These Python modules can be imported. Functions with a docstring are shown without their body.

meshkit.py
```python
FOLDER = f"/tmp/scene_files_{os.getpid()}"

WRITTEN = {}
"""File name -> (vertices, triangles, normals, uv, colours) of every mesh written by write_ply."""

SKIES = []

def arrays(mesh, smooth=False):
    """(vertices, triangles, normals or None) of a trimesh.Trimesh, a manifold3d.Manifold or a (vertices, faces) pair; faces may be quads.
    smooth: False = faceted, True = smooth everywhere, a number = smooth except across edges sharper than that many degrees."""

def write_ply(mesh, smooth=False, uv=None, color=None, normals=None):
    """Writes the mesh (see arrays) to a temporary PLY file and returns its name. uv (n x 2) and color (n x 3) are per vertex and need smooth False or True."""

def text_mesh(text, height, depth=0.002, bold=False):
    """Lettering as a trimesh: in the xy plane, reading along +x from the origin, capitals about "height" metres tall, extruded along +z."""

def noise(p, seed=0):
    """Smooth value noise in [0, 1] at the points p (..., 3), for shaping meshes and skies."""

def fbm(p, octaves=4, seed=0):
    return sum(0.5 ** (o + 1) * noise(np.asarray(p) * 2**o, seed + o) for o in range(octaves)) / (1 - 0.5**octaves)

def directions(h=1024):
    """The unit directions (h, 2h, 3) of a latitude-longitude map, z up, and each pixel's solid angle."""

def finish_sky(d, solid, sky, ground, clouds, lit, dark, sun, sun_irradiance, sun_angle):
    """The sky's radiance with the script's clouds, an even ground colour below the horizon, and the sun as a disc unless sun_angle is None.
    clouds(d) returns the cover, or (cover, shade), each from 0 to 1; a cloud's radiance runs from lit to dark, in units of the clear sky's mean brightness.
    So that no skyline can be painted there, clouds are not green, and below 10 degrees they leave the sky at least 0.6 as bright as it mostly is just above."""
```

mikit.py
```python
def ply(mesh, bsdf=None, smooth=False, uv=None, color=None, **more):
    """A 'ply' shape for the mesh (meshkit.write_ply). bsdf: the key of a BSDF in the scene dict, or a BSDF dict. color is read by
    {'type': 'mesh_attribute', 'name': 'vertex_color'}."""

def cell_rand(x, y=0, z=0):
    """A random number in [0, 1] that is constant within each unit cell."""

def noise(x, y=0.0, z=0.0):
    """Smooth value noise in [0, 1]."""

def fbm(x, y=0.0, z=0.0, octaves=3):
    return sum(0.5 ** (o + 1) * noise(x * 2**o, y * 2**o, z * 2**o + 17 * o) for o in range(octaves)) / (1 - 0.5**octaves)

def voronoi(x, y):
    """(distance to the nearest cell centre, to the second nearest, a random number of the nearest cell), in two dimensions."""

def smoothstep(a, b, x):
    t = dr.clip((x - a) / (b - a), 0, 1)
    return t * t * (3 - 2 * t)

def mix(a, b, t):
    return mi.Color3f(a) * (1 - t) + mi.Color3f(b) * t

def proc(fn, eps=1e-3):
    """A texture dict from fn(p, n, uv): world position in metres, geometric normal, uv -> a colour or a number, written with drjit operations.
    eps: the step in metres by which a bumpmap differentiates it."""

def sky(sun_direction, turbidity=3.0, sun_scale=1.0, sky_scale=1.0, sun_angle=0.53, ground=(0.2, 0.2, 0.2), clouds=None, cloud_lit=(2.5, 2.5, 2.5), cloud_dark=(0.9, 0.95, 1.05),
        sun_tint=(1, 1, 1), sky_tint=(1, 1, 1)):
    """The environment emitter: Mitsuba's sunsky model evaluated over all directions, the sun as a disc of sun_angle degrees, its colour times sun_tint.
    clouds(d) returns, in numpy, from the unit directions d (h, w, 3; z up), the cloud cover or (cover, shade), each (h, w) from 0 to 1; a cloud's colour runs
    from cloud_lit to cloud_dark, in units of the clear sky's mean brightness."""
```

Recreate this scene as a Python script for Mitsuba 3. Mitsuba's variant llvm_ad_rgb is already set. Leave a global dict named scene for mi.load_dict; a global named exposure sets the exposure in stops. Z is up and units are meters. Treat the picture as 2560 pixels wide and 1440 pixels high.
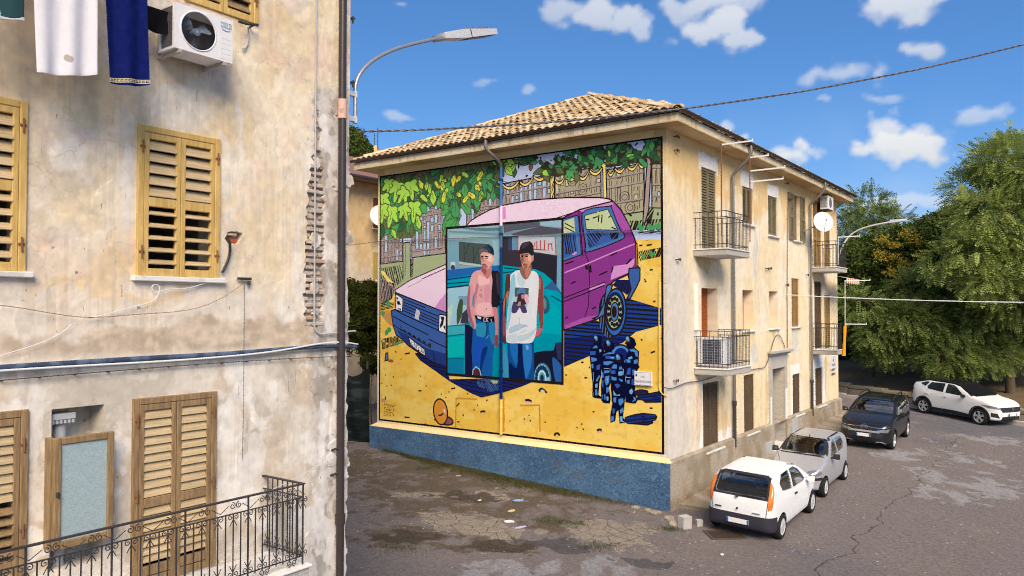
import math, random
import numpy as np, trimesh, shapely, manifold3d as m3
import shapely.geometry as sg, shapely.ops as so
import mitsuba as mi, drjit as dr, mikit, meshkit
from mikit import proc, noise, fbm, voronoi, cell_rand, smoothstep, mix

T = mi.ScalarTransform4f
# ---------------------------------------------------------------- camera, sky, exposure
CAM = np.array([0.0, 0.0, 5.12])
PITCH = math.atan(50 / 1940)
scene = {}
labels = {}
scene['camera'] = {'type': 'perspective', 'fov_axis': 'x', 'fov': 66.833, 'near_clip': 0.05, 'far_clip': 3000.0,
                   'to_world': T().look_at(origin=CAM.tolist(), target=[0, math.cos(PITCH), 5.12 + math.sin(PITCH)], up=[0, 0, 1])}
exposure = 1.75
SUN = (0.13, -0.80, 0.62)
PUFFS = [(27.2,10.82),(26.22,11.56),(28.1,11.37),(20.32,10.51),(19.4,10.84),(5.94,20.82),(3.57,21.41),(8.29,20.59),(9.45,19.62),(14.02,19.06),(15.41,19.59),(16.51,18.59),(15.15,20.89),(17.34,20.56),(26.79,19.33),(28.66,19.26),(28.63,16.63),(23.32,15.46),(25.42,15.47),(-8.26,13.64),(-1.93,16.33),(0.95,15.82),(15.58,12.66),(16.67,11.77),(26.0,13.68),(31.14,12.02),(26.64,6.85),(30.52,6.86),(12.33,20.61),(22.03,13.99),(-8.0,21.34)]
PUFF_SIZE = [(3.0, 1.5), (1.6, 1.2), (1.8, 1.0), (2.0, 0.8), (1.0, 0.7), (3.0, 1.0), (2.4, 0.8), (1.4, 1.2), (0.9, 1.0), (2.0, 0.9), (1.6, 1.2), (1.2, 0.8), (3.2, 1.0), (1.6, 0.8), (2.4, 1.2), (1.2, 0.5),
             (1.6, 0.8), (2.4, 0.7), (0.7, 0.9), (1.1, 0.35), (0.8, 0.3), (0.6, 0.4), (0.5, 0.6), (0.4, 0.4), (0.9, 0.3), (2.0, 0.6), (4.0, 0.7), (3.0, 0.8), (1.4, 0.9), (0.6, 0.3), (0.5, 0.3)]
PUFF_DENSE = [1.0, .8, .8, .95, .8, .7, .6, .7, .6, .75, .8, .7, .7, .55, .8, .6, .65, .5, .5, .4, .3, .4, .6, .6, .4, .5, .55, .5, .6, .35, .35]


def clouds(d):
    az = np.degrees(np.arctan2(d[..., 0], d[..., 1]))
    el = np.degrees(np.arcsin(np.clip(d[..., 2], -1, 1)))
    n = meshkit.fbm(d * 38.0, 7, 3)
    n2 = meshkit.fbm(d * 9.0 + 4.0, 5, 9)
    wx = (meshkit.fbm(d * 20.0, 4, 21) - .5) * 2.6
    wy = (meshkit.fbm(d * 20.0, 4, 33) - .5) * 1.6
    cover = np.zeros(az.shape)
    low = np.zeros(az.shape)
    for (a, e), (ra, re), k in zip(PUFFS, PUFF_SIZE, PUFF_DENSE):
        r = np.hypot((az + wx - a) / ra, (el + wy - e) / re)
        c = np.clip((1.10 - r + (n - .5) * 2.4) * 1.5, 0, 1)
        c = k * (c * c * (3 - 2 * c))
        low = np.where(c > cover, np.clip((e - el) / re * .5 + .25, 0, 1), low)
        cover = np.maximum(cover, c)
    away = (np.abs(az) > 40) | (el > 26)
    scattered = np.clip((n2 * .7 + n * .3 - .50) * 6, 0, 1)
    cover = np.where(away, np.maximum(cover, .85 * scattered), cover)
    veil = np.clip(1 - el / 16, 0, 1) ** 1.5 * np.clip((n2 - .38) * 3, 0, 1) * .5
    cover = np.maximum(cover, veil)
    return cover, low * .55


scene['sky'] = mikit.sky(SUN, turbidity=2.6, sun_scale=1.1, sky_scale=1.15, sun_angle=34, clouds=clouds, cloud_lit=(3.0, 3.05, 3.1), cloud_dark=(1.7, 1.95, 2.25),
                         sun_tint=(0.98, 1.0, 1.06), sky_tint=(0.50, 0.80, 1.14), ground=(0.2, 0.19, 0.18))

# ---------------------------------------------------------------- helpers
rng = random.Random(7)
nrg = np.random.default_rng(7)
TH = math.radians(36.14485446747497)
EF = np.array([math.sin(TH), math.cos(TH), 0.0])       # along the street facades, away from the viewer
EM = np.array([-math.cos(TH), math.sin(TH), 0.0])      # along the mural wall, away from the viewer
C0 = np.array([3.95868542, 19.8, 0.0])                 # street corner of the mural building
OM = np.array([-4.49753388, 25.97652719, 0.0])         # far end of the mural wall
OL = np.array([-2.37911804, 11.31622959, 0.0])         # corner of the weathered house
MW = 10.472                                            # length of the mural wall


def frame(o, ax, ay):
    m = np.eye(4)
    m[:3, 0], m[:3, 1], m[:3, 3] = ax, ay, o
    return m


FM, FF, FL = frame(OM, -EM, EF), frame(C0, EF, EM), frame(OL, EF, EM)
I4 = np.eye(4)
used = set()


def numbered(key):
    k, i = key, 0
    while k in used:
        i += 1
        k = '%s_%03d' % (key, i)
    used.add(k)
    return k


def thing(name, label, cat, group=None, kind=None):
    k = numbered(name)
    labels[k] = {'label': label, 'category': cat}
    if group:
        labels[k]['group'] = group
    if kind:
        labels[k]['kind'] = kind
    return k


def bake(mesh, M):
    if hasattr(mesh, 'to_mesh'):
        q = mesh.to_mesh()
        mesh = (q.vert_properties[:, :3], q.tri_verts)
    if isinstance(mesh, (tuple, list)):
        v, f = np.asarray(mesh[0], float), np.asarray(mesh[1], int)
        if f.shape[1] == 4:
            f = np.vstack([f[:, [0, 1, 2]], f[:, [0, 2, 3]]])
    else:
        v, f = np.array(mesh.vertices), np.array(mesh.faces)
    if M is not None:
        v = v @ M[:3, :3].T + M[:3, 3]
    return v, f


def put(parent, name, mesh, bsdf, M=None, smooth=False, label=None, kind=None):
    """one entry of the scene; a part when parent is given"""
    k = numbered(parent + '__' + name if parent else name)
    scene[k] = mikit.ply(bake(mesh, M), bsdf, smooth=smooth)
    if label or kind:
        labels[k] = {}
        if label:
            labels[k]['label'] = label
        if kind:
            labels[k]['kind'] = kind
    return k


def single(name, mesh, bsdf, label, cat, M=None, smooth=False, group=None, kind=None):
    k = thing(name, label, cat, group, kind)
    scene[k] = mikit.ply(bake(mesh, M), bsdf, smooth=smooth)
    return k


def struct(name, mesh, bsdf, M=None, smooth=False, label=None):
    k = numbered(name)
    scene[k] = mikit.ply(bake(mesh, M), bsdf, smooth=smooth)
    labels[k] = {'kind': 'structure'}
    if label:
        labels[k]['label'] = label
    return k


_shared = {}


def copy_piece(parent, name, proto, mesh, bsdf, M, smooth=False, kind=None):
    """one more copy of a shared mesh under its own key"""
    if proto not in _shared:
        _shared[proto] = mikit.ply(bake(mesh() if callable(mesh) else mesh, None), None, smooth=smooth)
    k = numbered(parent + '__' + name)
    scene[k] = {**_shared[proto], 'bsdf': {'type': 'ref', 'id': bsdf}, 'to_world': T(M)}
    if kind:
        labels[k] = {'kind': kind}
    return k


def box(x0, x1, y0, y1, z0, z1):
    b = trimesh.creation.box([abs(x1 - x0), abs(y1 - y0), abs(z1 - z0)])
    b.apply_translation([(x0 + x1) / 2, (y0 + y1) / 2, (z0 + z1) / 2])
    return b


def rbox(x0, x1, y0, y1, z0, z1, r=0.012):
    x0, x1, y0, y1, z0, z1 = min(x0, x1), max(x0, x1), min(y0, y1), max(y0, y1), min(z0, z1), max(z0, z1)
    r = min(r, (x1 - x0) / 2.2, (y1 - y0) / 2.2, (z1 - z0) / 2.2)
    pts = []
    for x, sx in ((x0, 1), (x1, -1)):
        for y, sy in ((y0, 1), (y1, -1)):
            for z, sz in ((z0, 1), (z1, -1)):
                pts += [(x + sx * r, y + sy * r, z), (x + sx * r, y, z + sz * r), (x, y + sy * r, z + sz * r)]
    return m3.Manifold.hull_points(np.array(pts))


def cat(*ms):
    out_v, out_f, n = [], [], 0
    for m in ms:
        if m is None:
            continue
        v, f = bake(m, None)
        out_v.append(v)
        out_f.append(f + n)
        n += len(v)
    return np.vstack(out_v), np.vstack(out_f)


def moved(m, x=0, y=0, z=0, rz=0, rx=0, ry=0, s=1):
    v, f = bake(m, None)
    R = trimesh.transformations.euler_matrix(rx, ry, rz)[:3, :3]
    return (v * s) @ R.T + [x, y, z], f


def tube(pts, r, n=8, caps=True):
    pts = np.asarray(pts, float)
    r = np.full(len(pts), r) if np.isscalar(r) else np.asarray(r, float)
    tan = np.gradient(pts, axis=0)
    tan /= np.linalg.norm(tan, axis=1, keepdims=True) + 1e-12
    a = np.cross(tan[0], [0, 0, 1.0])
    if np.linalg.norm(a) < 1e-3:
        a = np.cross(tan[0], [1.0, 0, 0])
    a /= np.linalg.norm(a)
    rings = []
    ang = np.arange(n) * 2 * np.pi / n
    for p, t, rr in zip(pts, tan, r):
        a = a - t * (a @ t)
        a /= np.linalg.norm(a) + 1e-12
        b = np.cross(t, a)
        rings.append(p + rr * (np.cos(ang)[:, None] * a + np.sin(ang)[:, None] * b))
    v = np.vstack(rings)
    f = []
    i = np.arange(n)
    for k in range(len(pts) - 1):
        q0, q1 = k * n + i, k * n + (i + 1) % n
        f += [np.stack([q0, q1, q1 + n], 1), np.stack([q0, q1 + n, q0 + n], 1)]
    if caps:
        v = np.vstack([v, pts[0], pts[-1]])
        f += [np.stack([(i + 1) % n, i, i * 0 + len(v) - 2], 1), np.stack([(len(pts) - 1) * n + i, (len(pts) - 1) * n + (i + 1) % n, i * 0 + len(v) - 1], 1)]
    return v, np.vstack(f)


def spline(pts, n=24):
    pts = np.asarray(pts, float)
    from scipy.interpolate import CubicSpline
    t = np.concatenate([[0], np.cumsum(np.linalg.norm(np.diff(pts, axis=0), axis=1))])
    return CubicSpline(t, pts)(np.linspace(0, t[-1], n))


def sag(a, b, drop, n=28):
    a, b = np.asarray(a, float), np.asarray(b, float)
    t = np.linspace(0, 1, n)[:, None]
    p = a + (b - a) * t
    p[:, 2] -= drop * 4 * (t * (1 - t))[:, 0]
    return p


def prism(poly, y0, y1):
    """polygon in local (x, z) extruded from y0 to y1"""
    if not isinstance(poly, sg.base.BaseGeometry):
        poly = sg.Polygon(poly)
    poly = poly.buffer(0)
    ms = []
    for g in getattr(poly, 'geoms', [poly]):
        if g.area < 1e-6:
            continue
        e = trimesh.creation.extrude_polygon(g, abs(y1 - y0), engine='earcut')
        v = np.array(e.vertices)
        v = np.stack([v[:, 0], max(y0, y1) - v[:, 2], v[:, 1]], 1)
        ms.append((v, np.array(e.faces)))
    return cat(*ms)


def sheet(poly, y):
    """flat polygon in local (x, z) facing -y"""
    vs, fs = [], []
    for g in getattr(poly, 'geoms', [poly]):
        if g.geom_type != 'Polygon' or g.area < 1e-6:
            continue
        v, f = trimesh.creation.triangulate_polygon(g, engine='earcut')
        v = np.asarray(v)
        f = np.asarray(f)
        c = np.cross(v[f[:, 1]] - v[f[:, 0]], v[f[:, 2]] - v[f[:, 0]])
        f = np.where((c < 0)[:, None], f[:, ::-1], f)
        vs.append(np.stack([v[:, 0], np.full(len(v), y), v[:, 1]], 1))
        fs.append(f)
    n, out = 0, []
    for v, f in zip(vs, fs):
        out.append(f + n)
        n += len(v)
    return np.vstack(vs), np.vstack(out)


def rect(x0, x1, z0, z1):
    return sg.box(min(x0, x1), min(z0, z1), max(x0, x1), max(z0, z1))


def lin(r, g, b, k=0.80):
    c = np.array([r, g, b]) / 255.0
    c = np.where(c < 0.04045, c / 12.92, ((c + 0.055) / 1.055) ** 2.4) * k
    return [float(x) for x in c]


def C3(c):
    return mi.Color3f(float(c[0]), float(c[1]), float(c[2]))


def mat(name, rgb, rough=0.6, metal=0.0, spec=0.4, clear=0.0, **kw):
    b = {'type': 'principled', 'base_color': rgb if isinstance(rgb, dict) else {'type': 'rgb', 'value': list(rgb)}, 'roughness': rough, 'metallic': metal, 'specular': spec, **kw}
    if clear:
        b['clearcoat'] = clear
        b['clearcoat_gloss'] = 0.95
    scene[name] = {'type': 'twosided', 'bsdf': b}
    return name


def matte(name, rgb):
    scene[name] = {'type': 'twosided', 'bsdf': {'type': 'diffuse', 'reflectance': rgb if isinstance(rgb, dict) else {'type': 'rgb', 'value': list(rgb)}}}
    return name


def bumpy(name, colour_fn, bump_fn, scale, rough=0.85, spec=0.25, eps=2e-3):
    scene[name] = {'type': 'twosided', 'bsdf': {'type': 'bumpmap', 'arbitrary': proc(bump_fn, eps), 'scale': scale,
                   'bsdf': {'type': 'principled', 'base_color': proc(colour_fn), 'roughness': rough, 'specular': spec}}}
    return name


def wobble(poly, amp, step=0.12, seed=0):
    """irregular outline"""
    r = random.Random(seed)
    ring = np.array(poly.segmentize(step).exterior.coords)[:-1]
    ring = ring + np.array([[r.uniform(-amp, amp), r.uniform(-amp, amp)] for _ in ring])
    return sg.Polygon(ring).buffer(0)


def ground_z(x, y):
    dx, dy = np.asarray(x, float) - C0[0], np.asarray(y, float) - C0[1]
    s = np.clip(dx * EM[0] + dy * EM[1], -26, 26)
    t = np.clip(dx * EF[0] + dy * EF[1], -24, 34)
    return 0.0476 * s + 0.031 * t


def on_ground(x, y, dz=0.0):
    return np.array([x, y, float(ground_z(x, y)) + dz])


def axes(p, o, e):
    return (p.x - float(o[0])) * float(e[0]) + (p.y - float(o[1])) * float(e[1])

# ---------------------------------------------------------------- materials of the setting
def spots(x, z, items):
    """largest mask of soft-edged irregular patches: (x, z, rx, rz)"""
    w = (fbm(x * 2.6 + 5, z * 2.6, 2.0, 5) - 0.5) * 2.4
    m = mi.Float(0)
    for a, b, ra, rb in items:
        q = dr.sqrt(dr.square((x - a) / ra) + dr.square((z - b) / rb))
        m = dr.maximum(m, smoothstep(1.12, 0.88, q + w))
    return m


def asphalt(p, n, uv):
    x, y = p.x, p.y
    big = fbm(x * .16, y * .16, 1.0, 3)
    mid = fbm(x * .9, y * .9, 4.0, 4)
    grain = cell_rand(x * 38, y * 38, 1) * .5 + cell_rand(x * 17, y * 17, 5) * .5
    c = mix((.142, .124, .124), (.105, .102, .114), smoothstep(.42, .60, big))
    c = mix(c, (.152, .130, .122), smoothstep(.52, .72, mid) * .7)
    dirt = spots(x, y, DIRT)
    c = mix(c, (.085, .066, .046), dirt * .85 * smoothstep(.22, .55, fbm(x * 2.2, y * 2.2, 9.0, 4)))
    pale = spots(x, y, PALE)
    vd, v2, vr = voronoi(x * 2.4, y * 2.4)
    crack = smoothstep(.06, .02, v2 - vd)
    c = mix(c, mix((.27, .235, .19), (.19, .165, .14), fbm(x * 5, y * 5, 3.0, 3)), pale * .85)
    c = mix(c, (.045, .038, .032), pale * crack * .8)
    c = mix(c, (.26, .27, .29), spots(x, y, BLUISH) * smoothstep(.35, .62, fbm(x * 2.6, y * 1.2, 8.0, 4)) * .55)
    c = mix(c, (.060, .060, .066), spots(x, y, PATCH) * .8)
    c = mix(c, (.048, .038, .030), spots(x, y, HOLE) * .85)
    cxx, cyy = x + (fbm(x * 1.1, y * 1.1, 6.0, 4) - .5) * .9, y + (fbm(x * 1.1 + 7, y * 1.1, 9.0, 4) - .5) * .9
    for (ax, ay), (bx, by) in CRACKS:
        dx, dy = bx - ax, by - ay
        L2 = dx * dx + dy * dy
        t = dr.clip(((cxx - ax) * dx + (cyy - ay) * dy) / L2, 0, 1)
        q = dr.sqrt(dr.square(cxx - ax - t * dx) + dr.square(cyy - ay - t * dy))
        c = mix(c, (.05, .045, .045), smoothstep(.030, .010, q) * .75)
    flecks = smoothstep(.992, .996, cell_rand(x * 26, y * 26, 11))
    c = mix(c, (.42, .40, .37), flecks * .7 * smoothstep(.35, .55, mid))
    return c * (.72 + .56 * grain)


DIRT = [(x, y, a, b) for (x, y), (a, b) in zip([(-2.066,21.822),(-0.868,20.168),(-2.338,17.667),(-0.149,17.279),(0.499,19.38),(-4.06,23.568),(1.113,18.516),(-1.361,22.569)], [(3.2, 2.2), (3.0, 1.6), (1.5, .8), (1.2, .6), (2.2, .9), (3.0, 2.0), (1.4, .6), (2.0, 1.2)])]
PALE = [(x, y, a, b) for (x, y), (a, b) in zip([(-0.917,18.392),(-1.588,18.838),(-0.309,17.966),(2.429,18.128),(2.235,18.585),(2.605,17.437),(-0.684,20.891),(-2.182,20.788)], [(1.2, .65), (.6, .5), (1.0, .4), (.9, .7), (.8, .5), (.55, .45), (.6, .5), (.7, .4)])]
BLUISH = [(x, y, a, b) for (x, y), (a, b) in zip([(13.478,23.279),(12.264,21.771),(14.03,26.821),(15.081,25.802),(1.789,15.913),(17.234,28.958),(12.739,26.15),(-0.241,15.704)], [(1.2, 1.5), (.9, .8), (1.0, .6), (.9, .9), (1.1, .6), (1.5, .8), (.8, .5), (.9, .5)])]
PATCH = [(x, y, a, b) for (x, y), (a, b) in zip([(1.145,17.105),(2.811,16.38),(3.053,16.319),(0.751,17.5)], [(.55, .28), (.55, .28), (.3, .3), (.6, .22)])]
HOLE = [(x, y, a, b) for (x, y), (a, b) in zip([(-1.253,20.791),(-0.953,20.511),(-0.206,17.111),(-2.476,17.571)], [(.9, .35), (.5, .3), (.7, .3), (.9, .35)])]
_ck = [(6.022,15.722),(8.016,18.018),(10.477,21.094),(13.543,25.16),(17.022,29.619),(5.73,15.719),(7.003,16.968)]
CRACKS = list(zip(_ck[:4], _ck[1:5]))


def asphalt_bump(p, n, uv):
    return fbm(p.x * 6, p.y * 6, 1.0, 4) * .6 + noise(p.x * 40, p.y * 40) * .25 + noise(p.x * 85, p.y * 85) * .15


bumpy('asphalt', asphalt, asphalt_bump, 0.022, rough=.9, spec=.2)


def plaster_left(p, n, uv):
    x, z = axes(p, OL, EF), p.z
    big = fbm(x * .75 + 3, z * .75, 1.0, 4)
    mid = fbm(x * 2.1, z * 1.9, 5.0, 5)
    fine = fbm(x * 13, z * 11, 2.0, 4)
    streak = fbm(x * 12, z * .8, 4.0, 4)
    c = mix((.70, .58, .40), (.76, .67, .52), smoothstep(.36, .62, mid))
    c = mix(c, (.66, .48, .28), smoothstep(.50, .72, big + (fine - .5) * .15) * .65)
    c = mix(c, (.58, .50, .40), smoothstep(.54, .66, fbm(x * 1.3 + 9, z * 1.7, 3.0, 5)) * .55)
    c = mix(c, (.66, .47, .38), smoothstep(.58, .72, fbm(x * 1.9 + 2, z * 2.6, 13.0, 4)) * .45)
    c = mix(c, (.72, .70, .68), smoothstep(.55, .66, fbm(x * 2.4 + 5, z * 1.6, 27.0, 5)) * .3)
    edge = (mid - .5) * 1.1 + (fine - .5) * .25
    lime = smoothstep(5.45, 5.30, z + edge) * smoothstep(-1.3, -1.65, x + edge * .6)
    c = mix(c, mix((.76, .73, .68), (.68, .62, .54), fine), lime * .65)
    band = smoothstep(4.55, 4.66, z) * smoothstep(5.00, 4.90, z - (x + 2.2) * .06 + edge * .36)
    c = mix(c, mix((.42, .33, .24), (.60, .49, .38), smoothstep(.3, .7, fbm(x * 5, z * 8, 8.0, 4))), band * .85)
    lower = smoothstep(4.50, 4.42, z + (streak - .5) * .25)
    lo = mix((.68, .63, .56), (.50, .45, .38), smoothstep(.44, .58, mid + (fine - .5) * .3))
    lo = mix(lo, (.54, .44, .33), smoothstep(.53, .64, fbm(x * 1.5 + 4, z * 1.5, 21.0, 5)) * .75)
    lo = mix(lo, (.76, .74, .70), smoothstep(.56, .64, fbm(x * 2.7, z * 2.2, 31.0, 5)) * .8)
    c = mix(c, lo, lower * .92)
    corner = smoothstep(-.72, -.60, x + (fine - .5) * .4) * smoothstep(8.35, 8.10, z + (mid - .5) * .8)
    co = mix((.56, .53, .50), (.34, .31, .28), smoothstep(.46, .60, fbm(x * 6, z * 4.5, 3.0, 5)))
    co = mix(co, (.72, .70, .69), smoothstep(.54, .62, fbm(x * 4, z * 2.2, 17.0, 4)) * .8)
    c = mix(c, co, corner * .92)
    grey = spots(x, z, STAINS)
    c = mix(c, mix((.52, .47, .41), (.36, .31, .26), smoothstep(.35, .65, fbm(x * 9, z * 9, 6.0, 4))), grey * .32)
    white = spots(x, z, LIME)
    c = mix(c, (.75, .73, .70), white * .5)
    c = mix(c, (.46, .33, .22), smoothstep(.60, .70, streak) * smoothstep(.4, .7, big) * .28)
    drip = smoothstep(.57, .66, fbm(x * 24, z * 1.1, 14.0, 3)) * smoothstep(.48, .58, fbm(x * 1.2, z * .9, 44.0, 3))
    c = mix(c, (.54, .46, .36), drip * .3)
    vd, v2, vr = voronoi(x * 1.5 + (fine - .5) * .5, z * 1.2 + (mid - .5) * .5)
    c = mix(c, (.30, .26, .22), smoothstep(.022, .006, v2 - vd) * smoothstep(.5, .62, fbm(x * 1.1 + 6, z * 1.0, 51.0, 3)) * .3)
    nick = smoothstep(.955, .975, noise(x * 34, z * 8, 4.0)) * smoothstep(.42, .56, mid)
    c = mix(c, (.20, .16, .13), nick * .8)
    pit = smoothstep(.985, .992, noise(x * 30, z * 30, 9.0))
    c = mix(c, (.16, .13, .11), pit * .8)
    return c * (.80 + .38 * fine)


STAINS = [(a, b, c, d) for (a, b), (c, d) in zip([(-4.234,7.236),(-4.268,7.037),(-4.238,6.7),(-4.069,6.449),(-4.048,5.896),(-3.988,6.306),(-4.286,4.837),(-4.27,5.458),(-3.288,5.477),(-1.882,5.777),(-1.918,5.54),(-4.45,5.306),(-0.881,2.928),(-1.644,3.514),(-1.4,3.379),(-0.59,3.581),(-0.561,2.875),(-1.07,4.332),(-0.596,4.377),(-1.284,4.31),(-1.902,2.204),(-1.786,2.109),(-1.7,3.2)],
          [(.12, .2), (.09, .35), (.14, .3), (.35, .2), (.1, .12), (.25, .15), (.09, .4), (.12, .2), (.06, .08), (.12, .3), (.12, .12), (.18, .1), (.08, .14), (.12, .22), (.14, .14), (.07, .35), (.06, .5), (.12, .16), (.1, .3), (.2, .1), (.3, .12), (.3, .08), (.12, .15)])]
LIME = [(a, b, c, d) for (a, b), (c, d) in zip([(-3.073,5.378),(-3.901,6.727),(-1.857,7.085),(-2.007,6.809),(-0.735,7.081),(-0.906,5.757),(-0.834,5.321),(-1.077,5.066),(-1.795,2.98),(-1.935,3.585),(-1.561,3.179),(-0.467,3.008),(-0.447,3.49),(-4.194,3.67),(-1.833,2.887),(-2.743,7.496),(-3.288,6.629)],
        [(.3, .12), (.2, .2), (.08, .7), (.15, .5), (.06, .4), (.07, .8), (.08, .3), (.25, .15), (.25, .25), (.2, .22), (.12, .3), (.12, .5), (.12, .4), (.08, .6), (.15, .3), (.4, .2), (.06, .5)])]


def plaster_left_bump(p, n, uv):
    x, z = axes(p, OL, EF), p.z
    return fbm(x * 9, z * 9, 2.0, 4) * .7 + noise(x * 45, z * 45) * .18 + smoothstep(.5, .56, fbm(x * 2.1, z * 1.9, 5.0, 4)) * .35


bumpy('plaster_left', plaster_left, plaster_left_bump, 0.012, rough=.9, spec=.15)


def plaster_street(p, n, uv):
    x, z = axes(p, C0, EF), p.z
    big = fbm(x * .5 + 1, z * .6, 2.0, 3)
    mid = fbm(x * 1.7, z * 1.7, 5.0, 4)
    fine = fbm(x * 9, z * 7, 2.0, 3)
    streak = fbm(x * 6, z * .5, 4.0, 3)
    c = mix((.72, .62, .44), (.74, .66, .52), smoothstep(.4, .6, mid))
    c = mix(c, (.70, .57, .34), smoothstep(.46, .62, big) * .6)
    ochre = smoothstep(8.15, 8.75, z + (mid - .5) * 2.0 + (streak - .5) * .9)
    c = mix(c, mix((.68, .48, .20), (.62, .40, .16), fine), ochre * .8)
    grey = smoothstep(1.9, .8, x + (mid - .5) * 1.2) * smoothstep(8.0, 7.0, z + (mid - .5) * 1.6)
    c = mix(c, (.60, .56, .52), grey * .85)
    white = mi.Float(0)
    jx, jz = (fbm(x * 5, z * 5, 2.0, 2) - .5) * .12, (fbm(x * 5 + 9, z * 5, 7.0, 2) - .5) * .12
    for a0, a1, b0, b1 in WHITE:
        white = dr.maximum(white, smoothstep(a0 - .02, a0 + .02, x + jx) * smoothstep(a1 + .02, a1 - .02, x + jx) * smoothstep(b0 - .02, b0 + .02, z + jz) * smoothstep(b1 + .02, b1 - .02, z + jz))
    c = mix(c, (.76, .75, .74), white * .92)
    c = mix(c, mix((.50, .30, .10), (.62, .40, .16), fine), spots(x, z, OCHRE) * .5)
    c = mix(c, (.50, .52, .55), spots(x, z, REPAIR) * .65)
    dust = smoothstep(.62, .74, streak) * .22
    c = mix(c, (.46, .38, .28), dust)
    pits = smoothstep(.975, .988, noise(x * 16, z * 16, 4.0)) * smoothstep(.5, .3, x / 3)
    c = mix(c, (.2, .18, .17), pits * .7)
    return c * (.86 + .26 * fine)


_w = [(2.085,9.496),(3.495,9.017),(5.411,9.466),(6.575,8.929),(8.015,9.361),(9.203,8.916),(10.396,3.057),(11.583,1.136),(13.347,3.194),(15.128,1.12),(1.927,3.084),(2.248,1.216),(3.403,1.56),(4.461,1.093),(1.777,5.765),(1.965,3.992)]
WHITE = [(_w[i][0], _w[i + 1][0], min(_w[i][1], _w[i + 1][1]), max(_w[i][1], _w[i + 1][1])) for i in range(0, len(_w), 2)]
OCHRE = [(a, b, c, d) for (a, b), (c, d) in zip([(1.994,2.408),(3.763,2.292),(3.93,1.753),(7.726,2.256),(7.665,1.568),(13.229,3.2),(15.324,2.783),(15.232,2.103),(8.526,4.276),(2.33,6.335)], [(.14, .8), (.2, .6), (.2, .4), (.12, .9), (.12, .4), (.2, .3), (.2, .3), (.12, .5), (.3, .25), (.4, .25)])]
REPAIR = [(a, b, c, d) for (a, b), (c, d) in zip([(10.947,3.948),(6.598,3.626),(11.026,3.599),(6.749,7.22)], [(.5, .6), (.35, .3), (.3, .3), (.25, .7)])]


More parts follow.
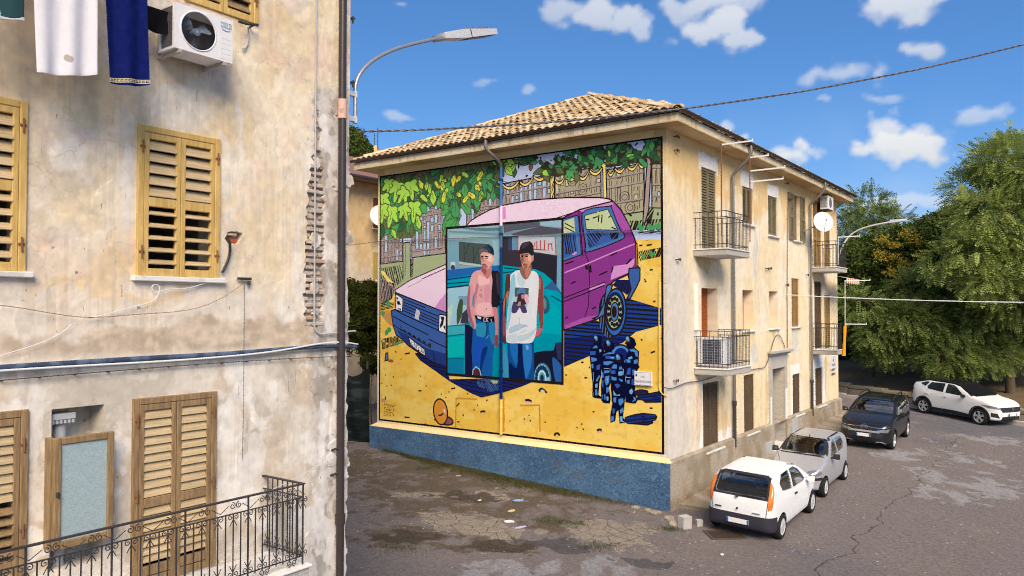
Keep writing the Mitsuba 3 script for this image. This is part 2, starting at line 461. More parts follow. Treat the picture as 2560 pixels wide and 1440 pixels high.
def street_bump(p, n, uv):
    x, z = axes(p, C0, EF), p.z
    return fbm(x * 8, z * 8, 2.0, 4) * .7 + noise(x * 40, z * 40) * .3


bumpy('plaster_street', plaster_street, street_bump, 0.008, rough=.9, spec=.15)


def cement(p, n, uv):
    q = fbm(p.x * 2.2 + p.y * 1.3, p.z * 2.2, 3.0, 4)
    g = cell_rand(p.x * 55 + p.y * 7, p.y * 55, p.z * 55)
    c = mix((.27, .23, .17), (.36, .32, .27), smoothstep(.36, .62, q))
    c = mix(c, (.25, .16, .10), smoothstep(.60, .74, fbm(p.x * 3, p.y * 3, p.z * 1.1, 3)) * .6)
    return c * (.70 + .6 * g)


def cement_bump(p, n, uv):
    return noise(p.x * 34, p.y * 34, p.z * 34) * .6 + noise(p.x * 70, p.y * 70, p.z * 70) * .4


bumpy('roughcast', cement, cement_bump, 0.03, rough=.95, spec=.15)


def blue_cast(p, n, uv):
    s, z = axes(p, OM, -EM), p.z
    q = fbm(s * 1.6, z * 1.6, 3.0, 4)
    g = noise(s * 24, z * 34, 2.0)
    c = mix((.055, .125, .25), (.085, .185, .33), smoothstep(.35, .65, q))
    c = mix(c, (.17, .28, .42), smoothstep(.70, .84, g) * .6)
    c = mix(c, (.030, .075, .16), smoothstep(.34, .20, g) * .6)
    c = mix(c, (.14, .15, .13), smoothstep(.60, .72, fbm(s * 2.5, z * 5, 7.0, 4)) * .35)
    return c * (.75 + .45 * noise(s * 60, z * 60, 1.0))


def blue_bump(p, n, uv):
    s, z = axes(p, OM, -EM), p.z
    return noise(s * 24, z * 34, 2.0) * .5 + noise(s * 46, z * 60, 5.0) * .35 + fbm(s * 8, z * 8, 3.0, 2) * .3


bumpy('blue_roughcast', blue_cast, blue_bump, 0.07, rough=.75, spec=.3)


def eave_paint(p, n, uv):
    q = fbm(p.x * 1.5 + p.z, p.y * 1.5, p.z * 3, 4)
    s = fbm((p.x + p.y) * 7, (p.x - p.y) * 7, p.z * .8, 3)
    c = mix((.70, .57, .36), (.76, .66, .48), smoothstep(.4, .6, q))
    c = mix(c, (.46, .33, .20), smoothstep(.58, .72, s) * .6)
    return c


scene['eave_paint'] = {'type': 'twosided', 'bsdf': {'type': 'diffuse', 'reflectance': proc(eave_paint)}}


def soffit_paint(p, n, uv):
    q = fbm(p.x * 1.1, p.y * 1.1, 3.0, 4)
    return mix((.52, .36, .20), (.66, .52, .34), smoothstep(.35, .65, q))


scene['soffit_paint'] = {'type': 'twosided', 'bsdf': {'type': 'diffuse', 'reflectance': proc(soffit_paint)}}


def tile_mat(name, c0, c1):
    def fn(p, n, uv):
        q = fbm(p.x * 6, p.y * 6, p.z * 6, 4)
        c = mix(c0, c1, fbm(p.x * 1.7, p.y * 1.7, p.z * 1.7 + 3, 3))
        c = mix(c, (.33, .30, .20), smoothstep(.55, .68, q) * .6)
        return c * (.78 + .36 * q)
    return matte(name, proc(fn))


TILE = [tile_mat('roof_tile', (.56, .40, .23), (.63, .50, .32)), tile_mat('roof_tile_pale', (.64, .52, .34), (.72, .61, .43)), tile_mat('roof_tile_dark', (.46, .30, .16), (.55, .40, .25))]
matte('roof_bed', (.46, .32, .20))


def brick_clay(p, n, uv):
    x, z = axes(p, OL, EF), p.z
    q = fbm(x * 12, z * 12, 3.0, 3)
    h = cell_rand(dr.floor(z / .085), dr.floor(x / .12))
    c = mix((.50, .35, .25), (.60, .51, .42), h)
    c = mix(c, (.42, .40, .37), smoothstep(.42, .62, q) * .7)
    return c * (.75 + .4 * q)


scene['brick_clay'] = {'type': 'twosided', 'bsdf': {'type': 'diffuse', 'reflectance': proc(brick_clay)}}


def wood(name, a, b, grain=(60, 60, 5), rough=.55):
    def fn(p, n, uv):
        g = fbm(axes(p, OL, EF) * grain[0], axes(p, OL, EM) * grain[1], p.z * grain[2], 3)
        w = fbm(p.x * 3, p.y * 3, p.z * 3, 3)
        return mix(a, b, smoothstep(.3, .7, g)) * (.82 + .36 * w)
    return mat(name, proc(fn), rough, spec=.3)


wood('yellow_wood', (.50, .33, .10), (.60, .41, .15), (40, 40, 3))
wood('tan_wood', (.42, .31, .17), (.52, .40, .24), (4, 30, 70))
wood('brown_wood', (.20, .13, .065), (.29, .195, .10))
wood('dark_shutter', (.085, .055, .032), (.13, .085, .05), rough=.65)
wood('olive_shutter', (.15, .13, .075), (.21, .18, .11), rough=.65)
wood('ochre_shutter', (.24, .14, .055), (.32, .20, .08), rough=.6)
mat('orange_roller', lin(165, 85, 30), .55)
mat('pink_roller', lin(205, 150, 140), .55)
matte('dark_room', (.42, .39, .35))
mat('white_stone', proc(lambda p, n, uv: mix((.70, .69, .67), (.56, .54, .50), smoothstep(.5, .7, fbm(p.x * 6, p.y * 6, p.z * 9, 3)))), .5)
mat('white_paint', (.78, .78, .77), .4)
mat('cream_paint', lin(250, 228, 170, .86), .7, spec=.2)
mat('grey_paint', (.40, .42, .44), .5)
mat('iron', (.035, .032, .035), .55, spec=.4)
mat('bronze_gutter', (.075, .050, .042), .38, metal=.35)
mat('dark_pipe', (.040, .030, .030), .35, spec=.5)
mat('grey_pipe', (.20, .19, .185), .45, metal=.3)
mat('steel', (.48, .47, .50), .38, metal=.75)
mat('pale_metal', (.62, .62, .63), .4, metal=.3)
mat('rust', (.19, .085, .045), .8)
mat('black_plastic', (.020, .020, .022), .45)
mat('black_rubber', (.018, .018, .018), .85, spec=.2)
mat('blue_pipe', proc(lambda p, n, uv: mix((.035, .055, .10), (.09, .13, .20), smoothstep(.45, .7, fbm(p.x * 9, p.y * 9, p.z * 9, 3)))), .45)
mat('white_cable', (.66, .68, .72), .5)
mat('terracotta', lin(170, 88, 52), .8)
mat('cement_grey', proc(lambda p, n, uv: mix((.34, .32, .29), (.46, .44, .41), fbm(p.x * 4, p.y * 4, p.z * 4, 4)) * (.8 + .4 * cell_rand(p.x * 60, p.y * 60, p.z * 60))), .9, spec=.15)
scene['pane'] = {'type': 'thindielectric', 'int_ior': 1.5}
mat('window_glass', (.02, .025, .03), .06, spec=.6)

# ---------------------------------------------------------------- ground
def warp(n, a, b, dense0, dense1):
    """grid lines from a to b, 0.22 m apart between dense0 and dense1"""
    inner = np.arange(dense0, dense1, .22)
    out1 = dense1 + np.geomspace(.4, b - dense1, n)
    out0 = dense0 - np.geomspace(.4, dense0 - a, n)[::-1]
    return np.concatenate([out0, inner, out1])


gx, gy = warp(26, -900, 900, -8, 24), warp(26, -600, 1500, 9, 40)
GX, GY = np.meshgrid(gx, gy)
near = (np.abs(GX - 8) < 17) & (np.abs(GY - 24) < 16)
GZ = ground_z(GX, GY) + np.where(near, (meshkit.fbm(np.stack([GX * .9, GY * .9, GX * 0], -1), 4, 5) - .5) * .05 - .012, -.01)
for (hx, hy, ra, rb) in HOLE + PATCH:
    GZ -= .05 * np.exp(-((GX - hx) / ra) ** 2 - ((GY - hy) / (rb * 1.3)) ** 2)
ni, nj = GX.shape
idx = np.arange(ni * nj).reshape(ni, nj)
quads = np.stack([idx[:-1, :-1], idx[:-1, 1:], idx[1:, 1:], idx[1:, :-1]], -1).reshape(-1, 4)
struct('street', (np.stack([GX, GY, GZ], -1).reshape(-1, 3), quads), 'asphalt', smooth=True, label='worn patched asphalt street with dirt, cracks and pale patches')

# ---------------------------------------------------------------- the mural building
APT = thing('apartment_building', 'three storey apartment block with a painted purple car mural on its end wall', 'building')
ZP, ZS = 1.20, 9.74             # top of the plinth, soffit
LF = 17.30                      # length of the street facade


def win(pts):
    xs, zs = [q[0] for q in pts], [q[1] for q in pts]
    return min(xs), max(xs), min(zs), max(zs)


# openings of the street facade: name -> (x0, x1, z0, z1)
OPEN = {
 'a3': win([(2.283,8.93),(3.4,9.089),(2.32,6.843),(3.328,6.873)]),
 'b3': win([(5.561,8.844),(6.536,8.965),(5.56,7.781),(6.486,7.863)]),
 'c3': win([(8.061,8.852),(9.056,8.966),(8.047,7.595),(9.02,7.669)]),
 'd3': win([(10.912,9.248),(11.744,9.345),(10.861,7.617),(11.689,7.676)]),
 'e3': win([(13.672,9.324),(14.843,9.453),(13.579,6.758),(14.742,6.808)]),
 'a2': win([(2.248,5.661),(3.406,5.685),(2.228,3.431),(3.364,3.36)]),
 'b2': win([(5.519,5.671),(6.473,5.689),(5.492,4.428),(6.458,4.406)]),
 'c2': win([(8.071,5.682),(9.001,5.698),(8.069,4.439),(8.973,4.42)]),
 'd2': win([(10.634,6.186),(11.569,6.214),(10.624,4.438),(11.557,4.42)]),
 'e2': win([(13.687,6.158),(14.761,6.187),(13.644,3.573),(14.659,3.532)]),
 'a1': win([(2.292,3.009),(3.453,2.918),(2.312,1.284),(3.481,1.117)]),
 'b1': win([(5.555,3.012),(6.539,2.943),(5.587,1.299),(6.519,1.18)]),
 'door': win([(8.19,3.027),(9.529,2.941),(8.171,0.36),(9.524,0.163)]),
 'c1': win([(10.668,2.686),(11.611,2.621),(10.666,1.297),(11.607,1.195)]),
 'd1': win([(13.664,2.716),(14.776,2.646),(13.696,1.314),(14.746,1.209)]),
}
OPEN['a3'] = (OPEN['a3'][0], OPEN['a3'][1], 6.75, OPEN['a3'][3])
OPEN['a2'] = (OPEN['a2'][0], OPEN['a2'][1], 3.50, OPEN['a2'][3])
OPEN['e3'] = (OPEN['e3'][0], OPEN['e3'][1], 6.75, OPEN['e3'][3])
OPEN['e2'] = (OPEN['e2'][0], OPEN['e2'][1], 3.50, OPEN['e2'][3])
facade = rect(0, LF, ZP, ZS)
for k, (a, b, c, d) in OPEN.items():
    facade = facade.difference(rect(a, b, c if k != 'door' else -1, d))
put(APT, 'street_wall', prism(facade, 0, .34), 'plaster_street', FF)
put(APT, 'end_wall', box(0, MW - .30, .002, .30, ZP, ZS), 'cream_paint', FM)
put(APT, 'end_wall', box(MW - .298, MW, .002, .0, ZP, ZS), 'cream_paint', FM)
put(APT, 'back_wall', cat(moved(box(0, LF, MW - .3, MW, -1, ZS)), box(LF - .3, LF, .345, MW - .301, -1, ZS)), 'plaster_street', FF)
# plinths
pl = rect(-.11, LF + .12, -1.4, ZP)
dx0, dx1, dz0, dz1 = OPEN['door']
pl = pl.difference(rect(dx0, dx1, .35, 3))
put(APT, 'plinth', prism(pl, -.12, .34), 'roughcast', FF, label='grey brown rough cast plinth along the street')
put(APT, 'plinth', box(-.22, MW + .108, -.13, .0, -1.4, ZP), 'blue_roughcast', FM, label='blue painted rough cast plinth below the mural')
put(APT, 'plinth', prism([(-.22, ZP), (MW + .118, ZP), (MW, ZP + .10), (0, ZP + .10)], -.02, -.001), 'cream_paint', FM)
capf = np.array([[-.22, -.135, ZP], [MW + .115, -.135, ZP], [MW, -.001, ZP + .115], [0, -.001, ZP + .115], [-.22, 0, ZP], [MW + .115, 0, ZP]])
put(APT, 'plinth_cap', (capf, np.array([[0, 1, 2], [0, 2, 3], [0, 3, 4], [1, 5, 2]])), 'cream_paint', FM)
capf = np.array([[-.10, -.125, ZP], [LF + .12, -.125, ZP], [LF, -.001, ZP + .05], [0, -.001, ZP + .05]])
put(APT, 'plinth_cap', (capf, np.array([[0, 1, 2], [0, 2, 3]])), 'roughcast', FF)
# eaves slab and gutters
O = .56
put(APT, 'eaves', box(-O, LF + O, -O, MW + O, ZS, ZS + .03), 'soffit_paint', FF)
put(APT, 'eaves', box(-O - .002, LF + O + .002, -O - .002, MW + O + .002, ZS + .03, ZS + .22), 'eave_paint', FF)


def gutter(L, n=10):
    a = np.linspace(0, np.pi, n)
    prof = np.concatenate([np.stack([np.cos(a) * .075, -np.sin(a) * .08], 1), np.stack([np.cos(a[::-1]) * .062, -np.sin(a[::-1]) * .066], 1)])
    p = sg.Polygon(prof)
    e = trimesh.creation.extrude_polygon(p, L, engine='earcut')
    v = np.array(e.vertices)
    return np.stack([v[:, 2], v[:, 0], v[:, 1]], 1), np.array(e.faces)[:, ::-1]


g = moved(gutter(LF + 2 * O + .16), -O - .08, -O - .085, ZS + .30)
put(APT, 'gutter', g, 'bronze_gutter', FF, smooth=40)
g = moved(gutter(MW + 2 * O + .16), -O - .08, -O - .085, ZS + .30)
put(APT, 'gutter', g, 'bronze_gutter', FM, smooth=40)
# roof: hip
HZ = ZS + .24
half = (MW + 2 * O) / 2
RISE = 2.55
ridge = [(half - O, half - O), (LF + O - half, half - O)]
rv = np.array([[-O, -O, HZ], [LF + O, -O, HZ], [LF + O, MW + O, HZ], [-O, MW + O, HZ], [ridge[0][0], ridge[0][1], HZ + RISE], [ridge[1][0], ridge[1][1], HZ + RISE]])
put(APT, 'roof', (rv, np.array([[0, 1, 5], [0, 5, 4], [1, 2, 5], [2, 3, 4], [2, 4, 5], [3, 0, 4]])), 'roof_bed', FF)
ROOF = APT + '__roof'


def pan_tile(L=.50, r0=.118, r1=.094, n=8):
    a = np.linspace(0, np.pi, n)
    v = []
    for rr, y in ((r0, 0.0), (r1, L)):
        v += [(np.cos(t) * rr, y, np.sin(t) * rr * .85) for t in a]
    for rr, y in ((r0 - .018, 0.0), (r1 - .018, L)):
        v += [(np.cos(t) * rr, y, np.sin(t) * rr * .85) for t in a]
    f = []
    for i in range(n - 1):
        f += [(i, i + 1, n + i + 1), (i, n + i + 1, n + i), (2 * n + i + 1, 2 * n + i, 3 * n + i), (2 * n + i + 1, 3 * n + i, 3 * n + i + 1), (i + 1, i, 2 * n + i), (i + 1, 2 * n + i, 2 * n + i + 1)]
    return np.array(v), np.array(f)


def slope_tiles(F, length, span, flip, step=.25, expo=.38):
    """tile placements of one slope: local frame F (x along eave, y up the slope in plan)"""
    ang = math.atan2(RISE, half)
    run = math.hypot(half, RISE)
    out = []
    rows = int(run / expo)
    for j in range(rows):
        d = j * expo - .02
        y = d * math.cos(ang)
        lo, hi = y + .05, length - y - .05
        k0, k1 = math.ceil(lo / step), math.floor(hi / step)
        for i in range(k0, k1 + 1):
            x = i * step
            M = np.eye(4)
            jit = rng.uniform(-.03, .03)
            R = trimesh.transformations.euler_matrix(ang - .065 + rng.uniform(-.03, .04), rng.uniform(-.05, .05), jit)
            M[:3, :3] = R[:3, :3] * rng.uniform(.97, 1.05)
            M[:3, 3] = [x - O + rng.uniform(-.015, .015), y - O + rng.uniform(-.02, .02), HZ + .055 + d * math.sin(ang) + rng.uniform(-.006, .01)]
            out.append(F @ M)
    return out


front = slope_tiles(FM, MW + 2 * O, half, False)
side = slope_tiles(FF, LF + 2 * O, half, False)
allt = front + side
dist = np.array([np.linalg.norm(M[:3, 3] - CAM) + (6 if i >= len(front) else 0) for i, M in enumerate(allt)])
order = np.argsort(dist)
for i in order[:290]:
    copy_piece(ROOF, 'tile', 'pan_tile', pan_tile, rng.choice(TILE), allt[i], smooth=35)
tv, tf = bake(pan_tile(), None)
for k_, m_ in enumerate(TILE):
    rest = [allt[i] for i in order[290:][k_::3]]
    put(ROOF, 'far_tiles', (np.vstack([tv @ M[:3, :3].T + M[:3, 3] for M in rest]), np.vstack([tf + k * len(tv) for k in range(len(rest))])), m_, smooth=35, kind='stuff')
# hip and ridge tiles
def ridge_line(a, b):
    a, b = np.array(a), np.array(b)
    L = np.linalg.norm(b - a)
    d = (b - a) / L
    side_ = np.cross(d, [0, 0, 1])
    side_ /= np.linalg.norm(side_)
    up_ = np.cross(side_, d)
    for k in range(int(L / .36)):
        M = np.eye(4)
        M[:3, 0], M[:3, 1], M[:3, 2] = side_ * 1.25, d, up_ * 1.1
        M[:3, 3] = a + d * k * .36 + up_ * (.05 + rng.uniform(-.01, .015)) + side_ * rng.uniform(-.02, .02)
        copy_piece(ROOF, 'ridge_tile', 'pan_tile', pan_tile, rng.choice(TILE), FF @ M, smooth=35)


ridge_line(rv[0], rv[4])
ridge_line(rv[3], rv[4])
ridge_line(rv[4], rv[5])


def room(owner, a, b, c, d, y, F):
    """the room behind an opening: floor, ceiling, side and back walls"""
    x0, x1, z0, z1, y1 = a - .25, b + .25, c - .3, d + .3, y + 2.4
    v = np.array([[x0, y, z0], [x1, y, z0], [x1, y, z1], [x0, y, z1], [x0, y1, z0], [x1, y1, z0], [x1, y1, z1], [x0, y1, z1]])
    f = np.array([[4, 5, 6, 7], [0, 1, 5, 4], [3, 7, 6, 2], [0, 4, 7, 3], [1, 2, 6, 5]])
    put(owner, 'room', (v, f), 'dark_room', F)


# shutters and doors of the street facade
def slatted(a, b, c, d, y, split=2, mid=None, depth=.05, open_=False, pitch=.075):
    """frame and slats of a louvred shutter pair"""
    fr, sl = [], []
    w = (b - a) / split
    for i in range(split):
        x0, x1 = a + i * w + .006, a + (i + 1) * w - .006
        bars = [(x0, x0 + .06, c, d), (x1 - .06, x1, c, d), (x0 + .061, x1 - .061, c, c + .09), (x0 + .061, x1 - .061, d - .08, d)]
        zs = [(c + .09, d - .08)]
        if mid:
            bars.append((x0 + .061, x1 - .061, mid - .05, mid + .05))
            zs = [(c + .09, mid - .05), (mid + .05, d - .08)]
        for q in bars:
            fr.append(box(q[0], q[1], y, y + depth, q[2], q[3]))
        for z0, z1 in zs:
            n = int((z1 - z0) / pitch)
            for j in range(n):
                s = box(x0 + .06, x1 - .06, -.005, .005, -.036, .036)
                sl.append(moved(s, 0, y + .028, z0 + (j + .5) * (z1 - z0) / n, rx=-(.9 if open_ else .55)))
    return cat(*fr), cat(*sl)


def shutter(key, m, y=.04, **kw):
    a, b, c, d = OPEN[key]
    fr, sl = slatted(a, b, c, d, y, **kw)
    s = put(APT, 'shutter', fr, m, FF)
    put(s, 'slats', sl, m, FF, kind='stuff')
    room(APT, a, b, c, d, .345, FF)


shutter('a3', 'olive_shutter', mid=7.75)
shutter('b3', 'olive_shutter', open_=True)
shutter('c3', 'olive_shutter')
shutter('d2', 'ochre_shutter')
shutter('a1', 'dark_shutter')
shutter('b1', 'dark_shutter')
shutter('c1', 'dark_shutter')
shutter('d1', 'dark_shutter')
shutter('e2', 'dark_shutter', mid=4.6)
shutter('e3', 'ochre_shutter', mid=7.9)
a, b, c, d = OPEN['d3']
put(APT, 'window', box(a, b, .12, .16, c, d), 'ochre_shutter', FF)
put(APT, 'window', cat(box(a + .06, (a + b) / 2 - .04, .105, .119, c + .08, d - .08), box((a + b) / 2 + .04, b - .06, .105, .119, c + .08, d - .08)), 'window_glass', FF)
for s_, x0 in ((-1, a), (1, b)):                # shutters folded back on the wall
    w = (b - a) * .62
    lo, hi = (x0 - w, x0) if s_ < 0 else (x0, x0 + w)
    fr, sl = slatted(lo, hi, c, d, -.06, split=1, mid=(c + d) / 2)
    s = put(APT, 'shutter', fr, 'olive_shutter', FF, label='olive louvred shutter folded back against the wall')
    put(s, 'slats', sl, 'olive_shutter', FF, kind='stuff')
for key, m in (('a2', 'orange_roller'), ('b2', 'pink_roller'), ('c2', 'pink_roller')):
    a, b, c, d = OPEN[key]
    ms = []
    n = int((d - c) / .05)
    for j in range(n):
        z = c + (j + .5) * (d - c) / n
        ms.append(rbox(a, b, .30, .325, z - .023, z + .023, .008))
    put(APT, 'roller_blind', cat(*ms), m, FF)
for key in ('b3', 'c3', 'd3', 'b2', 'c2', 'd2', 'a1', 'b1', 'c1', 'd1'):
    a, b, c, d = OPEN[key]
    put(APT, 'window_sill', rbox(a - .08, b + .10, -.16 if c < 2 else -.09, .12, c - .05, c + .006), 'white_stone', FF)
# second door leaf of the last bay on both upper floors
for key, mm in (('e3', 'ochre_shutter'), ('e2', 'ochre_shutter')):
    a, b, c, d = OPEN[key]
    fr, sl = slatted(b + .35, b + 1.05, c, c + 2.15, -.05, split=1, mid=c + 1.0)
    s = put(APT, 'shutter', fr, mm, FF)
    put(s, 'slats', sl, mm, FF, kind='stuff')
# entrance
a, b, c, d = OPEN['door']
EN = put(APT, 'entrance', cat(box(a - .26, a, -.07, .30, .3, d + .02), box(b, b + .26, -.07, .30, .3, d + .02), box(a - .26, b + .26, -.07, .30, d + .021, d + .55)), 'cement_grey', FF)
put(EN, 'cornice', cat(rbox(a - .40, b + .42, -.26, -.071, d + .56, d + .66), rbox(a - .33, b + .35, -.18, -.071, d + .50, d + .559)), 'cement_grey', FF)
put(EN, 'white_jamb', cat(box(a - .27, a - .12, -.074, -.0705, .32, d - .9), box(b + .02, b + .24, -.074, -.0705, .32, d - .75)), 'white_paint', FF)
put(EN, 'reveal', cat(box(b - .004, b + .1, .301, .9, .3, d), box(a - .1, a + .004, .301, .9, .3, d), box(a - .1, b + .1, .301, .9, d, d + .1)), 'cement_grey', FF)
put(APT, 'door', cat(box(a, b, .46, .52, .42, d - .02), box(a + .1, (a + b) / 2 - .05, .44, .459, .7, 1.5), box((a + b) / 2 + .05, b - .1, .44, .459, .7, 1.5), box(a + .1, (a + b) / 2 - .05, .44, .459, 1.7, 2.6), box((a + b) / 2 + .05, b - .1, .44, .459, 1.7, 2.6)), 'dark_shutter', FF)
put(EN, 'step', rbox(a - .28, b + .30, -.42, .90, .30, .42), 'white_stone', FF)
# meter cupboards in the plinth
for q in (win([(10.138,1.146),(10.69,1.083),(10.121,0.597),(10.672,0.525)]), win([(7.221,0.689),(7.812,0.607),(7.212,0.323),(7.802,0.234)])):
    put(APT, 'meter_box', cat(rbox(q[0], q[1], -.165, -.10, q[2], q[3], .01), box(q[1] - .1, q[1] - .06, -.172, -.164, (q[2] + q[3]) / 2 - .04, (q[2] + q[3]) / 2 + .04)), 'grey_paint', FF)


# balconies
def balcony(x0, x1, zt, out, slab=.15, full=True, name='balcony'):
    B = put(APT, name, rbox(x0, x1, -out, .0, zt - slab - .04, zt - .03, .015), 'cement_grey', FF)
    put(B, 'coping', rbox(x0 - .03, x1 + .03, -out - .03, -.001, zt - .029, zt + .006, .008), 'white_stone', FF)
    top = zt + 1.0
    r = .014
    for z in (top, top - .16, zt + .12):
        e = z - r * .7, z + r * .7, .003
        put(B, 'rail', rbox(x0 + .03 - r, x1 - .03 + r, -out + .03 - r, -out + .03 + r, *e) + rbox(x0 + .03 - r, x0 + .03 + r, -out + .03, -.001, *e) + rbox(x1 - .03 - r, x1 - .03 + r, -out + .03, -.001, *e), 'iron', FF)
    n = int((x1 - x0) / .115)
    for i in range(n + 1):
        x = x0 + .03 + i * (x1 - x0 - .06) / n
        M = np.eye(4)
        hh = 1.0 if i % 2 == 0 or i == n else .86
        M[0, 0], M[1, 1], M[2, 2] = .013, .013, hh
        M[:3, 3] = [x, -out + .03, zt + hh / 2]
        copy_piece(B, 'baluster', 'unit_box', lambda: trimesh.creation.box([1, 1, 1]), 'iron', FF @ M)
    m = int(out / .13)
    for i in range(1, m + 1):
        for x in (x0 + .03, x1 - .03):
            M = np.eye(4)
            hh = 1.0 if i % 2 == 0 else .86
            M[0, 0], M[1, 1], M[2, 2] = .013, .013, hh
            M[:3, 3] = [x, -out + .03 + i * (out - .03) / (m + .5), zt + hh / 2]
            copy_piece(B, 'baluster', 'unit_box', None, 'iron', FF @ M)
    return B


balcony(1.68, 3.42, 6.72, .95)
balcony(1.68, 3.48, 3.50, .95)
ex0, ex1 = (13.19,6.848)[0], (14.923,6.572)[0]
balcony(ex0, ex1, 6.72, .95)
balcony(ex0, (14.001,3.549)[0], 3.50, .95)
# down pipes of the street side
for x in ((4.471,4.758)[0], (12.834,4.654)[0]):
    put(APT, 'downpipe', cat(tube(spline([(x - .0, -O - .08, ZS + .24), (x, -O - .07, ZS - .05), (x, -.42, ZS - .30), (x, -.10, ZS - .62)], 14), .045, 10), tube([(x, -.10, ZS - .6), (x, -.10, 2.3)], .045, 10)), 'grey_pipe', FF, smooth=40)
    put(APT, 'downpipe', cat(tube([(x, -.10, 2.3), (x, -.10, .95)], .052, 10), tube([(x, -.10, 2.22), (x, -.10, 2.34)], .066, 10)), 'dark_pipe', FF, smooth=40, label='dark cast iron foot of the downpipe')

# ---------------------------------------------------------------- the weathered house on the left
HOU = thing('weathered_house', 'weathered plaster house front with yellow louvred shutters and crumbling brick corner, close on the left', 'building')
LO = {
 'w': win([(-3.175,7.202),(-2.146,7.21),(-2.127,5.481),(-3.153,5.482)]),
 'lw': win([(-4.333,7.242),(-4.314,5.511)]),
 'nw': (0, 1, 0, 1),
 'ne': win([(-4.037,4.072),(-3.504,4.067),(-3.485,2.585),(-4.066,2.63)]),
 'dr': win([(-3.195,4.097),(-2.145,4.096),(-2.161,2.054),(-3.194,2.22)]),
 'dl': win([(-4.259,4.095),(-4.262,2.426)]),
 'up': win([(-1.59,9.14),(-1.586,8.808),(-2.386,8.735)]),
}
W = LO['w'][1] - LO['w'][0]
LO['lw'] = (LO['lw'][1] - W, LO['lw'][1], LO['w'][2], LO['w'][3])
LO['dl'] = (LO['dr'][0] - 0.0, 0, 0, 0)
x1 = (-4.261,3.814)[0]
LO['dl'] = (x1 - 1.07, x1, 1.98, 4.10)
LO['dr'] = (LO['dr'][0], LO['dr'][1], 1.98, 4.10)
ux = (-1.594,8.928)[0]
LO['up'] = (ux - 1.03, ux, 8.80, 10.5)
nx = [(-4.038,3.921),(-3.502,3.857),(-4.04,4.075),(-3.504,4.067)]
LO['ne'] = (nx[0][0], nx[1][0], 2.40, (nx[2][1] + nx[3][1]) / 2)
HT = 12.5
wall = rect(-16, 0, -1.2, HT)
for k in ('w', 'lw', 'ne', 'dr', 'dl', 'up'):
    a, b, c, d = LO[k]
    wall = wall.difference(rect(a, b, c, d))
_n = [(-0.63,7.885),(-0.566,7.898),(-0.485,6.758),(-0.475,5.439),(-0.482,4.857),(-0.797,4.864),(-0.801,5.432),(-0.767,6.724),(-0.622,7.567)]
niche = wobble(sg.Polygon(_n), .045, .07, 3).buffer(.012).buffer(-.012)
_h = [(-2.036,6.002),(-1.999,6.072),(-1.866,6.099),(-1.788,6.072),(-1.807,6.002),(-1.845,5.94),(-1.96,5.924),(-2.032,5.953)]
hole = wobble(sg.Polygon(_h), .01, .05, 4)
wall = wall.difference(niche).difference(hole)
# ragged end of the wall where the plaster has fallen
ed = [(-.0, -1.2)]
z = -1.2
er = random.Random(5)
while z < 8.0:
    z += er.uniform(.05, .16)
    ed.append((er.uniform(-.05, .0), z))
ed += [(.0, 8.1), (0, HT), (.5, HT), (.5, -1.2)]
wall = wall.difference(sg.Polygon(ed).buffer(0))
WALL = put(HOU, 'wall', prism(wall, 0, .12), 'plaster_left', FL)
put(HOU, 'wall', prism(rect(-16, -.012, -1.2, HT).difference(so.unary_union([rect(*LO[k]) for k in ('w', 'lw', 'ne', 'dr', 'dl', 'up')])), .121, .45), 'plaster_left', FL)
put(HOU, 'side_wall', cat(box(-.35, -.03, .451, 8, -1.2, HT), box(-16, -15.7, .451, 8, -1.2, HT), box(-16, -.03, 7.7, 8.0, -1.2, HT)), 'plaster_left', FL)
put(HOU, 'roof', box(-16.5, .5, -.6, 8.5, HT + .001, HT + .25), 'eave_paint', FL)
# thick flakes of remaining plaster along the brick strip
fl = []
for j in range(46):
    z0 = er.uniform(1.0, 8.1)
    xx = er.choice([er.uniform(-.66, -.60), er.uniform(-.30, -.22), er.uniform(-.12, -.03)])
    s = er.uniform(.04, .11)
    poly = wobble(sg.Point(xx, z0).buffer(s, 6), .02, .04, j)
    fl.append(prism(poly, -er.uniform(.006, .02), .01))
put(WALL, 'plaster_flake', cat(*fl), 'plaster_left', FL, kind='stuff')
put(WALL, 'mortar', prism(niche.buffer(.02), .062, .119), 'cement_grey', FL)
# bricks showing in the strip
nb = niche.bounds
row = 0
z = nb[1] + .02
while z < nb[3] - .03:
    xs = [nb[0] - .05 + (.12 if row % 2 else 0) + k * .235 for k in range(3)]
    for x in xs:
        h = .055
        L = er.uniform(.17, .225)
        cxm = x + L / 2
        if not niche.contains(sg.Point(cxm, z + h / 2)) and not niche.contains(sg.Point(x + .05, z + h / 2)) and not niche.contains(sg.Point(x + L - .05, z + h / 2)):
            continue
        cut = sg.box(x, z, x + L, z + h).intersection(niche.buffer(.0))
        if cut.area < .002:
            continue
        b0 = cut.bounds
        out = er.uniform(-.012, .05)
        mb = rbox(b0[0], b0[2], out, .115, b0[1], b0[3], er.uniform(.004, .014))
        put(WALL, 'brick', moved(mb, 0, 0, er.uniform(-.004, .004)), 'brick_clay', FL)
    z += .088
    row += 1
hb = hole.bounds
put(WALL, 'brick', rbox(hb[0] + .07, hb[2] - .03, .05, .118, hb[1] + .02, hb[1] + .085), 'terracotta', FL)
put(WALL, 'brick', rbox(hb[0] + .03, hb[2] - .06, .02, .118, hb[1] + .11, hb[1] + .15), 'brick_clay', FL)


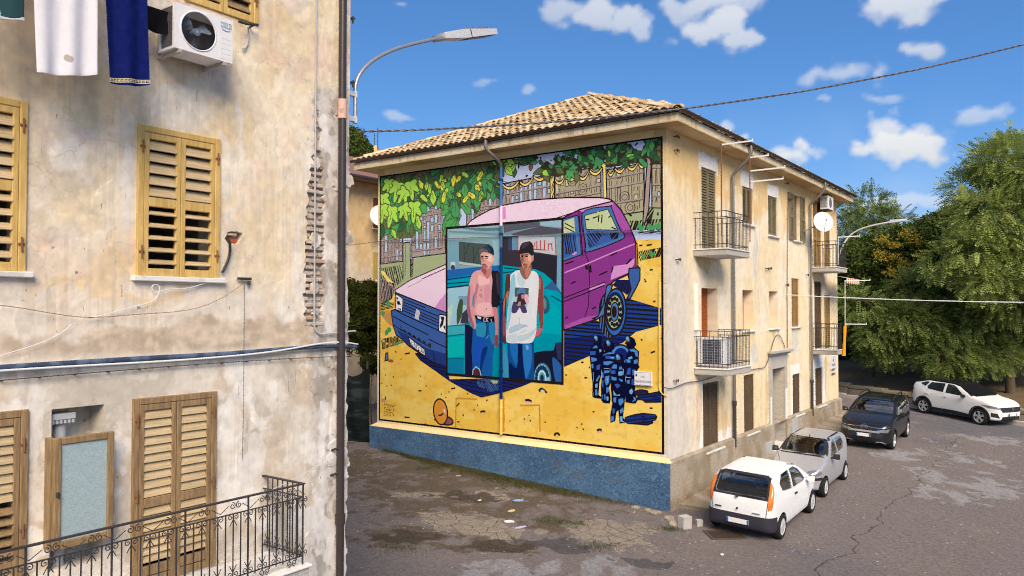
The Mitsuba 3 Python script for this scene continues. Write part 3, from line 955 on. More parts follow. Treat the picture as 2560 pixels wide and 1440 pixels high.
# louvred shutters in a timber frame: slat by slat
def louvres(key, zones, fm, sm, mid_rails, hingez, lower=None):
    a, b, c, d = LO[key]
    F = put(HOU, 'window_frame', cat(rbox(a, a + .075, -.035, .10, c, d, .008), rbox(b - .075, b, -.035, .10, c, d, .008), rbox(a + .0755, b - .0755, -.033, .10, d - .075, d, .008)), fm, FL)
    mx = (a + b) / 2
    for i, (x0, x1) in enumerate(((a + .078, mx - .003), (mx + .003, b - .078))):
        st = .058
        z0, z1 = c + .005, d - .078
        fr = [rbox(x0, x0 + st, -.03, .02, z0, z1, .006), rbox(x1 - st, x1, -.03, .02, z0, z1, .006), rbox(x0 + st, x1 - st, -.028, .02, z0, z0 + .09, .006), rbox(x0 + st, x1 - st, -.028, .02, z1 - .07, z1, .006)]
        for m in mid_rails:
            fr.append(rbox(x0 + st, x1 - st, -.028, .02, m - .055, m + .055, .006))
        S = put(HOU, 'shutter', cat(*fr), fm, FL)
        for (u0, u1, tilt, pitch, mm) in zones:
            n = max(1, round((u1 - u0) / pitch))
            p = (u1 - u0) / n
            for j in range(n):
                zc = u0 + (j + .5) * p
                M = np.eye(4)
                w = p * 1.0 if abs(tilt) < .6 else .095
                tl = tilt + er.uniform(-.03, .03)
                Sc = np.diag([x1 - x0 - 2 * st + .008, .012, w])
                M[:3, :3] = trimesh.transformations.euler_matrix(-tl, 0, 0)[:3, :3] @ Sc
                M[:3, 3] = [(x0 + x1) / 2, -.004, zc]
                copy_piece(S, 'slat', 'slat', lambda: rbox(-.5, .5, -.5, .5, -.5, .5, .03), mm, FL @ M)
        for hz in hingez:
            hx = x0 - .03 if i == 0 else x1 + .03
            put(S, 'hinge', cat(tube([(hx, -.05, hz - .07), (hx, -.05, hz + .07)], .010, 8), box(hx - .03, hx + .03, -.045, -.036, hz - .012, hz + .012)), 'rust', FL)
    room(HOU, a, b, c, d, .455, FL)
    return F


wa, wb, wc, wd = LO['w']
mid = (-2.696,6.339)[1]
louvres('w', [(mid + .055, wd - .15, .5, .128, 'tan_wood'), (wc + .10, mid - .055, 1.02, .128, 'tan_wood')], 'yellow_wood', 'tan_wood', [mid], (wd - .25, wc + .28))
louvres('lw', [(mid + .055, wd - .15, .5, .128, 'tan_wood'), (wc + .10, mid - .055, .75, .128, 'tan_wood')], 'yellow_wood', 'tan_wood', [mid], (wd - .25, wc + .28))
ua, ub, uc, ud = LO['up']
louvres('up', [(uc + .10, ud - .15, .55, .13, 'brown_wood')], 'yellow_wood', 'brown_wood', [], (uc + .3,))
md = (-2.932,2.906)[1]
da, db, dc, dd = LO['dr']
louvres('dr', [(md + .06, dd - .15, .40, .094, 'tan_wood'), (dc + .25, md - .06, .52, .094, 'tan_wood')], 'brown_wood', 'tan_wood', [md, dc + .16], (dd - .25, md + .1))
da2, db2, dc2, dd2 = LO['dl']
louvres('dl', [(3.20, dd2 - .15, .40, .094, 'tan_wood'), (2.65, 3.16, .95, .094, 'brown_wood'), (dc2 + .2, 2.5, .4, .094, 'tan_wood')], 'brown_wood', 'tan_wood', [2.57], (dd2 - .35, 2.9))
for key in ('w', 'lw'):
    a, b, c, d = LO[key]
    put(HOU, 'window_sill', rbox(a - .05, b + .06, -.075, .1, c - .055, c + .004, .008), 'white_stone', FL)

# small window: niche with a flue, frosted casement swung out in front of it
na, nb_, nc, nd = LO['ne']
put(HOU, 'niche', cat(box(na, nb_, .33, .36, nc, nd), box(na - .02, na, .121, .33, nc, nd), box(nb_, nb_ + .02, .121, .33, nc, nd), box(na, nb_, .121, .33, nd, nd + .02), box(na, nb_, .121, .33, nc - .02, nc)), 'plaster_left', FL)
fx = (-3.888,3.903)[0]
FLU = put(HOU, 'flue', cat(tube([(fx, .16, nc), (fx, .16, nd - .17)], .062, 14)), 'grey_paint', FL, smooth=40, label='grey metal flue pipe inside the niche')
put(FLU, 'cap', cat(rbox(fx - .12, fx + .12, .05, .27, nd - .13, nd - .06, .01), *[box(fx - .12 + i * .04, fx - .10 + i * .04, .05, .27, nd - .165, nd - .13) for i in range(6)]), 'grey_paint', FL)
q = [(-4.08,3.792),(-3.473,3.788),(-3.479,2.64),(-4.071,2.674)]
ca, cb, cc, cd = q[0][0], q[1][0], (q[2][1] + q[3][1]) / 2, (q[0][1] + q[1][1]) / 2
CAS = put(HOU, 'casement', cat(rbox(ca, ca + .07, -.18, -.12, cc, cd, .008), rbox(cb - .07, cb, -.18, -.12, cc, cd, .008), rbox(ca + .071, cb - .071, -.178, -.12, cc, cc + .08, .008), rbox(ca + .071, cb - .071, -.178, -.12, cd - .07, cd, .008)), 'brown_wood', FL, label='brown framed casement with frosted glass')
scene['frosted'] = {'type': 'twosided', 'bsdf': {'type': 'roughplastic', 'diffuse_reflectance': proc(lambda p, n, uv: mix((.27, .36, .39), (.40, .50, .53), noise(p.x * 70, p.y * 70, p.z * 70))), 'alpha': .15, 'int_ior': 1.5}}
put(CAS, 'frosted_pane', box(ca + .06, cb - .06, -.155, -.145, cc + .07, cd - .06), 'frosted', FL)
put(CAS, 'side_frame', cat(rbox(ca - .02, ca + .03, -.119, .02, cc, cd + .0, .006)), 'brown_wood', FL)
put(CAS, 'handle', rbox(ca + .01, ca + .045, -.215, -.181, (cc + cd) / 2 - .03, (cc + cd) / 2 + .03), 'iron', FL)
for hz in (cc + .2, cd - .25):
    put(CAS, 'hinge', tube([(cb + .01, -.16, hz - .05), (cb + .01, -.16, hz + .05)], .012, 8), 'steel', FL)

# rain pipe, conduits
px = (-0.218,4.948)[0]
put(HOU, 'downpipe', cat(tube([(px, -.085, HT), (px, -.085, 8.08)], .056, 14), tube([(px, -.085, 7.90), (px, -.085, -.4)], .056, 14), tube([(px, -.085, 2.06), (px, -.085, 2.20)], .072, 14)), 'dark_pipe', FL, smooth=40, label='dark brown rain pipe at the house corner')
put(HOU, 'pipe_sleeve', cat(tube([(px, -.085, 7.84), (px, -.085, 8.12)], .064, 14), tube([(px - .05, -.12, 7.98), (px - .01, -.10, 7.86)], .03, 8)), 'terracotta2' if mat('terracotta2', lin(225, 185, 170), .6) else '', FL, smooth=40)
for z in (3.1, 2.75):
    put(HOU, 'pipe_bracket', cat(tube([(px - .10, .0, z), (px - .09, -.09, z + .03), (px - .02, -.1, z + .03)], .018, 8)), 'iron', FL)
cx_ = (-0.657,6.626)[0]
zb = (-0.635,4.786)[1]
put(HOU, 'conduit', tube(np.vstack([[(cx_, -.03, HT)], [(cx_, -.03, zb + .15)], spline([(cx_, -.03, zb + .1), (cx_ + .03, -.035, zb + .02), (cx_ + .12, -.04, zb - .03)], 6), [(.08, -.06, zb + .0)]]), .012, 8), 'grey_paint', FL, smooth=40)
pp = [(-4.521,4.537),(-3.763,4.545),(-2.872,4.551),(-2.039,4.553),(-0.805,4.582),(0.143,4.555)]
P3 = [(a, -.06, b) for a, b in pp]
P3[-1] = (.09, -.06, P3[-1][2])
put(HOU, 'service_pipe', tube(spline([(-8, -.06, P3[0][2] - .02)] + P3, 40), .030, 10), 'blue_pipe', FL, smooth=40, label='blue black service pipe across the front')
pp = [(-4.521,4.509),(-3.762,4.511),(-2.871,4.509),(-2.039,4.523),(-1.202,4.567),(-0.668,4.621),(0.159,4.59)]
P3 = [(a, -.095, b) for a, b in pp]
P3[-1] = (.10, -.085, P3[-1][2])
put(HOU, 'white_cable', tube(spline([(-8, -.095, P3[0][2] - .02)] + P3, 40), .011, 8), 'white_cable', FL, smooth=40)
pp = [(-4.519,4.411),(-3.334,4.433),(-1.81,4.446),(0.005,4.421)]
put(HOU, 'thin_wire', cat(tube(spline([(a, -.05, b) for a, b in pp], 20), .0045, 6), *[tube([(a, -.05, b - .004), (a, -.0, b - .008)], .008, 6) for a, b in spline(np.array(pp), 14)]), 'iron', FL)

# balcony of the lower floor
BX = -1.45
BAL = put(HOU, 'balcony', cat(rbox(-9, BX + .06, -.86, 0, 1.78, 1.92, .012)), 'cement_grey', FL)
put(BAL, 'coping', rbox(-9, BX + .09, -.89, -.001, 1.921, 1.955, .01), 'white_stone', FL)
YO = -.80
tr = 2.945
put(BAL, 'hand_rail', cat(box(-9, BX + .02, YO - .02, YO + .02, tr - .010, tr + .008), box(BX - .02, BX + .02, YO + .021, 0, tr - .010, tr + .008)), 'iron', FL)
for z in (2.7815, 2.0615):
    put(BAL, 'rail', rbox(-9, BX + .009, YO - .009, YO + .009, z - .0065, z + .0065, .002) + rbox(BX - .009, BX + .009, YO, 0, z - .0065, z + .0065, .002), 'iron', FL)


def scroll(cx, cz, r, turns, a0, sgn, y):
    t = np.linspace(0, 1, 22)
    a = a0 + sgn * turns * 2 * np.pi * t
    rr = r * (1 - .78 * t)
    return [(cx + math.cos(q) * w, y, cz + math.sin(q) * w) for q, w in zip(a, rr)]


def ornament(x, y, kind):
    """scrolls and darts forged onto one baluster"""
    ms = []
    rw = .0055
    for s in (-1, 1):
        if kind == 0:
            ms.append(tube(scroll(x + s * .035, 2.745, .032, 1.15, math.pi / 2, -s, y), rw, 5))
            ms.append(tube([(x, y, 2.72), (x + s * .045, y, 2.645)], rw, 5))
            ms.append(tube(scroll(x + s * .035, 2.10, .032, 1.15, -math.pi / 2, s, y), rw, 5))
            ms.append(tube([(x, y, 2.12), (x + s * .045, y, 2.20)], rw, 5))
        else:
            ms.append(tube(scroll(x + s * .042, 2.872, .040, 1.3, math.pi / 2, s, y), rw, 5))
            ms.append(tube([(x + s * .085, y, 2.88), (x + s * .20, y, 2.805)], rw * .8, 5))
            ms.append(tube(scroll(x + s * .042, 2.01, .038, 1.3, -math.pi / 2, -s, y), rw, 5))
    return cat(*ms)


ORN = [ornament(0, 0, 0), ornament(0, 0, 1)]
n = 62
for i in range(n):
    x = BX - i * .098
    if x < -5.9:
        break
    M = np.eye(4)
    r_ = .016 if i % 8 == 0 else .0115
    M[0, 0], M[1, 1], M[2, 2] = r_, r_, (tr - 1.955 if i % 8 == 0 else 2.785 - 2.03)
    M[:3, 3] = [x, YO, 1.955 + (tr - 1.955) / 2 if i % 8 == 0 else 2.03 + (2.785 - 2.03) / 2]
    b = copy_piece(BAL, 'baluster', 'unit_box', None, 'iron', FL @ M)
    if i % 2 == 0:
        M = np.eye(4)
        M[:3, 3] = [x, YO, 0]
        copy_piece(BAL, 'scroll', 'scroll_small', ORN[0], 'iron', FL @ M, smooth=40, kind='stuff')
    if i % 4 == 2:
        M = np.eye(4)
        M[:3, 3] = [x + .03, YO, 0]
        copy_piece(BAL, 'scroll', 'scroll_large', ORN[1], 'iron', FL @ M, smooth=40, kind='stuff')
for i in range(1, 8):
    M = np.eye(4)
    M[0, 0], M[1, 1], M[2, 2] = .0115, .0115, tr - 2.03
    M[:3, 3] = [BX, YO + i * .1, 2.03 + (tr - 2.03) / 2]
    copy_piece(BAL, 'baluster', 'unit_box', None, 'iron', FL @ M)
    if i % 2:
        M = np.eye(4)
        M[:3, :3] = trimesh.transformations.euler_matrix(0, 0, math.pi / 2)[:3, :3]
        M[:3, 3] = [BX, YO + i * .1, 0]
        copy_piece(BAL, 'scroll', 'scroll_small', None, 'iron', FL @ M, smooth=40, kind='stuff')

# ---------------------------------------------------------------- the mural: flat paint on the end wall, in metres along the wall and above the street
MUR = put(APT, 'mural', prism(rect(.085, 10.37, 1.385, 9.54).difference(rect(.145, 10.305, 1.445, 9.49)), -.004, .001), matte('ink', (.016, .011, .013)), FM, label='wall painting of a purple car, a fence, foliage and two young men')
ART = {}
PAINT = {}


def colour(name, r, g, b, k=.86):
    PAINT[name] = lin(r, g, b, k)
    return name


def fill(group, c, pts, grow=0.0):
    p = pts if isinstance(pts, sg.base.BaseGeometry) else sg.Polygon(pts)
    p = p.buffer(0)
    if grow:
        p = p.buffer(grow)
    ART.setdefault(group, []).append((c, p))


def ink(group, pts, w=.035, c='ink'):
    ART.setdefault(group, []).append((c, sg.LineString(pts).buffer(w / 2, quad_segs=2, cap_style='flat')))


def shape(group, c, pts, w=.032, smooth=False):
    if smooth:
        pts = smooth_ring(pts)
    fill(group, c, pts)
    ink(group, list(pts) + [pts[0]], w)


def smooth_ring(pts, n=5):
    P = np.array(pts, float)
    out = []
    m = len(P)
    for i in range(m):
        p0, p1, p2, p3 = P[i - 1], P[i], P[(i + 1) % m], P[(i + 2) % m]
        for t in np.arange(n) / n:
            out.append(tuple(.5 * ((2 * p1) + (-p0 + p2) * t + (2 * p0 - 5 * p1 + 4 * p2 - p3) * t ** 2 + (-p0 + 3 * p1 - 3 * p2 + p3) * t ** 3)))
    return out


def hatch(group, region, ang, gap, w, jit=.3, c='ink', seed=1, duty=.9):
    """loose parallel pen strokes inside a region"""
    r = random.Random(seed)
    reg = region if isinstance(region, sg.base.BaseGeometry) else sg.Polygon(region).buffer(0)
    x0, y0, x1, y1 = reg.bounds
    cxm, cym, R = (x0 + x1) / 2, (y0 + y1) / 2, math.hypot(x1 - x0, y1 - y0) / 2
    u, v = (math.cos(ang), math.sin(ang)), (-math.sin(ang), math.cos(ang))
    t = -R
    while t < R:
        a = -R
        while a < R:
            L = r.uniform(.5, 1.2) * (1 if duty < .95 else 9)
            q = [(cxm + u[0] * (a + k * L * duty) + v[0] * (t + r.uniform(-jit, jit) * gap * .3), cym + u[1] * (a + k * L * duty) + v[1] * (t + r.uniform(-jit, jit) * gap * .3)) for k in (0, .5, 1)]
            s = sg.LineString(q).buffer(w / 2 * r.uniform(.7, 1.2), quad_segs=1, cap_style='flat').intersection(reg)
            if not s.is_empty:
                ART.setdefault(group, []).append((c, s))
            a += L
        t += gap * r.uniform(1 - jit, 1 + jit)


for nm, rgb in {'yellow': (236, 196, 88), 'sky_blue': (196, 212, 246), 'wall_green': (168, 182, 142), 'fence_brown': (172, 156, 154), 'gap_blue': (180, 208, 238), 'cream': (246, 220, 128), 'lime': (172, 224, 92), 'leaf': (76, 158, 102),
                'leaf_mid': (84, 170, 96), 'leaf_dark': (56, 106, 70), 'hedge': (104, 116, 76), 'gap_sand': (206, 202, 172), 'fence_olive': (176, 168, 142), 'leaf_yellow': (226, 224, 84), 'rose': (150, 92, 88), 'pink_pale': (242, 218, 242), 'pink': (214, 150, 212), 'purple': (140, 58, 146), 'purple_mid': (172, 88, 176),
                'car_blue': (62, 100, 172), 'car_blue_dark': (38, 62, 132), 'frame_blue': (78, 122, 184), 'glass_green': (198, 212, 166), 'navy': (22, 40, 118), 'shadow_blue': (28, 66, 150), 'white': (236, 238, 248), 'tyre_blue': (48, 108, 190), 'rim_green': (164, 192, 150),
                'orange': (222, 152, 60), 'earth': (196, 150, 92), 'stain': (206, 152, 60), 'gap_pink': (196, 150, 176)}.items():
    colour(nm, *rgb)

colour('ink_leaf', 62, 60, 46)
colour('ink_fence', 44, 36, 34)
INNER = rect(.14, 10.31, 1.44, 9.495)
# --- ground, sky and wall
fill('ground', 'yellow', INNER)
for q in [[(5.856,2.298),(6.538,2.363),(6.555,1.604)], [(3.445,2.346),(3.426,1.439)], [(3.445,2.346),(4.276,2.371)]]:
    ink('ground', q, .05, 'stain')
fill('ground', 'stain', wobble(sg.Polygon([(5.21,2.56),(5.288,2.565),(5.315,1.487),(5.191,1.476)]), .02, .1, 2))
fill('ground', 'gap_pink', wobble(sg.Polygon([(0.182,2.123),(0.389,2.12),(0.38,2.015),(0.183,2.001)]), .01, .05, 4))
SKY = sg.Polygon([(0.104,9.679),(10.375,9.647),(10.359,6.864),(9.245,6.921),(2.769,6.753),(0.069,6.19)]).intersection(INNER)
fill('backdrop', 'sky_blue', SKY)
for a, b in zip([(6.582,9.437),(6.925,9.323),(6.065,8.944),(7.814,9.31),(8.068,9.251),(9.581,9.399),(5.479,9.065),(5.805,9.388),(6.068,8.959),(6.087,9.279)], [(6.6,9.359),(6.96,9.283),(6.121,8.923),(7.838,9.219),(8.095,9.161),(9.674,9.457),(5.709,9.026),(5.812,9.186),(6.143,8.945),(6.143,9.258)]):
    ink('backdrop', [a, b], .04)
WALLG = sg.Polygon([(0.115,6.585),(1.161,6.688),(1.655,6.704),(3.003,6.884),(3.006,5.994),(0.903,5.727),(0.663,5.417),(0.164,5.174)]).buffer(0).intersection(INNER)
fill('backdrop', 'wall_green', WALLG)
hatch('backdrop', sg.Polygon([(0.166,6.442),(1.043,6.519),(1.188,6.032),(0.855,5.831),(0.663,5.417),(0.164,5.174)]).buffer(0), 1.9, .085, .045, seed=4)
fill('backdrop', 'fence_brown', [(0.158,6.054),(0.757,6.041),(0.855,5.831),(0.663,5.451),(0.163,5.279)])
hatch('backdrop', sg.Polygon([(0.158,6.054),(0.854,6.039),(0.807,5.763),(0.663,5.417),(0.163,5.244)]), 1.75, .07, .04, seed=5)
fill('backdrop', 'cream', wobble(sg.Polygon([(0.156,6.336),(0.265,6.368),(0.562,6.081),(0.806,5.936),(0.465,5.978)]), .01, .08, 5))
WALLR = sg.Polygon([(9.074,7.694),(9.757,7.727),(10.327,7.793),(10.323,7.14),(9.478,7.163)]).intersection(INNER)
fill('backdrop', 'wall_green', WALLR)
hatch('backdrop', sg.Polygon([(9.418,7.418),(10.325,7.412),(10.338,7.126),(9.448,7.165)]), 1.2, .07, .05, seed=6)
hatch('backdrop', sg.Polygon([(9.909,7.715),(10.149,7.752),(10.027,7.322),(9.907,7.275)]), .9, .06, .05, seed=7)
for j, (x, y) in enumerate([(9.724,7.217),(10.027,7.213),(10.235,7.227)]):
    fill('backdrop', 'leaf', wobble(sg.Point(x, y).buffer(.10, 5), .05, .06, j))
for a, b in zip([(9.403,7.6),(10.237,7.581)], [(9.48,7.539),(10.222,7.501)]):
    ink('backdrop', [a, b], .05)
fill('backdrop', 'earth', [(0.165,4.892),(0.617,4.964),(0.765,4.549),(0.571,4.546)])
fill('backdrop', 'orange', [(0.164,5.033),(0.568,5.069),(0.642,4.964),(0.165,4.892)])
hatch('backdrop', sg.Polygon([(0.163,5.297),(0.809,5.294),(0.714,5.086),(0.164,5.051)]), .15, .045, .03, seed=8)
hatch('backdrop', sg.Polygon([(0.17,4.084),(0.863,4.204),(1.246,4.007),(0.232,3.735)]), 1.5, .06, .045, seed=9)
fill('backdrop', 'leaf', wobble(sg.Polygon([(0.817,3.961),(1.032,4.053),(1.151,4.005),(0.913,3.895)]), .01, .06, 1))
for j, (x, y) in enumerate([(0.249,4.945),(0.547,4.407),(0.494,5.261),(0.426,4.3)]):
    fill('backdrop', 'leaf', wobble(sg.Point(x, y).buffer(.09, 5), .03, .06, j))
hatch('backdrop', sg.Polygon([(9.66,6.598),(10.335,6.678),(10.334,6.447),(9.69,6.348)]), 1.1, .05, .04, seed=10)
for j, (x, y) in enumerate([(9.782,6.469),(10.053,6.527)]):
    fill('backdrop', 'leaf', wobble(sg.Point(x, y).buffer(.08, 5), .05, .05, j))
hatch('backdrop', sg.Polygon([(9.571,7.116),(10.338,7.139),(10.337,7.031),(9.693,7.067)]), .1, .05, .04, seed=11)


# --- fence of cast panels
def panel(group, x0, x1, z0, z1, slope, seed, gap, density=.8, base='fence_brown'):
    """one cast panel: frame, bars, rings; (x0..x1) wide, sheared by slope"""
    r = random.Random(seed)
    S = lambda x, z: (x, z + (x - x0) * slope)
    fill(group, base, [S(x0, z0), S(x1, z0), S(x1, z1), S(x0, z1)])
    n = max(2, int((x1 - x0) / .15))
    dx = (x1 - x0) / n
    for i in range(n):
        z = z0 + r.uniform(0, .25)
        while z < z1 - .12:
            h = min(r.choice([.12, .2, .34, .55, .8]) * r.uniform(.8, 1.2), z1 - z - .03)
            a, b = x0 + i * dx + dx * .16, x0 + (i + 1) * dx - dx * .16
            k = r.random()
            if k < density * .75:
                q = [S(a, z), S(b, z), S(b + r.uniform(-.02, .02), z + h), S(a + r.uniform(-.02, .02), z + h)]
                fill(group, gap if r.random() < .8 else 'fence_brown', q)
                ink(group, q + [q[0]], .02, 'ink_fence')
            elif k < density * .75 + .10:
                cx, cz = S((a + b) / 2, z + h / 2)
                for m_ in (.95, .5):
                    ink(group, [(cx + dx * m_ * math.cos(t), cz + dx * m_ * math.sin(t)) for t in np.linspace(0, math.pi * r.choice([1, 2]), 10)], .017, 'ink_fence')
            else:
                ink(group, [S(a, z), S(a + r.uniform(-.02, .02), z + h)], .018, 'ink_fence')
                ink(group, [S(b, z), S(b + r.uniform(-.02, .02), z + h * .8)], .018, 'ink_fence')
            z += h + r.uniform(.04, .10)
    for s in range(3):
        zc = z0 + (z1 - z0) * (s + r.uniform(.2, .8)) / 3
        fill(group, 'fence_brown', [S(x0, zc), S(x1, zc), S(x1, zc + .05), S(x0, zc + .05)])
        ink(group, [S(x0, zc), S(x1, zc)], .016, 'ink_fence')
    ink(group, [S(x0, z0), S(x1, z0), S(x1, z1), S(x0, z1), S(x0, z0)], .032)


fl_ = [(0.14,6.584),(1.161,6.688),(1.561,6.741),(3.003,6.918),(0.129,8.317),(3.0,8.108)]
panel('fence', fl_[0][0], fl_[1][0], fl_[0][1], fl_[0][1] + 1.35, .06, 21, 'gap_blue', .72)
panel('fence', fl_[2][0], fl_[3][0], fl_[2][1], fl_[2][1] + 2.6, .06, 22, 'gap_blue', .78)
fill('fence', 'wall_green', [(1.179,6.032),(1.173,7.239),(1.489,7.258),(1.518,6.094)])
ink('fence', [(1.179,6.032),(1.173,7.239),(1.489,7.258),(1.518,6.094)], .035)
ink('fence', [(1.273,6.168),(1.277,7.2)], .02)
hatch('fence', sg.Polygon([(1.515,6.709),(1.655,6.721),(1.611,6.126),(1.518,6.094)]), .6, .05, .04, seed=3)
pr = [(3.855,7.657),(5.188,8.074),(6.959,8.149),(7.065,8.111),(8.561,8.018),(8.691,8.008),(9.074,7.722),(9.848,7.665),(10.06,7.814),(10.327,7.847),(3.853,8.825),(5.188,8.796),(6.96,8.899),(7.066,8.858),(8.564,8.965),(8.726,8.833),(9.078,8.852),(9.854,8.908),(10.065,8.857),(10.332,8.828)]
for i, (j0, j1, sd, gp, dn) in enumerate([(0, 1, 31, 'gap_blue', .82), (1, 2, 32, 'gap_blue', .7), (3, 4, 33, 'gap_sand', .5), (5, 7, 34, 'gap_sand', .45), (8, 9, 35, 'sky_blue', .8)]):
    x0, x1 = pr[j0][0], pr[j1][0]
    zb, zt = min(pr[j0][1], pr[j1][1]) - .1, pr[j0 + 10][1]
    panel('fence', x0, x1, zb, zt, (pr[j1 + 10][1] - pr[j0 + 10][1]) / (x1 - x0), sd, gp, dn, 'fence_brown' if i < 2 else 'fence_olive')
# scalloped coping in cream
for a, b in [((5.227,8.824), (5.823,8.86)), ((5.823,8.86), (5.934,8.849)), ((5.858,8.841), (6.343,8.946)), ((6.343,8.946), (6.853,9.03)), ((7.066,8.798), (7.417,8.852)), ((7.417,8.852), (7.864,8.923)), ((7.864,8.806), (8.201,8.946)), ((8.201,8.932), (8.629,9.001)), ((8.758,8.858), (8.983,8.919)), ((8.983,8.905), (9.331,8.994)), ((9.331,8.966), (9.672,8.984)), ((9.672,8.984), (9.915,9.025))]:
    t = np.linspace(0, 1, 9)
    mid_ = [(a[0] + (b[0] - a[0]) * s, a[1] + (b[1] - a[1]) * s - .16 * 4 * s * (1 - s)) for s in t]
    lo = [(x, z - .09) for x, z in mid_]
    shape('fence', 'cream', mid_ + lo[::-1], .028)
for q, c in (([(6.799,9.081),(7.049,9.084),(7.065,8.141),(6.923,8.152),(6.906,8.964)], 'cream'), ([(8.482,9.045),(8.711,9.049),(8.739,8.004),(8.626,8.013),(8.613,8.902)], 'cream'), ([(9.885,9.084),(10.066,9.091),(9.969,7.656),(9.862,7.333),(9.801,7.337),(9.93,8.9)], 'fence_brown')):
    shape('fence', c, q, .034)
hatch('fence', sg.Polygon([(6.96,8.958),(7.067,9.007),(7.065,8.141),(6.959,8.149)]), 1.2, .07, .035, seed=13)


# --- foliage
def leaf(x, z, L, a, kind, r):
    if kind == 'fig':
        parts = []
        for k, s in ((0, 1), (.75, .8), (-.75, .8), (1.6, .5), (-1.6, .5)):
            el = sg.Point(0, 0).buffer(1, 5)
            el = shapely.affinity.scale(el, L * .5 * s, L * .15)
            el = shapely.affinity.translate(el, L * .42 * s, 0)
            parts.append(shapely.affinity.rotate(el, math.degrees(k), origin=(0, 0)))
        p = so.unary_union(parts)
    else:
        t = np.linspace(0, 1, 8)
        w = np.sin(t * np.pi) ** .8 * L * .22 * (1 + .25 * np.sin(t * 9 + r.random() * 6))
        p = sg.Polygon(list(zip(t * L, w)) + list(zip(t[::-1] * L, -w[::-1]))).buffer(0)
    return shapely.affinity.translate(shapely.affinity.rotate(p, math.degrees(a), origin=(0, 0)), x, z)


def leaves(group, region, n, cols, L, kinds, seed, ang=(-2.6, -.5), vein=True, w=.02):
    r = random.Random(seed)
    reg = sg.Polygon(region).buffer(0)
    x0, z0, x1, z1 = reg.bounds
    k = 0
    while k < n:
        x, z = r.uniform(x0, x1), r.uniform(z0, z1)
        if not reg.contains(sg.Point(x, z)):
            continue
        k += 1
        l, a = r.uniform(*L), r.uniform(*ang)
        p = leaf(x, z, l, a, r.choice(kinds), r).intersection(INNER)
        if p.is_empty:
            continue
        ART.setdefault(group, []).append(('ink_leaf', p.buffer(w)))
        ART[group].append((r.choice(cols), p))
        if vein and r.random() < .6:
            ink(group, [(x, z), (x + .6 * l * math.cos(a), z + .6 * l * math.sin(a))], .018, 'ink_leaf')



HEDGE = sg.Polygon([(0.122,9.542),(2.732,9.496),(4.429,9.573),(5.149,9.524),(5.188,8.953),(4.793,8.738),(4.673,8.368),(4.268,8.337),(3.811,8.536),(3.601,8.13),(2.912,8.181),(2.469,8.415),(1.971,8.251),(1.836,7.649),(1.605,7.389),(1.039,7.384),(0.456,7.591),(0.133,7.68)]).buffer(0).intersection(INNER)
fill('foliage', 'hedge', HEDGE)
hatch('foliage', HEDGE, 1.9, .16, .024, seed=41, c='ink_leaf')
hatch('foliage', sg.Polygon([(0.196,9.588),(3.513,9.479),(3.429,9.127),(2.287,8.97),(1.503,9.248),(0.198,9.304)]), 1.2, .09, .03, seed=42, c='rose', duty=.5)
leaves('foliage', [(0.197,9.517),(5.031,9.474),(5.031,8.78),(4.02,8.551),(3.171,8.888),(2.286,9.037),(1.363,9.055),(0.199,9.162)], 80, ['leaf_dark', 'leaf', 'hedge', 'leaf_dark'], (.3, .6), ['leaf'], 43)
leaves('foliage', [(1.644,9.166),(3.171,9.152),(4.912,9.17),(4.992,8.783),(4.753,8.552),(4.593,8.374),(4.02,8.551),(3.685,8.58),(3.173,8.426),(2.288,8.632),(1.832,8.534)], 85, ['leaf', 'leaf_mid', 'leaf', 'leaf_mid', 'leaf_dark'], (.32, .6), ['leaf', 'fig', 'leaf'], 44)
leaves('foliage', [(2.911,8.447),(3.769,8.573),(3.812,7.984),(3.432,7.88),(2.957,7.913)], 9, ['leaf', 'leaf_mid'], (.5, .8), ['fig', 'leaf'], 45)
leaves('foliage', [(0.147,9.451),(1.921,9.276),(2.909,9.378),(4.672,9.259),(4.431,8.516),(2.735,8.661),(2.198,8.504)], 30, ['leaf_yellow', 'lime'], (.2, .4), ['leaf'], 46)
leaves('foliage', [(0.124,9.169),(1.362,9.193),(1.83,8.875),(1.925,8.323),(1.834,7.921),(1.369,7.676),(0.651,7.72),(0.131,7.963)], 30, ['leaf', 'leaf_mid', 'leaf_dark'], (.35, .7), ['leaf'], 47)
hatch('foliage', HEDGE, 1.75, .26, .018, seed=48, c='ink_leaf', duty=.4)
hatch('foliage', HEDGE, .9, .34, .018, seed=49, c='ink_leaf', duty=.35)
for j, ((x, z), L, a) in enumerate(zip([(0.545,9.13),(0.958,8.988),(1.504,8.973),(1.27,8.752),(0.252,8.662),(0.648,8.21),(1.648,8.275),(1.177,8.241),(0.204,8.312),(1.924,8.561),(1.788,7.924),(0.652,7.545),(2.468,8.684)], (.58, .66, .62, .55, .6, .7, .66, .55, .6, .4, .48, .4, .5), (-1.7, -1.9, -1.4, -2.3, -1.5, -1.8, -1.6, -1.2, -1.6, -.6, -1.3, -1.0, -1.5))):
    p = leaf(x, z + .18, L, a, 'fig' if L > .5 else 'leaf', rng).intersection(INNER)
    ART['foliage'].append(('ink_leaf', p.buffer(.03)))
    ART['foliage'].append(('lime', p))
    ink('foliage', [(x, z + .1), (x + .5 * L * math.cos(a), z + .1 + .5 * L * math.sin(a))], .02, 'ink_leaf')
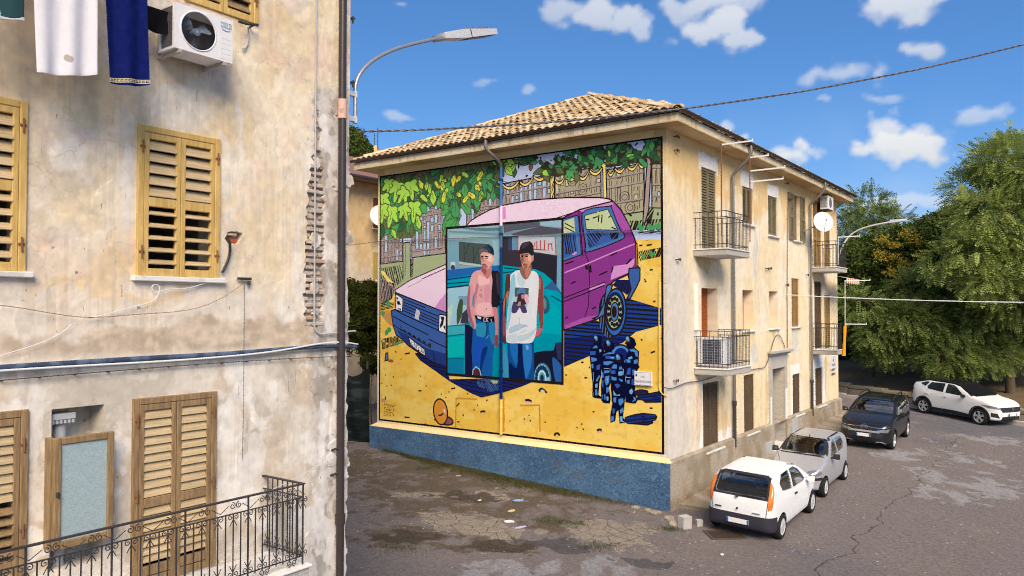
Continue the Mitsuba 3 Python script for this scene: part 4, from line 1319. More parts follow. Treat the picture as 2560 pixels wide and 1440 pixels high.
for j, reg in enumerate([[(5.858,9.536),(6.084,9.572),(6.454,9.467),(6.307,9.27),(6.084,9.326),(5.858,9.32)], [(6.527,9.064),(6.745,9.252),(7.067,9.097),(7.066,8.888),(6.672,8.958)], [(7.103,9.362),(7.314,9.338),(7.865,9.128),(7.864,8.865),(7.172,8.847),(7.067,9.007)], [(7.523,9.551),(8.001,9.551),(8.566,9.539),(8.533,9.428),(7.866,9.363)], [(7.934,9.442),(8.598,9.478),(8.76,9.229),(8.466,8.975),(8.0,8.967)], [(8.793,9.511),(9.364,9.524),(9.488,9.312),(8.984,9.146)], [(8.759,9.172),(9.175,9.237),(9.611,9.186),(9.856,9.268),(9.855,9.019),(9.299,8.941),(8.823,8.908)], [(9.887,9.513),(10.366,9.52),(10.362,8.824),(10.065,8.885),(9.916,9.205)]]):
    g = sg.Polygon(reg).buffer(.05).intersection(INNER)
    fill('foliage', 'ink_leaf', wobble(g if g.geom_type == 'Polygon' else max(g.geoms, key=lambda q: q.area), .06, .1, j).intersection(INNER))
    leaves('foliage', reg, 9 if j in (0, 1) else 13, ['leaf', 'leaf_dark', 'leaf_mid', 'leaf_dark', 'lime' if j in (1, 6) else 'leaf', 'rose' if j == 0 else 'hedge'], (.18, .36), ['leaf', 'leaf', 'fig'], 60 + j, ang=(-3.1, 3.1), vein=False)
leaves('foliage', [(5.07,9.406),(5.729,9.489),(5.728,9.21),(5.227,9.201)], 14, ['leaf_dark', 'leaf_dark', 'hedge', 'lime'], (.25, .45), ['leaf'], 71, ang=(-3.1, 3.1))

# --- shadow of the painted car
SH = sg.Polygon([(1.714,3.664),(1.852,3.692),(2.171,3.613),(3.013,3.397),(3.188,2.915),(5.191,3.054),(6.139,3.044),(6.338,3.025),(6.006,2.885),(5.307,2.653),(4.759,2.514),(4.438,2.439),(4.03,2.546),(3.188,2.856),(2.531,3.178),(1.945,3.453)]).buffer(0)
SH2 = sg.Polygon([(7.374,4.548),(8.321,4.806),(8.743,4.682),(9.316,5.385),(10.347,5.102),(10.345,4.697),(9.59,4.5),(9.217,4.214),(8.482,3.939),(7.372,3.486)]).buffer(0)
for j, s in enumerate((SH, SH2)):
    fill('painted_shadow', 'navy', s)
    if j:
        fill('painted_shadow', 'shadow_blue', s.intersection(sg.Polygon([(9.316,5.441),(10.371,5.134),(10.369,4.676),(9.28,4.355),(8.319,4.391),(7.373,4.254),(7.374,4.548),(8.386,4.792),(8.967,4.685)]).buffer(0)))
    hatch('painted_shadow', s, -.06 if j else -.1, .105, .052, .25, seed=80 + j, duty=.97)
# tyre and rim glimpsed under the picture
hatch('painted_shadow', sg.Polygon([(4.153,2.999),(5.152,3.021),(5.191,2.713),(4.759,2.624),(4.357,2.757)]), 2.1, .05, .02, c='frame_blue', seed=84)
fill('painted_shadow', 'rim_green', [(4.778,2.976),(5.093,2.971),(5.035,2.89),(4.877,2.875)])

# --- the painted car
G = 'painted_car'
BODY = [(7.343,7.636),(7.89,7.831),(8.9,7.991),(8.949,7.955),(9.169,7.73),(9.417,7.278),(9.555,6.964),(9.6,6.823),(9.653,6.211),(9.719,6.154),(8.94,5.839),(8.779,5.701),(8.615,4.936),(8.387,4.806),(7.391,4.525),(6.953,4.423),(7.103,7.483)]
shape(G, 'purple', BODY, .04)
fill(G, 'purple_mid', [(8.852,7.966),(8.932,7.96),(9.184,7.658),(9.417,7.264),(9.448,7.179),(9.214,7.178),(8.978,7.532)])
fill(G, 'pink', [(7.862,7.813),(8.884,7.964),(8.947,7.874),(7.997,7.745)])
fill(G, 'pink', [(8.909,6.235),(9.351,6.277),(9.568,6.436),(9.552,6.27),(9.381,6.053),(8.844,5.869),(8.844,5.813),(8.877,6.066)])
fill(G, 'purple_mid', [(7.409,4.636),(8.056,4.876),(8.518,4.936),(8.321,4.806),(7.408,4.534)])
fill(G, 'pink', [(8.158,5.682),(8.651,5.817),(8.683,5.759),(8.191,5.595)])
ROOFP = [(3.824,7.619),(4.029,7.778),(4.294,7.894),(4.754,8.054),(5.277,8.157),(6.283,8.229),(7.502,8.195),(8.521,8.11),(8.792,8.054),(8.925,7.979),(7.89,7.831),(7.343,7.636),(6.282,7.582),(5.129,7.55)]
shape(G, 'pink_pale', ROOFP, .038)
fill(G, 'pink', [(5.169,8.076),(5.344,8.109),(5.364,7.749),(5.169,7.731)])
ink(G, [(7.064,7.633),(7.862,7.798)], .03)
ink(G, [(7.895,7.825),(8.884,7.978)], .03)
# rear side window
shape(G, 'frame_blue', [(7.98,7.731),(8.819,7.849),(8.877,7.808),(9.135,7.211),(9.245,7.092),(9.165,6.928),(8.127,6.65),(8.078,6.869)], .03, True)
shape(G, 'glass_green', [(8.047,7.654),(8.771,7.774),(9.072,7.187),(8.096,7.273)], .022)
fill(G, 'car_blue', [(8.102,7.259),(9.072,7.145),(9.071,6.961),(8.178,6.734)])
hatch(G, sg.Polygon([(8.102,7.23),(8.655,7.169),(8.393,6.825),(8.161,6.749)]), 2.2, .075, .035, seed=90)
hatch(G, sg.Polygon([(8.816,7.117),(9.103,7.143),(9.071,6.976),(8.88,6.943)]), .8, .06, .04, seed=91)
for a, b in zip([(8.08,7.535),(8.296,7.564),(8.494,7.651),(8.592,7.644),(8.786,7.545),(8.881,7.283)], [(8.197,7.542),(8.461,7.596),(8.477,7.451),(8.575,7.416),(8.866,7.596),(9.024,7.218)]):
    ink(G, [a, b], .035)
fill(G, 'leaf_yellow', [(8.445,7.726),(8.488,7.737),(8.478,7.638)])
# door window
shape(G, 'frame_blue', [(7.31,7.602),(7.793,7.677),(7.848,7.639),(7.943,6.585),(7.378,6.431),(7.308,6.433)], .03)
fill(G, 'glass_green', [(7.31,7.528),(7.708,7.619),(7.741,7.222),(7.31,7.202)])
fill(G, 'car_blue', [(7.31,7.173),(7.751,7.177),(7.808,6.62),(7.308,6.493)])
hatch(G, sg.Polygon([(7.379,7.169),(7.741,7.178),(7.791,6.62),(7.413,6.606)]), 1.75, .075, .035, seed=92)
fill(G, 'pink', [(7.62,6.598),(7.757,6.68),(7.808,6.649),(7.722,6.579)])
ink(G, [(7.397,7.493),(7.707,7.326)], .03)
ink(G, [(7.397,7.374),(7.707,7.224)], .03)
ink(G, [(7.861,7.784),(7.993,6.539)], .03)
ink(G, [(7.963,7.747),(8.077,6.608)], .02)
# seams and trim
ink(G, [(8.06,6.609),(8.16,6.403),(8.198,5.883),(8.191,5.71),(8.156,5.164),(8.039,4.861)], .026)
ink(G, [(7.394,6.1),(8.127,6.332),(8.847,6.577),(9.569,6.802)], .035, 'pink')
ink(G, [(7.376,5.4),(8.191,5.667),(8.683,5.816)], .03)
ink(G, [(7.375,5.297),(8.191,5.567),(8.65,5.731)], .03)
for a, b in zip([(8.489,6.005),(8.877,6.066),(9.319,6.278),(8.846,6.52),(7.601,5.793),(8.272,5.092),(7.409,4.827),(7.412,6.341)], [(8.748,6.104),(8.925,6.234),(9.475,6.425),(9.038,6.597),(7.755,5.857),(8.394,5.149),(7.513,4.872),(7.688,6.414)]):
    ink(G, [a, b], .04)
shape(G, 'ink', [(8.06,6.276),(8.126,6.289),(8.143,6.173),(8.076,6.189)], .02)
shape(G, 'ink', [(8.193,6.258),(8.233,6.285),(8.259,6.112),(8.209,6.084)], .02)
shape(G, 'orange', [(9.594,6.817),(9.637,6.807),(9.659,6.211),(9.607,6.213)], .028)
# rear bumper and wheel
shape(G, 'car_blue', [(9.397,6.164),(9.719,6.168),(9.712,5.851),(9.595,5.632),(9.424,5.357),(9.347,5.399),(9.456,5.606),(9.411,5.802),(9.38,5.969)], .034)
fill(G, 'navy', [(8.907,5.741),(9.035,5.865),(9.411,5.857),(9.441,5.579),(9.347,5.469)])
hatch(G, sg.Polygon([(8.907,5.741),(9.035,5.865),(9.411,5.857),(9.441,5.579),(9.347,5.469)]), 1.2, .06, .035, seed=93)


def ell(cx, cz, rx, rz, ang=0, n=26):
    t = np.linspace(0, 2 * np.pi, n, endpoint=False)
    c, s = math.cos(ang), math.sin(ang)
    return [(cx + rx * math.cos(q) * c - rz * math.sin(q) * s, cz + rx * math.cos(q) * s + rz * math.sin(q) * c) for q in t]


def span(p, q):
    return math.hypot(p[0] - q[0], p[1] - q[1])


wc_ = (8.984,5.008)
wr = span(*[(8.984,5.008),(9.308,5.009)]), span(*[(8.984,5.008),(8.982,4.377)])
fill(G, 'ink', ell(wc_[0] - .17, wc_[1] - .07, wr[0] * 1.05, wr[1] * .98, .06))
hatch(G, sg.Polygon(ell(wc_[0] - .22, wc_[1] - .12, wr[0] * .95, wr[1] * .90, .08)), 1.45, .085, .03, c='frame_blue', seed=94)
shape(G, 'frame_blue', [(8.288,4.834),(8.452,4.893),(8.649,5.248),(8.721,5.702),(8.786,5.743),(8.907,5.741),(8.817,5.446),(8.647,4.936),(8.55,4.893),(8.419,4.815)], .034)
shape(G, 'tyre_blue', ell(*wc_, *wr, -.06), .045)
shape(G, 'navy', ell(wc_[0] - .02, wc_[1] + .02, wr[0] * .84, wr[1] * .80, -.06), .03)
shape(G, 'rim_green', ell(wc_[0] - .02, wc_[1] + .01, wr[0] * .72, wr[1] * .72, -.06), .035)
shape(G, 'frame_blue', ell(wc_[0] - .02, wc_[1] + .01, wr[0] * .38, wr[1] * .40, -.06), .035)
fill(G, 'ink', ell(wc_[0] - .03, wc_[1] + .01, wr[0] * .24, wr[1] * .25))
for k in range(14):
    t = k * 2 * math.pi / 14 + .2
    fill(G, 'ink', ell(wc_[0] - .02 + wr[0] * .55 * math.cos(t), wc_[1] + .01 + wr[1] * .56 * math.sin(t), .045, .06))
# bonnet, lamps, grille, bumper
shape(G, 'pink_pale', [(0.822,5.71),(1.518,6.025),(2.207,6.239),(3.048,6.487),(3.049,5.993),(3.044,4.973),(1.937,5.307),(0.856,5.63)], .034)
fill(G, 'pink', [(3.042,5.598),(3.044,4.989),(2.569,5.131),(2.745,5.336)])
ink(G, [(2.026,6.048),(3.005,6.356)], .03)
ink(G, [(1.378,5.788),(2.026,5.998)], .012)
shape(G, 'car_blue', [(0.832,5.624),(1.937,5.29),(3.044,4.973),(3.046,4.283),(1.099,4.897),(0.907,5.052)], .03)
shape(G, 'car_blue', [(0.646,5.027),(0.81,5.076),(1.123,4.939),(3.046,4.31),(3.048,3.3),(2.508,3.409),(2.149,3.578),(1.434,3.91),(1.15,4.107),(0.887,4.239),(0.741,4.548)], .038)
fill(G, 'car_blue_dark', [(0.91,4.413),(1.386,4.25),(2.17,3.864),(3.047,3.693),(3.048,3.317),(2.508,3.426),(2.149,3.595),(1.434,3.937),(1.15,4.125)])
for q in ([(1.216,5.31),(3.009,4.776)], [(1.202,5.224),(2.923,4.676)], [(1.202,5.131),(2.748,4.641)], [(1.203,5.035),(2.704,4.558)], [(1.201,5.413),(2.166,5.131)], [(0.715,4.86),(1.384,4.591),(2.304,4.268)], [(0.755,4.566),(1.149,4.382)], [(2.507,3.708),(2.575,3.412)], [(2.305,4.135),(3.047,3.89)], [(1.101,4.553),(1.101,4.416),(2.395,3.87),(2.395,4.004)]):
    ink(G, q, .034)
for k in range(6):
    a = (1.206,4.434)
    b = (2.395,3.97)
    t = k / 5.5
    x, z = a[0] + (b[0] - a[0]) * t, a[1] + (b[1] - a[1]) * t
    fill(G, 'ink', [(x, z), (x + .12, z - .06), (x + .12, z - .12), (x, z - .06)])
shape(G, 'white', [(0.856,5.589),(1.182,5.43),(1.156,4.994),(0.859,5.069)], .035)
for q in ([(0.881,5.484),(0.977,5.449),(0.905,5.346),(1.025,5.345),(1.097,5.224),(0.93,5.225)], [(0.907,5.121),(1.098,5.104),(1.098,5.035)]):
    fill(G, 'ink', q)
fill(G, 'orange', [(0.789,5.468),(0.847,5.485),(0.839,5.131),(0.781,5.156)])
shape(G, 'white', [(2.755,4.922),(3.044,4.891),(3.045,4.323),(2.735,4.393)], .035)
for q in ([(2.8,4.856),(2.966,4.841),(2.923,4.61),(2.814,4.477),(2.783,4.575),(2.857,4.741)], [(2.923,4.544),(3.01,4.578),(3.01,4.414)]):
    fill(G, 'ink', q)
for k in range(5):
    a, b = [(1.791,5.087),(1.719,4.792)]
    o = k * .0345 * 1.0
    ink(G, [(a[0] + o * 1.0, a[1] - o * .45), (b[0] + o * 1.0, b[1] - o * .45)], .024, 'white')
shape(G, 'white', [(1.442,4.183),(2.134,3.812),(2.172,3.589),(1.537,3.919)], .03)
for q in ([(1.5,4.094),(1.478,4.062)], [(1.526,4.013),(1.509,3.957),(1.548,3.97)], [(1.513,3.944),(1.548,3.933)], [(1.582,4.046),(1.595,3.896)], [(1.595,3.896),(1.646,3.91)], [(1.663,4.023),(1.71,3.993),(1.68,3.949),(1.732,3.9),(1.719,3.825)], [(1.753,3.951),(1.782,3.97),(1.791,3.914)], [(1.782,3.914),(1.787,3.821)], [(1.825,3.922),(1.876,3.917)], [(1.905,3.874),(1.863,3.767),(1.918,3.763)], [(1.981,3.883),(2.007,3.741)], [(1.969,3.734),(2.024,3.735)], [(2.111,3.843),(2.069,3.823),(2.07,3.737),(2.045,3.687)], [(2.078,3.743),(2.107,3.676)]):
    ink(G, q, .026)

# --- small marks on the yellow ground
G = 'ground_marks'
for a, b in zip([(1.271,3.631),(0.842,3.713),(1.88,2.481),(3.253,2.626),(1.258,1.59),(3.467,2.096),(4.619,2.357),(3.489,1.639),(3.72,1.89),(4.134,2.059),(5.492,1.841),(2.537,1.607),(2.157,1.458),(9.854,5.834),(10.083,5.284),(9.726,4.291),(10.293,4.345),(9.138,4.039),(10.01,3.963),(7.918,3.632),(8.018,3.216),(7.406,3.274),(9.973,2.534),(9.875,6.9),(9.991,6.097),(9.839,5.876),(8.28,2.312),(0.389,2.19),(9.692,6.749),(9.904,6.747)],
                [(1.491,3.666),(0.881,3.652),(2.004,2.482),(3.411,2.658),(1.482,1.595),(3.572,2.21),(4.679,2.368),(3.586,1.621),(3.737,1.814),(4.175,2.024),(5.511,1.812),(2.625,1.614),(2.216,1.423),(9.884,5.792),(10.151,5.292),(9.777,4.297),(10.337,4.33),(9.179,4.029),(10.129,4.005),(7.999,3.635),(8.111,3.215),(7.458,3.248),(10.051,2.546),(9.959,6.901),(10.081,6.116),(9.857,5.848),(8.333,2.313),(0.399,2.086),(9.783,6.758),(10.054,6.759)]):
    ink(G, [a, b], .045)
for x, z in [(0.395,2.904),(0.76,2.863),(0.465,2.542),(0.66,2.581),(1.952,2.942),(2.202,2.652),(2.847,2.43),(3.025,2.344),(3.154,2.522),(0.224,2.626),(6.183,2.042),(6.013,1.928),(6.227,1.895),(6.735,1.897),(7.934,1.948),(7.785,1.843),(7.984,1.812),(8.178,3.505),(4.293,2.198),(3.906,2.512)]:
    fill(G, 'ink', ell(x, z, .024, .028, 0, 8))
for x, z in [(0.455,3.499)]:
    shape(G, 'frame_blue', [(x - .09, z - .12), (x - .06, z + .12), (x + .04, z + .14), (x + .06, z - .10)], .04)
    fill(G, 'rose', ell(x + .18, z - .12, .12, .05))
fill(G, 'rose', [(1.049,3.435),(1.097,3.488),(1.154,3.439)])
for q in ([(6.043,2.463),(6.154,2.486),(6.272,2.455)], [(8.41,1.82),(8.491,1.853),(8.559,1.848)], [(4.399,2.001),(4.499,2.031),(4.584,2.028)]):
    ink(G, q, .06)
    ink(G, [(a + .02, b - .05) for a, b in q], .03, 'pink')
ink(G, [(6.556,2.738),(6.538,2.797),(6.611,2.837),(6.718,2.793),(6.79,2.723)], .06)
fill(G, 'gap_blue', [(6.585,2.776),(6.647,2.815),(6.729,2.773),(6.682,2.731),(6.61,2.742)])
_q = [(7.053,1.539),(7.066,1.607),(7.159,1.627),(7.225,1.567)]
ink(G, _q, .06)
# the small round head-like bulb on the ground
b0, b1 = [(2.809,1.882),(3.027,1.625)]
shape(G, 'rose', ell(b1[0], b1[1], .30, .13, -.05), .05)
shape(G, 'orange', ell(b0[0], b0[1], .29, .40, .15), .05)
ink(G, [(2.722,1.764),(2.822,1.772),(2.931,1.846)], .045)
fill(G, 'white', [(2.922,1.983),(2.966,1.97),(3.027,1.867),(2.983,1.85)])
# signature
for q in ([(0.367,1.956),(0.324,1.942),(0.36,1.917),(0.329,1.899)], [(0.375,1.913),(0.429,1.928)], [(0.445,1.907),(0.46,1.958),(0.491,1.933)], [(0.483,1.926),(0.522,1.913),(0.552,1.953)], [(0.568,1.916),(0.599,1.897),(0.629,1.932),(0.652,1.89)], [(0.66,1.956),(0.721,1.966)], [(0.706,1.867),(0.702,1.91),(0.759,1.876),(0.767,1.909)], [(0.79,1.927),(0.828,1.919)], [(0.843,1.953),(0.881,1.923)], [(0.476,1.855),(0.63,1.869)], [(0.325,1.827),(0.407,1.828)], [(0.368,1.825),(0.349,1.741)], [(0.423,1.736),(0.461,1.793),(0.496,1.741)], [(0.438,1.759),(0.484,1.762)], [(0.531,1.738),(0.538,1.805),(0.6,1.744),(0.607,1.804)], [(0.661,1.803),(0.657,1.743)], [(0.767,1.817),(0.737,1.798),(0.79,1.764),(0.745,1.733)], [(0.369,1.698),(0.485,1.691),(0.692,1.696)], [(0.315,1.645),(0.353,1.637),(0.319,1.563),(0.393,1.56)], [(0.469,1.635),(0.447,1.6),(0.478,1.57),(0.5,1.61),(0.469,1.635)], [(0.577,1.638),(0.616,1.636),(0.601,1.575),(0.669,1.575)], [(0.722,1.661),(0.761,1.653),(0.738,1.624),(0.784,1.611),(0.723,1.574)]):
    ink(G, q, .018)

# --- four painted figures in helmets
G = 'painted_figures'
for nm, rgb in {'fig_dark': (14, 18, 52), 'fig_blue': (74, 138, 214), 'fig_mid': (52, 92, 184), 'fig_pale': (112, 176, 222), 'fig_white': (214, 226, 240)}.items():
    colour(nm, *rgb)
SHAD = [[(9.264,2.155),(9.284,2.244),(9.538,2.334),(9.788,2.389),(10.127,2.382),(10.174,2.335),(10.145,2.264),(10.033,2.22),(10.061,2.172),(9.919,2.108),(9.342,2.101)], [(9.541,2.942),(9.733,2.998),(9.923,2.975),(9.933,2.924),(9.847,2.884),(9.54,2.847)], [(9.617,2.739),(9.656,2.846),(9.923,2.898),(10.335,3.001),(10.337,2.729),(9.865,2.687),(9.77,2.75)]]
for j, s in enumerate(SHAD):
    shape(G, 'navy', s, .035)
    hatch(G, sg.Polygon(s), .18, .075, .03, seed=100 + j, duty=.97)
    hatch(G, sg.Polygon(s), .18, .14, .025, c='shadow_blue', seed=104 + j, duty=.8)
SOL = [
 [[(8.322,4.144),(8.343,4.325),(8.447,4.391),(8.56,4.357),(8.58,4.205),(8.549,4.133),(8.651,3.993),(8.63,3.724),(8.568,3.542),(8.557,3.327),(8.494,3.109),(8.473,2.785),(8.555,2.728),(8.544,2.683),(8.338,2.696),(8.276,2.736),(8.288,3.061),(8.227,3.563),(8.186,3.942),(8.259,4.07)], [(8.364,4.2),(8.375,4.326),(8.468,4.364),(8.447,4.202)]],
 [[(8.631,4.081),(8.652,4.207),(8.754,4.236),(8.875,4.248),(8.945,4.179),(8.964,4.038),(8.854,3.963),(8.994,3.897),(8.973,3.631),(8.832,3.483),(8.84,3.129),(8.79,3.001),(8.839,2.685),(8.808,2.577),(8.626,2.581),(8.554,2.648),(8.546,3.04),(8.588,3.364),(8.547,3.613),(8.569,3.882),(8.671,3.957)], [(8.723,4.084),(8.733,4.209),(8.855,4.23),(8.834,4.096)]],
 [[(9.303,4.241),(9.332,4.33),(9.45,4.368),(9.547,4.317),(9.604,4.179),(9.546,4.091),(9.68,3.991),(9.669,3.626),(9.698,3.593),(9.62,3.485),(9.6,3.206),(9.541,2.925),(9.636,2.723),(9.578,2.632),(9.442,2.631),(9.286,2.646),(9.267,2.907),(9.289,3.259),(9.271,3.644),(9.311,3.891),(9.39,4.034),(9.312,4.136)], [(9.316,4.233),(9.342,4.313),(9.43,4.332),(9.41,4.209)]],
 [[(8.983,3.738),(9.004,3.862),(9.114,3.91),(9.212,3.87),(9.241,3.713),(9.31,3.61),(9.269,3.258),(9.297,2.979),(9.246,2.556),(9.206,2.237),(9.303,2.123),(9.106,2.071),(9.077,2.332),(9.068,2.42),(9.008,2.362),(8.977,2.13),(8.836,2.065),(8.827,2.277),(8.889,2.565),(8.85,2.97),(8.831,3.412),(8.872,3.591)], [(9.003,3.721),(9.014,3.845),(9.113,3.884),(9.153,3.78),(9.093,3.707)]],
]
fill(G, 'fig_blue', ell(*(9.143,3.876), .30, .27))
ink(G, ell(*(9.143,3.876), .30, .27), .045)
fill(G, 'navy', ell(*(9.153,3.885), .20, .18))
pr_ = random.Random(17)
for sil, hel in SOL:
    S_ = sg.Polygon(sil).buffer(0)
    fill(G, 'fig_dark', S_, .0)
    shape(G, 'fig_blue', [(x, z) for x, z in hel], .03)
    hx, hz = np.mean(hel, axis=0)
    fill(G, 'fig_pale', ell(hx - .03, hz + .05, .045, .05))
    ink(G, [(hx - .10, hz - .08), (hx + .02, hz - .05), (hx + .08, hz - .10)], .04)

for c, q in (('fig_mid', [(8.196,3.951),(8.388,3.963),(8.383,3.849),(8.209,3.834)]), ('fig_blue', [(8.264,4.025),(8.364,4.11),(8.446,4.103),(8.436,4.031)]), ('fig_blue', [(8.227,3.784),(8.404,3.772),(8.428,3.698),(8.258,3.646)]), ('fig_blue', [(8.237,3.6),(8.304,3.621),(8.324,3.486),(8.258,3.483)]), ('fig_pale', [(8.483,4.002),(8.549,4.025),(8.573,3.951),(8.507,3.913)]), ('fig_mid', [(8.403,3.571),(8.531,3.612),(8.518,3.459),(8.403,3.442)]), ('fig_blue', [(8.289,3.386),(8.334,3.388),(8.334,3.136),(8.298,3.116)]), ('fig_blue', [(8.377,3.165),(8.489,3.324),(8.526,3.29),(8.427,3.119)]), ('fig_pale', [(8.356,3.056),(8.443,3.102),(8.447,2.977),(8.372,2.955)]), ('fig_blue', [(8.356,2.918),(8.426,2.944),(8.446,2.762),(8.359,2.756)]), ('fig_mid', [(8.293,2.845),(8.335,2.848),(8.334,2.737),(8.297,2.734)]),
          ('fig_blue', [(8.579,3.808),(8.634,3.885),(8.813,3.948),(8.958,3.931),(8.938,3.892),(8.691,3.874)]), ('fig_mid', [(8.667,3.85),(8.958,3.843),(8.957,3.751),(8.687,3.758)]), ('fig_pale', [(8.833,3.813),(8.958,3.825),(8.957,3.779),(8.843,3.771)]), ('fig_blue', [(8.609,3.684),(8.812,3.713),(8.957,3.687),(8.751,3.583),(8.629,3.595)]), ('fig_white', [(8.625,3.513),(8.816,3.518),(8.812,3.496),(8.629,3.491)]), ('fig_blue', [(8.629,3.452),(8.815,3.464),(8.803,3.389),(8.649,3.364)]), ('fig_blue', [(8.573,3.396),(8.62,3.398),(8.632,3.238),(8.577,3.235)]), ('fig_blue', [(8.665,3.293),(8.807,3.322),(8.794,3.126),(8.709,3.028),(8.656,3.15)]), ('fig_pale', [(8.709,3.246),(8.774,3.249),(8.741,3.087)]), ('fig_mid', [(8.566,3.181),(8.628,3.184),(8.619,2.988),(8.562,2.984)]), ('fig_blue', [(8.696,2.992),(8.794,3.019),(8.801,2.913),(8.708,2.815)]), ('fig_blue', [(8.637,2.796),(8.679,2.817),(8.691,2.671),(8.646,2.665)]), ('fig_mid', [(8.571,2.81),(8.618,2.813),(8.61,2.666),(8.575,2.681)]), ('fig_pale', [(8.708,2.762),(8.785,2.752),(8.768,2.641),(8.717,2.634)]),
          ('fig_blue', [(9.39,4.03),(9.526,4.059),(9.646,3.99),(9.655,3.847),(9.583,3.845),(9.545,3.965),(9.429,3.979)]), ('fig_pale', [(9.35,3.819),(9.467,3.861),(9.51,3.807),(9.379,3.753)]), ('fig_blue', [(9.428,3.755),(9.447,3.683),(9.33,3.674),(9.283,3.785)]), ('fig_blue', [(9.525,3.756),(9.645,3.798),(9.644,3.677),(9.524,3.651)]), ('fig_mid', [(9.349,3.539),(9.45,3.564),(9.43,3.368),(9.299,3.361)]), ('fig_white', [(9.299,3.316),(9.449,3.302),(9.445,3.281),(9.299,3.291)]), ('fig_blue', [(9.308,3.221),(9.41,3.248),(9.409,3.122),(9.327,3.135)]), ('fig_blue', [(9.485,3.51),(9.586,3.515),(9.566,3.375),(9.484,3.353)]), ('fig_pale', [(9.381,2.946),(9.463,3.024),(9.515,2.941),(9.463,2.847),(9.4,2.878)]), ('fig_blue', [(9.501,2.801),(9.563,2.805),(9.601,2.717),(9.442,2.636),(9.52,2.729)]), ('fig_mid', [(9.464,3.268),(9.542,3.264),(9.532,3.098),(9.454,3.111)]),
          ('fig_blue', [(8.852,3.516),(8.933,3.629),(9.037,3.616),(9.036,3.507),(8.872,3.508)]), ('fig_mid', [(8.842,3.466),(8.986,3.473),(8.986,3.363),(8.841,3.356)]), ('fig_blue', [(8.851,3.303),(9.025,3.277),(9.015,3.188),(8.871,3.198)]), ('fig_pale', [(9.062,3.437),(9.205,3.465),(9.204,3.339),(9.071,3.323)]), ('fig_blue', [(9.088,3.562),(9.176,3.587),(9.195,3.496),(9.092,3.474)]), ('fig_pale', [(9.201,3.535),(9.244,3.502),(9.234,3.358),(9.21,3.357)]), ('fig_blue', [(9.067,3.261),(9.194,3.236),(9.213,3.164),(9.13,3.177)]), ('fig_pale', [(8.906,2.952),(9.014,2.821),(9.133,2.846),(9.113,2.789),(8.926,2.794)]), ('fig_blue', [(8.915,2.74),(9.013,2.768),(9.003,2.605),(8.919,2.617)]), ('fig_blue', [(9.065,2.715),(9.212,2.746),(9.231,2.639),(9.128,2.526),(9.074,2.592)]), ('fig_mid', [(8.884,2.455),(8.982,2.448),(8.952,2.319),(8.898,2.297)]), ('fig_blue', [(9.104,2.419),(9.211,2.518),(9.23,2.394),(9.127,2.315)]), ('fig_blue', [(8.853,2.24),(8.932,2.268),(8.931,2.123),(8.847,2.098)]), ('fig_pale', [(9.103,2.261),(9.19,2.271),(9.199,2.149),(9.288,2.118),(9.122,2.104)]), ('fig_mid', [(8.951,3.099),(9.051,3.123),(9.15,3.076),(9.03,2.981)])):
    fill(G, c, sg.Polygon(q).buffer(0).buffer(-.005))

# --- the realistic picture set into the mural
G = 'painted_picture'
FR = [(3.015,7.645),(7.369,7.657),(7.36,2.986),(3.045,3.032)]
FRP = sg.Polygon(FR)
PIC = FRP.buffer(-.075, join_style='mitre')
fill(G, 'ink', FRP)
pic_i = 0


def art(c, pts, smooth=True, clip=True):
    global pic_i
    nm = c
    if not isinstance(c, str):
        nm = 'p%02d%02d%02d' % tuple(int(v / 10) for v in c)
        if nm not in PAINT:
            colour(nm, *c)
    p = sg.Polygon(smooth_ring(pts, 4) if smooth else pts).buffer(0).intersection(PIC)
    if not p.is_empty:
        ART[G].append((nm, p))


def brush(c, pts, w):
    nm = 'p%02d%02d%02d' % tuple(int(v / 10) for v in c)
    if nm not in PAINT:
        colour(nm, *c)
    p = sg.LineString(pts).buffer(w / 2, quad_segs=2).intersection(PIC)
    if not p.is_empty:
        ART[G].append((nm, p))


ART.setdefault(G, [])
art((132, 172, 186), list(PIC.exterior.coords)[:-1], False)
# porch ceiling and walls
for c, q in (((150, 188, 198), [(3.12,7.606),(5.17,7.591),(5.17,7.464),(3.12,7.492)]), ((96, 128, 142), [(3.518,7.582),(5.17,7.5),(5.17,7.409),(4.479,7.432)]), ((112, 150, 164), [(3.145,7.529),(5.124,7.321),(5.124,7.267),(3.146,7.481)]), ((156, 190, 196), [(3.146,7.433),(5.124,7.23),(5.125,7.122),(3.146,7.223)]), ((88, 94, 108), [(5.26,7.603),(6.567,7.572),(6.567,7.414),(5.617,7.383),(5.305,7.293)]),
             ((120, 150, 172), [(5.305,7.347),(6.567,7.449),(7.37,7.348),(7.369,7.194),(6.566,7.24),(5.395,7.252)]), ((86, 84, 98), [(5.573,7.296),(6.588,7.457),(7.369,7.323),(7.369,7.211),(6.482,7.209),(5.617,7.24)]), ((150, 192, 210), [(6.588,7.588),(7.37,7.605),(7.37,7.365),(6.588,7.483)])):
    art(c, q, False)
art((74, 88, 88), [(3.555,7.165),(4.781,7.02),(4.805,6.352),(3.569,6.448)], False)
for x in (400, 470, 550, 620):
    pass
for a, b in zip([(3.763,7.117),(4.124,6.987),(4.338,6.94),(3.957,7.088)], [(3.777,6.478),(4.137,6.429),(4.149,6.54),(3.837,6.776)]):
    brush((40, 54, 50), [a, b], .022)
art((178, 196, 196), [(3.557,6.552),(4.48,6.418),(4.456,6.363),(3.557,6.467)], False)
art((118, 168, 190), [(3.134,7.205),(3.555,7.146),(3.565,6.297),(3.136,6.29)], False)
art((186, 214, 224), [(3.223,6.554),(3.409,6.538),(3.41,6.32),(3.224,6.326)], False)
art((70, 58, 96), [(3.248,6.42),(3.323,6.456),(3.397,6.396),(3.392,6.321),(3.249,6.325)])
